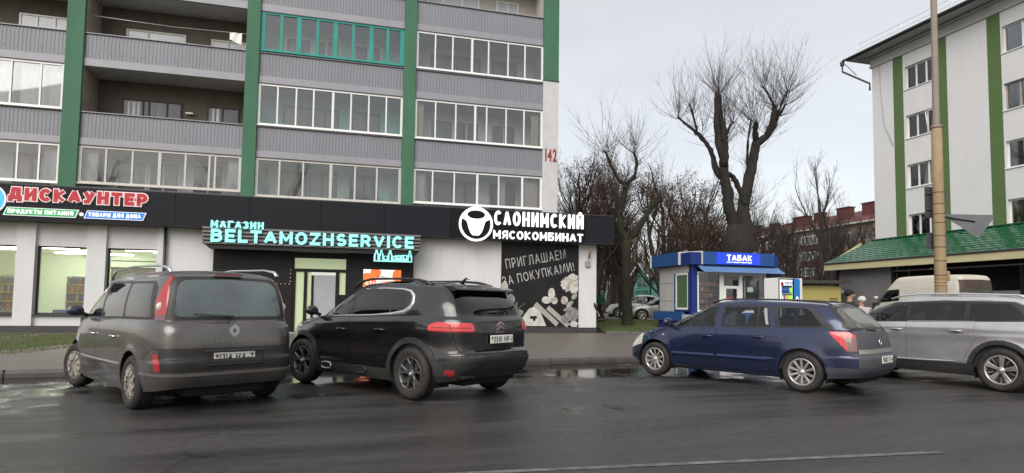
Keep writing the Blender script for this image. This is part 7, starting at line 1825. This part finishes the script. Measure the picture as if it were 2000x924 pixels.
# ---------- blue estate
wb, half = 2.80, .875
sp = dict(name='parked_estate_car', label='dark blue estate car with ten spoke silver wheels, parked in front of the kiosk', cat='car',
    wb=wb, half=half, wr=.322, arch=.372, paint=P_blue, rim=.212, wstyle='multi', tw=.205,
    zbot=[(-2.5, .32), (-2.0, .27), (-1.2, .20), (1.2, .20), (2.0, .22), (2.4, .25)],
    zsh=[(-2.5, 1.02), (-1.5, 1.01), (-.6, .985), (.4, .96), (1.05, .94), (1.55, .88), (2.0, .745), (2.25, .62), (2.4, .52)],
    xr=[(0, -2.25), (.15, -2.345), (.36, -2.365), (.42, -2.36), (.46, -2.30), (.7, -2.27), (.9, -2.23), (1, -2.19)],
    xf=[(0, 2.18), (.2, 2.31), (.5, 2.32), (.8, 2.27), (1, 2.14)],
    hw=[(0, .80), (.12, .835), (.32, .86), (.6, .875), (.85, .865), (.95, .85), (1, .825)], tx=[.36, .38, .41, .44, .46], pn=(7, 3.6), taper=(.04, .07),
    flare=[(-1.40, .375, .022), (1.40, .375, .022)], crease=[(-1.0, .49, 1.0, .46, .012, .02)],
    zroof=[(-2.3, 1.36), (-1.8, 1.40), (-1.2, 1.435), (-.4, 1.455), (.1, 1.445), (.5, 1.40), (1.3, 1.33)],
    gxr=[(0, -2.18), (.4, -2.06), (.75, -1.92), (.9, -1.85), (1, -1.76)], gxf=[(0, 1.42), (.5, .88), (.85, .48), (1, .25)],
    gw=[(0, .815), (.3, .79), (.6, .735), (.85, .675), (.93, .655), (.97, .63), (1, .57)], gn=(8, 6), rcrown=.035,
    crown=[(-2.5, .01), (1.0, .02), (1.6, .06), (2.4, .05)],
    sideglass=[(rnd([(.12, .985), (1.20, .955), (1.16, .985), (.50, 1.345), (.12, 1.375)], .03), [(rnd([(.16, 1.0), (1.05, .975), (.48, 1.315), (.16, 1.345)], .03), 'glass_clear')]),
               (rnd([(-.90, 1.01), (.02, .99), (.02, 1.375), (-.80, 1.38)], .03), [(rnd([(-.66, 1.025), (-.02, 1.01), (-.02, 1.345), (-.62, 1.35)], .03), 'glass_clear'), (rnd([(-.86, 1.03), (-.69, 1.027), (-.65, 1.35), (-.78, 1.35)], .02), 'glass_clear')]),
               (rnd([(-1.88, 1.03), (-.98, 1.01), (-.88, 1.38), (-1.50, 1.375)], [.03, .03, .03, .12], 5), [(rnd([(-1.72, 1.055), (-1.05, 1.04), (-.97, 1.345), (-1.46, 1.34)], [.05, .05, .05, .1]), 'glass_tint')])],
    reartrim=rnd([(-.01, 1.02), (.74, 1.02), (.60, 1.375), (-.01, 1.395)], [0, .06, .1, 0]), rearglass=rnd([(-.01, 1.05), (.70, 1.05), (.57, 1.35), (-.01, 1.37)], [0, .07, .1, 0]), rearmat='glass_dirty',
    windscreen=rnd([(-.01, .95), (.76, .95), (.55, 1.39), (-.01, 1.40)], [0, .05, .08, 0]),
    regions=[('sz', rnd([(.72, .69), (.86, .69), (1.03, .90), (1.07, .985), (.78, .985), (.70, .93)], .02), 'tail', ('lo',), 'body'),
             ('sz', [(.68, .66), (.86, .64), (.86, .90), (.68, .90)], 'tail_c', ('lo',), 'tail'),
             ('sz', [(-.1, .655), (.70, .655), (.70, .72), (-.1, .72)], 'chromebar', ('lo',), 'body'),
             ('sz', [(-.1, .44), (.78, .44), (.78, .655), (-.1, .655)], 'tgate', ('lo',), 'body'), ('sz', [(-.1, .72), (.70, .72), (.72, 1.0), (-.1, 1.0)], 'tgate', ('lo',), 'body'),
             ('sz', [(-.1, .2), (1.5, .2), (1.5, .30), (1.3, .43), (-.1, .43)], 'bumper', ('lo',), 'body'),
             ('xz', [(1.78, .60), (2.5, .40), (2.5, .62), (2.12, .73), (1.78, .80)], 'head', ('lo', 'deck'), 'body')],
    parts=[('tail', 'tail_lamp', M_redglow, 'pair', .005), ('tail_c', 'tail_lamp', mat('lamp_smoked', (.20, .11, .11), .2, coat=1), 'pair', .005), ('chromebar', 'chrome_bar', mat('dirty_chrome', (.35, .34, .32), .4, .6), 'join', .004),
           ('tgate', 'tailgate', mat('dirty_blue_grey', (.085, .085, .095), .6, 0, var=.7, vscale=3, vcol=(.045, .045, .06)), 'join', .001),
           ('bumper', 'bumper', mat('dirty_blue', (.05, .055, .09), .6, 0, var=.8, vscale=2.5, vcol=(.06, .056, .052)), 'join', .003), ('head', 'headlight', M_lamphead, 'pair', .004)],
    doors=[[(.09, .26), (.92, .26), (1.02, .5), (1.06, .96), (.09, .96)], [(-1.05, .72), (-.84, .26), (.08, .26), (.08, .98), (-.98, .98)]],
    seams=[('xz', [(1.55, .62), (1.70, .80)], .006, None)],
    handles=[(.25, .82), (-.72, .845)], mirror=(1.02, .985),
    rails=[(-1.78, .56, -.005), (-1.70, .56, .025), (-1.1, .56, .038), (-.4, .56, .04), (.1, .56, .035), (.3, .56, -.01)], railr=[.016, .014, .013, .013, .014, .016], railmat=M_rimblack,
    seats=[(.3, .36), (.3, -.36), (-.6, .36), (-.6, -.36)], plate=(-2.335, .555, '1867 IT-4', .48))
est, ce = car(sp)
place(est, (4.66, 9.92), (-.665, .747), wb, half)
M_moul = mat('side_moulding', (.022, .036, .10), .35)
strip(ce, [(1.0, .475), (.12, .485)], [.05, .055], M_moul, 'side_moulding', est, .014, 'lo'); strip(ce, [(.06, .486), (-.86, .492)], [.055, .05], M_moul, 'side_moulding', est, .014, 'lo')
mb = MB()
for sg in (1, -1): mb.ball((1.22, ce.y_at(1.22, .80) * sg, .80), (.035, .012, .018), M_lampwhite, 8)
mb.build('side_repeater', est)
mb = MB(); xw = ce.x_rear(0, 1.0, 'gh') - .012; mb.ball((xw, 0, 1.005), (.03, .05, .03), M_blackp, 10); mb.tube([(xw - .015, 0, 1.01), (xw - .02, .2, 1.02), (xw, .36, 1.035)], [.012, .008, .005], M_blackp, 6); mb.build('wiper', est)
mb = MB(); xb_ = ce.x_rear(0, .80); mb.lathe([(.05, -.008), (.056, -.004), (.056, .004), (.05, .008), (.044, 0)], M_chrome, 24, (xb_ - .01, 0, .82), 'x', closed=True); mb.tube([(xb_ - .016, .05, .80), (xb_ - .016, .01, .81), (xb_ - .016, -.01, .83), (xb_ - .016, -.05, .84)], .006, M_chrome, 5); mb.build('badge', est)

# ---------- silver SUV on the right
wb, half = 2.84, .92
sp = dict(name='parked_people_carrier', label='silver SUV with dark tinted windows, cut off at the right edge of the view', cat='suv',
    wb=wb, half=half, wr=.36, arch=.41, paint=P_silver, rim=.238, wstyle='wide', tw=.235,
    zbot=[(-2.5, .36), (-2.0, .30), (-1.2, .23), (1.2, .23), (2.0, .26), (2.4, .3)],
    zsh=[(-2.5, 1.14), (-1.5, 1.14), (-.6, 1.125), (.6, 1.09), (1.15, 1.07), (1.7, 1.0), (2.1, .9), (2.4, .74)],
    xr=[(0, -2.2), (.15, -2.28), (.35, -2.30), (.7, -2.26), (.9, -2.22), (1, -2.17)], xf=[(0, 2.16), (.2, 2.27), (.6, 2.29), (.85, 2.22), (1, 2.08)],
    hw=[(0, .855), (.12, .885), (.35, .90), (.6, .90), (.8, .92), (.93, .91), (1, .87)], pn=(6, 4.0), taper=(.05, .08),
    flare=[(-1.42, .42, .02), (1.42, .42, .02)], crease=[(-2.2, .965, 1.5, .95, -.010, .025), (-1.0, .47, 1.1, .40, .012, .02)],
    zroof=[(-2.2, 1.53), (-1.8, 1.565), (-1.0, 1.59), (-.2, 1.60), (.3, 1.57), (1.2, 1.5)],
    gxr=[(0, -2.14), (.4, -2.08), (.75, -1.96), (.9, -1.90), (1, -1.82)], gxf=[(0, 1.45), (.5, .95), (.85, .50), (1, .25)],
    gw=[(0, .85), (.3, .82), (.6, .77), (.85, .72), (.93, .70), (.97, .675), (1, .62)], gn=(6, 6), rcrown=.04,
    sideglass=[(rnd([(-2.0, 1.175), (-.9, 1.145), (1.28, 1.085), (1.26, 1.105), (.55, 1.475), (-.5, 1.515), (-1.55, 1.50), (-1.75, 1.42)], [.02, .1, .01, .01, .15, .1, .1, .1], 5),
                [(rnd([(.12, 1.14), (1.05, 1.115), (.50, 1.42), (.12, 1.455)], .03), 'glass_clear'), (rnd([(-.88, 1.165), (.05, 1.145), (.05, 1.465), (-.88, 1.475)], .04), 'glass_dark'), (rnd([(-1.82, 1.195), (-.95, 1.17), (-.95, 1.47), (-1.55, 1.455)], [.05, .05, .05, .1]), 'glass_dark')])],
    rearglass=rnd([(-.01, 1.09), (.68, 1.09), (.6, 1.46), (-.01, 1.47)], [0, .07, .09, 0], 5), rearmat='glass_dark',
    windscreen=rnd([(-.01, 1.02), (.78, 1.02), (.6, 1.5), (-.01, 1.52)], [0, .05, .08, 0]),
    regions=[('sz', [(.35, .88), (.80, .88), (.80, .99), (.35, .99)], 'tail', ('lo',), 'body'), ('xz', [(1.7, .68), (2.4, .62), (2.4, .78), (1.8, .86)], 'head', ('lo',), 'body')],
    parts=[('tail', 'tail_lamp', M_red, 'pair', .005), ('head', 'headlight', M_lamphead, 'pair', .003)],
    cladarch=.075, cladoff=.014, cladpoly=[('xz', [(-1.0, .2), (1.0, .2), (1.0, .385), (-1.0, .43)], ('lo',)), ('sz', [(-.1, .2), (1.55, .2), (1.55, .55), (-.1, .6)], ('lo',)), ('xz', [(1.6, .2), (2.5, .2), (2.5, .5), (1.7, .5)], ('lo',))],
    doors=[[(.08, .41), (.92, .39), (1.05, .60), (1.05, 1.10), (.08, 1.12)], [(-1.06, .86), (-.84, .43), (.07, .41), (.07, 1.12), (-1.06, 1.15)]],
    handles=[(.24, .97), (-.78, .98)], mirror=(.98, 1.12),
    rails=[(-1.75, .61, -.01), (-1.6, .61, .03), (-.8, .61, .045), (-.1, .61, .045), (.3, .61, .035), (.5, .60, -.01)], railr=[.02, .018, .016, .016, .018, .02], railmat=M_trimsil,
    seats=[(.2, .38), (.2, -.38), (-.7, .4), (-.7, -.4)], plate=(-2.29, .62, '4471 HB-2', .48))
sil, cl = car(sp)
place(sil, (8.12, 10.26), (-.464, .886), wb, half)
strip(cl, [(1.0, .425), (.4, .428), (-.2, .435), (-.75, .455)], [.012, .022, .028, .018], M_trimsil, 'chrome_strip', sil, .016, 'lo')
strip(cl, [(1.27, 1.12), (.95, 1.28), (.55, 1.49), (0, 1.522), (-.5, 1.535), (-1.2, 1.528), (-1.6, 1.505), (-1.8, 1.42), (-1.98, 1.25)], [.015, .018, .02, .02, .022, .024, .03, .04, .03], M_trimsil, 'window_moulding', sil, .006)
strip(cl, [(1.10, 1.10), (0, 1.135), (-1.0, 1.155), (-1.95, 1.18)], [.008, .008, .008, .008], M_trimsil, 'sill_moulding', sil, .006)
# ================================================================ lamp post with road signs seen from the back
M_pole = mat('pole_ochre', (.36, .265, .15), .8, var=.8, vscale=2.5, vcol=(.24, .175, .11), bump=.4, bscale=20); M_pole2 = mat('pole_upper', (.30, .245, .20), .7, var=.6, vscale=3, vcol=(.2, .17, .14))
M_band = mat('band_rust', (.20, .13, .07), .7, .2); M_signb = mat('sign_back', (.12, .12, .135), .5, .5, var=.5, vscale=4, vcol=(.08, .08, .09)); M_signg = mat('sign_back_galv', (.13, .135, .15), .5, .4, var=.7, vscale=4, vcol=(.08, .085, .095))
PX, PY = 11.18, 16.0
LP = empty('lamp_post', (PX, PY, 0), 0, 'ochre painted concrete lamp post with steel bands behind the silver SUV', 'lamp post')
mb = MB(); mb.lathe([(.146, 0), (.137, 2.4), (.129, 4.5), (.124, 6.15), (.09, 6.17)], M_pole, 24, (0, 0, 0), 'z'); mb.build('column', LP)
mb = MB(); mb.tube([(0, 0, 6.1), (.0, 0, 6.3), (.02, 0, 9.2), (.05, 0, 13)], [.092, .084, .076, .068], M_pole2, 18); mb.build('upper_pole', LP)
mb = MB(); mb.lathe([(.11, 0), (.137, 0), (.137, .06), (.09, .09)], M_pole2, 20, (0, 0, 6.13), 'z'); mb.build('collar', LP)
for z in (1.75, 2.25, 2.62, 2.98, 3.28, 3.62, 3.85, 4.12, 4.42): 
    r_ = .150 - z * .0046; MB().lathe([(r_, -.012), (r_ + .006, -.012), (r_ + .006, .012), (r_, .012)], M_band, 20, (0, 0, z), 'z').build('band', LP)
mb = MB()
for k in range(4): mb.lathe([(.140, -.018), (.1435, -.018), (.1435, .018), (.140, .018)], mat('old_tape', (.30, .12, .05), .8, var=1, vscale=12, vcol=(.46, .31, .155)), 20, (0, 0, 1.98 + k * .09), 'z')
mb.build('painted_mark', LP); bx('junction_box', LP, .13, .22, -.06, .06, 2.1, 2.35, M_pole, .02)
def rrect(x0, x1, z0, z1, r, n=5):
    P_ = []
    for cx, cz, a in ((x1 - r, z1 - r, 0), (x0 + r, z1 - r, 90), (x0 + r, z0 + r, 180), (x1 - r, z0 + r, 270)): P_ += [(cx + r * math.cos(R(a + 90 * i / n)), cz + r * math.sin(R(a + 90 * i / n))) for i in range(n + 1)]
    return P_
s1 = empty('road_sign', (PX, PY, 0), R(12), 'back of a grey rectangular road sign high on the lamp post', 'road sign'); MB().prism(rrect(-.23, .44, 3.77, 4.60, .05), .19, .20, M_signb).build('plate', s1)
for z in (4.40, 3.98): bx('bracket', s1, -.2, .3, .155, .189, z, z + .035, M_signg)
s2 = empty('road_sign', (PX + .05, PY, 0), R(-22), 'back of a triangular give-way sign pointing down, right of the lamp post', 'road sign')
tri = [(.12, 3.80), (.10, 3.84), (.14, 3.87), (1.16, 3.80), (1.20, 3.76), (1.19, 3.72), (.88, 3.26), (.82, 3.24), (.77, 3.27)]; MB().prism(tri, .17, .18, M_signg).build('plate', s2)
mb = MB(); mb.tube([(0, .12, 3.82), (.45, .15, 3.71), (.78, .155, 3.64)], .018, M_pblack, 6); mb.tube([(.6, .15, 3.33), (.2, .14, 3.40)], .012, M_pblack, 6); mb.build('bracket', s2)
s3 = empty('road_sign', (PX, PY, 0), R(8), 'back of a small rounded road sign lowest on the lamp post', 'road sign'); MB().prism(rrect(-.22, .42, 2.93, 3.36, .09), .19, .20, M_signg).build('plate', s3); bx('bracket', s3, .02, .30, .155, .189, 3.0, 3.33, M_pblack); bx('sticker', s3, .20, .28, .145, .155, 3.04, 3.14, M_frame)
# the road's own lamp post foot: small kerbed island
MB().box(PX - .6, PX + .6, PY - .6, PY + .8, 0, .14, M_kerb, .03).build('traffic_island', kind='structure')

# ================================================================ distant cars and the van
def simple_car(name, label, paint, wb, half, H, belt, L0, L1, wind, rear, cat='car', grp=None, **kw):
    zs_ = [(-L0 - .1, belt), (-.6, belt - .02), (.6, belt - .04), (wind, belt - .05), (wind + .6, belt - .12), (L1 - .2, belt - .25), (L1 + .1, belt - .38)]
    if kw.get('boot'): zs_ = [(-L0 - .1, belt - .02)] + zs_[1:]
    sp = dict(name=name, label=label, cat=cat, group=grp, wb=wb, half=half, wr=.335, arch=.385, paint=paint, rim=.22, wstyle='five', tw=.21,
        zbot=[(-L0, .3), (-1.3, .2), (1.3, .2), (L1, .26)], zsh=zs_, xr=[(0, -L0 + .1), (.3, -L0), (.6, -L0 + .03), (1, -L0 + .12)], xf=[(0, L1 - .12), (.3, L1), (.7, L1 - .05), (1, L1 - .2)],
        hw=[(0, half - .05), (.3, half - .01), (.6, half), (.9, half - .02), (1, half - .05)], pn=(5, 3.6), flare=[(-wb / 2, .4, .02), (wb / 2, .4, .02)],
        zroof=[(-L0, H - .12), (-1.0, H - .05), (-.2, H - .03), (.5, H - .08), (1.4, H - .15)], gxr=[(0, rear[0]), (.5, (rear[0] * .55 + rear[1] * .45)), (.85, rear[1] * .8 + rear[0] * .2), (1, rear[1])], gxf=[(0, wind), (.5, wind * .52), (.85, .22), (1, 0)],
        gw=[(0, half - .07), (.4, half - .14), (.85, half - .21), (.95, half - .25), (1, half - .32)], gn=(5, 5), rcrown=.035,
        sideglass=[(rnd([(rear[0] + .45, belt + .02), (wind - .12, belt - .02), (.40, H - .13), (-.6, H - .09), (rear[1] - .02, H - .14)], .04), [(rnd([(.05, belt + .03), (wind - .3, belt), (.35, H - .17), (.05, H - .14)], .03), 'glass_tint'), (rnd([(rear[0] + .7, belt + .06), (-.03, belt + .03), (-.03, H - .14), (rear[1] + .1, H - .18)], .05), 'glass_dark')])],
        rearglass=rnd([(-.01, belt + .06), (.6, belt + .06), (.5, H - .14), (-.01, H - .12)], [0, .06, .06, 0]), rearmat='glass_dark', windscreen=rnd([(-.01, belt), (.68, belt), (.5, H - .12), (-.01, H - .1)], [0, .05, .05, 0]),
        regions=[('xz', [(L1 - .45, .62), (L1 + .1, .55), (L1 + .1, .68), (L1 - .4, .78)], 'head', ('lo',), 'body'), ('sz', [(.35, belt - .18), (1.25, belt - .18), (1.2, belt - .06), (.35, belt - .06)], 'tail', ('lo',), 'body')],
        parts=[('head', 'headlight', M_lamphead, 'pair', .003), ('tail', 'tail_lamp', M_red, 'pair', .003)],
        doors=[[(.08, .28), (.92, .28), (1.0, .5), (1.0, belt - .05), (.08, belt - .03)], [(-1.0, .75), (-.85, .28), (.07, .28), (.07, belt - .02), (-1.0, belt - .01)]], handles=[(.25, belt - .14), (-.75, belt - .13)], mirror=(.85, belt + .05), seats=[(.2, .36), (.2, -.36)])
    return car(sp)
wc, _ = simple_car('parked_coupe', 'white sloping-roof car parked behind the mossy tree trunk', P_white, 2.85, .93, 1.62, 1.0, 2.3, 2.3, 1.25, (-2.1, -1.1))
wc.location = (9.15, 44.6, .48); wc.rotation_euler = (0, 0, R(172))
sd, _ = simple_car('parked_saloon', 'grey-green saloon car half hidden behind the kiosk', P_sedan, 2.8, .9, 1.46, .92, 2.35, 2.35, 1.2, (-1.75, -.95))
sd.location = (8.75, 35.9, .46); sd.rotation_euler = (0, 0, R(184))
# white high-roof van
wb, half = 3.0, .98
sp = dict(name='delivery_van', label='dirty cream high-roof van with mud-brown rear doors behind the lamp post', cat='van', wb=wb, half=half, wr=.34, arch=.40, paint=P_van, rim=.2, wstyle='cap', tw=.21,
    zbot=[(-2.5, .4), (-1.5, .3), (1.5, .3), (2.6, .3)], zsh=[(-2.5, 1.45), (.8, 1.42), (1.6, 1.28), (2.2, 1.05), (2.6, .85)], xr=[(0, -2.4), (.3, -2.45), (1, -2.44)], xf=[(0, 2.4), (.3, 2.55), (.7, 2.5), (1, 2.3)],
    hw=[(0, .93), (.3, .97), (.7, .98), (1, .96)], pn=(12, 4), zroof=[(-2.5, 2.58), (-1, 2.62), (.6, 2.60), (1.2, 2.5), (2.2, 2.4)], gxr=[(0, -2.43), (.6, -2.40), (.9, -2.36), (1, -2.30)], gxf=[(0, 2.0), (.45, 1.45), (.85, .95), (1, .75)],
    gw=[(0, .95), (.4, .93), (.7, .89), (.9, .84), (.96, .80), (1, .72)], gn=(12, 6), rcrown=.05, sideglass=[(rnd([(.35, 1.50), (1.7, 1.40), (1.25, 2.0), (.35, 2.05)], .05), [(rnd([(.40, 1.54), (1.5, 1.46), (1.15, 1.95), (.40, 2.0)], .05), 'glass_tint')])],
    rearglass=rnd([(.06, 1.55), (.70, 1.55), (.66, 2.05), (.06, 2.08)], .05), rearmat='glass_dirty', windscreen=rnd([(-.01, 1.45), (.8, 1.45), (.65, 2.1), (-.01, 2.12)], [0, .05, .08, 0]),
    regions=[('yz', [(-.01, .5), (.86, .5), (.86, 1.6), (.80, 2.40), (-.01, 2.42)], 'doors_rear', ('lo', 'gh', 'deck'), 'body'), ('sz', [(.9, 1.0), (1.02, 1.0), (1.02, 1.4), (.9, 1.4)], 'tail', ('lo',), 'body')],
    parts=[('doors_rear', 'rear_door', P_vanrear, 'pair', .006), ('tail', 'tail_lamp', M_red, 'pair', .004)], doors=[[(.30, .4), (1.3, .4), (1.4, 1.3), (.30, 1.42)]], handles=[(.4, 1.1)], mirror=(1.45, 1.6), seats=[(.6, .4), (.6, -.4)])
dv, _ = car(sp); dv.location = (17.5 - .61 + .95, 24.0 + 2.38 + .245, .28); dv.rotation_euler = (0, 0, math.atan2(.97, -.25)); dv.scale = (1, 1, .94)

# ================================================================ people
def skin_mesh(name, verts, edges, rad, m, parent, sub=2):
    me = bpy.data.meshes.new(name); me.from_pydata(verts, edges, []); o = bpy.data.objects.new(name, me); link(o, parent)
    md = o.modifiers.new('skin', 'SKIN'); md.use_smooth_shade = True
    lay = me.skin_vertices[0].data
    for i, r_ in enumerate(rad): lay[i].radius = (r_ if hasattr(r_, '__len__') else (r_, r_))
    lay[0].use_root = True
    s_ = o.modifiers.new('sub', 'SUBSURF'); s_.levels = sub; s_.render_levels = sub
    me.materials.append(m); return o
M_skin = mat('skin', (.42, .24, .17), .6)
def person(label, loc, rz, H, coat, trousers, shoes, hat, hatcol, stride=.18, hood=False, bag=None):
    k = H / 1.72; p = empty('person', loc, rz, label, 'person')
    def S_(L): return [(a * k, b * k, c * k) for a, b, c in L]
    # body: x forward, z up; pelvis root
    V = [(0, 0, .95), (0, 0, 1.15), (.01, 0, 1.38), (.01, 0, 1.46), (.02, 0, 1.53), (.02, 0, 1.62),
         (0, .10, .90), (stride * .5, .11, .50), (stride, .11, .09), (stride + .12, .115, .04),
         (0, -.10, .90), (-stride * .2, -.11, .50), (-stride, -.11, .12), (-stride + .10, -.115, .04),
         (0, .19, 1.38), (-.06, .24, 1.12), (.06, .25, .90), (.09, .25, .80), (0, -.19, 1.38), (.05, -.24, 1.12), (.18, -.24, .92), (.22, -.24, .83)]
    E_ = [(0, 1), (1, 2), (2, 3), (3, 4), (4, 5), (0, 6), (6, 7), (7, 8), (8, 9), (0, 10), (10, 11), (11, 12), (12, 13), (2, 14), (14, 15), (15, 16), (16, 17), (2, 18), (18, 19), (19, 20), (20, 21)]
    Rr = [.13, .12, .14, .06, .055, .09, .09, .06, .04, .035, .09, .06, .04, .035, .06, .045, .032, .03, .06, .045, .032, .03]
    skin_mesh('body', S_(V), E_, [r * k for r in Rr], M_skin, p)
    # coat with sleeves
    V2 = [(0, 0, .82), (0, 0, 1.0), (.0, 0, 1.2), (.01, 0, 1.38), (.01, 0, 1.47), (0, .21, 1.385), (-.06, .26, 1.12), (.06, .265, .90), (0, -.21, 1.385), (.05, -.26, 1.12), (.18, -.255, .92)]
    skin_mesh('coat', S_(V2), [(0, 1), (1, 2), (2, 3), (3, 4), (3, 5), (5, 6), (6, 7), (3, 8), (8, 9), (9, 10)], [(.17 * k, .20 * k), (.165 * k, .19 * k), (.16 * k, .19 * k), (.165 * k, .19 * k), .09 * k, .085 * k, .07 * k, .06 * k, .085 * k, .07 * k, .06 * k], coat, p)
    V3 = [(0, 0, .92), (0, .10, .88), (stride * .5, .11, .50), (stride, .11, .12), (0, -.10, .88), (-stride * .2, -.11, .50), (-stride, -.11, .14)]
    skin_mesh('trousers', S_(V3), [(0, 1), (1, 2), (2, 3), (0, 4), (4, 5), (5, 6)], [.13 * k, .11 * k, .075 * k, .062 * k, .11 * k, .075 * k, .062 * k], trousers, p)
    for (x, y) in ((stride, .11), (-stride, -.11)): MB().ball((( x + .07) * k, y * k, .05), (.15, .055, .055), shoes, 10).build('shoe', p)
    hd = MB(); hc = (.03 * k, 0, 1.62 * k); hd.ball(hc, (.092 * k, .074 * k, .112 * k), M_skin, 14); hd.ball((.125 * k, 0, 1.61 * k), (.025 * k, .014 * k, .022 * k), M_skin, 8)
    for sy in (1, -1): hd.ball((.03 * k, .078 * sy * k, 1.62 * k), (.02 * k, .012 * k, .03 * k), M_skin, 6)
    h_ = hd.build('head', p); ey = MB()
    for sy in (1, -1): ey.ball((.113 * k, .032 * sy * k, 1.64 * k), (.012 * k, .014 * k, .009 * k), M_platetxt, 6)
    ey.ball((.117 * k, 0, 1.565 * k), (.008 * k, .022 * k, .006 * k), mat('lips', (.35, .12, .1), .6), 6); ey.build('face', h_)
    mb = MB(); 
    if hood: mb.ball((-.005 * k, 0, 1.635 * k), (.12 * k, .115 * k, .14 * k), hatcol, 14); mb.ball((-.03 * k, 0, 1.50 * k), (.13 * k, .14 * k, .09 * k), hatcol, 12); mb.build('hood', p)
    else: mb.ball((-.008 * k, 0, 1.672 * k), (.115 * k, .10 * k, .098 * k), hatcol, 14); mb.lathe([(.108 * k, -.02), (.115 * k, 0), (.108 * k, .03)], hatcol, 18, (.0, 0, 1.665 * k), 'z'); mb.build('hat', p)
    for sy, hx, hz in ((1, .10, .76), (-1, .235, .80)):
        V4 = [(hx, .25 * sy, hz + .03), (hx + .01, .25 * sy, hz - .03)] + [(hx + .03 * q, .25 * sy, hz - .09 - .01 * (q % 2)) for q in (-1, 0, 1, 2)] + [(hx + .05, .245 * sy, hz - .03)]
        skin_mesh('hand', S_(V4), [(0, 1), (1, 2), (1, 3), (1, 4), (1, 5), (0, 6)], [.028 * k, .03 * k] + [.010 * k] * 4 + [.011 * k], M_skin, p, 1)
    if bag:
        b_ = empty('bag', (0, 0, 0), 0, bag[0], 'bag'); b_.location = Vector(loc) + Matrix.Rotation(rz, 3, 'Z') @ Vector((.10 * k, .27 * k, .36 * k)); b_.rotation_euler = (0, 0, rz)
        mb = MB(); mb.ball((0, 0, .12), (.15, .07, .17), bag[1], 12); mb.build('sack', b_); MB().tube([(-.06, 0, .26), (-.02, 0, .36), (.03, 0, .36), (.07, 0, .26)], .008, bag[1], 5).build('handle', b_)
M_cblack = mat('coat_black', (.012, .012, .014), .85); M_cgreen = mat('coat_green', (.015, .10, .07), .8); M_jean = mat('trousers_dark', (.015, .016, .02), .9); M_hatb = mat('hat_black', (.012, .012, .013), .9); M_hatw = mat('hat_white', (.60, .57, .54), .95, bump=.6, bscale=60); M_cbeige = mat('coat_pale', (.50, .44, .41), .85); M_shoe = mat('shoe_dark', (.02, .018, .016), .5)
person('person in a black knitted hat and black coat walking right, behind the blue estate', (8.78, 16.0, 0), R(-10), 1.80, M_cblack, M_jean, M_shoe, 'hat', M_hatb)
person('person in a white knitted hat and pale coat beside the silver SUV', (9.45, 16.6, 0), R(105), 1.64, M_cbeige, M_jean, M_shoe, 'hat', M_hatw)
person('person in a green hooded jacket walking past the shop corner, carrying a pink bag', (4.50, 30.6, float(G(4.5, 30.6)) + .05), R(200), 1.50, M_cgreen, M_jean, M_shoe, 'hat', mat('hood_green', (.03, .20, .11), .8), hood=True)
person('person in dark clothes almost hidden behind the shop corner, one shoe showing', (3.40, 25.98, .2), R(10), 1.62, M_cblack, M_jean, M_shoe, 'hat', M_hatb, stride=.2, bag=('pink carrier bag at the shop corner', mat('bag_pink', (.55, .14, .33), .5)))
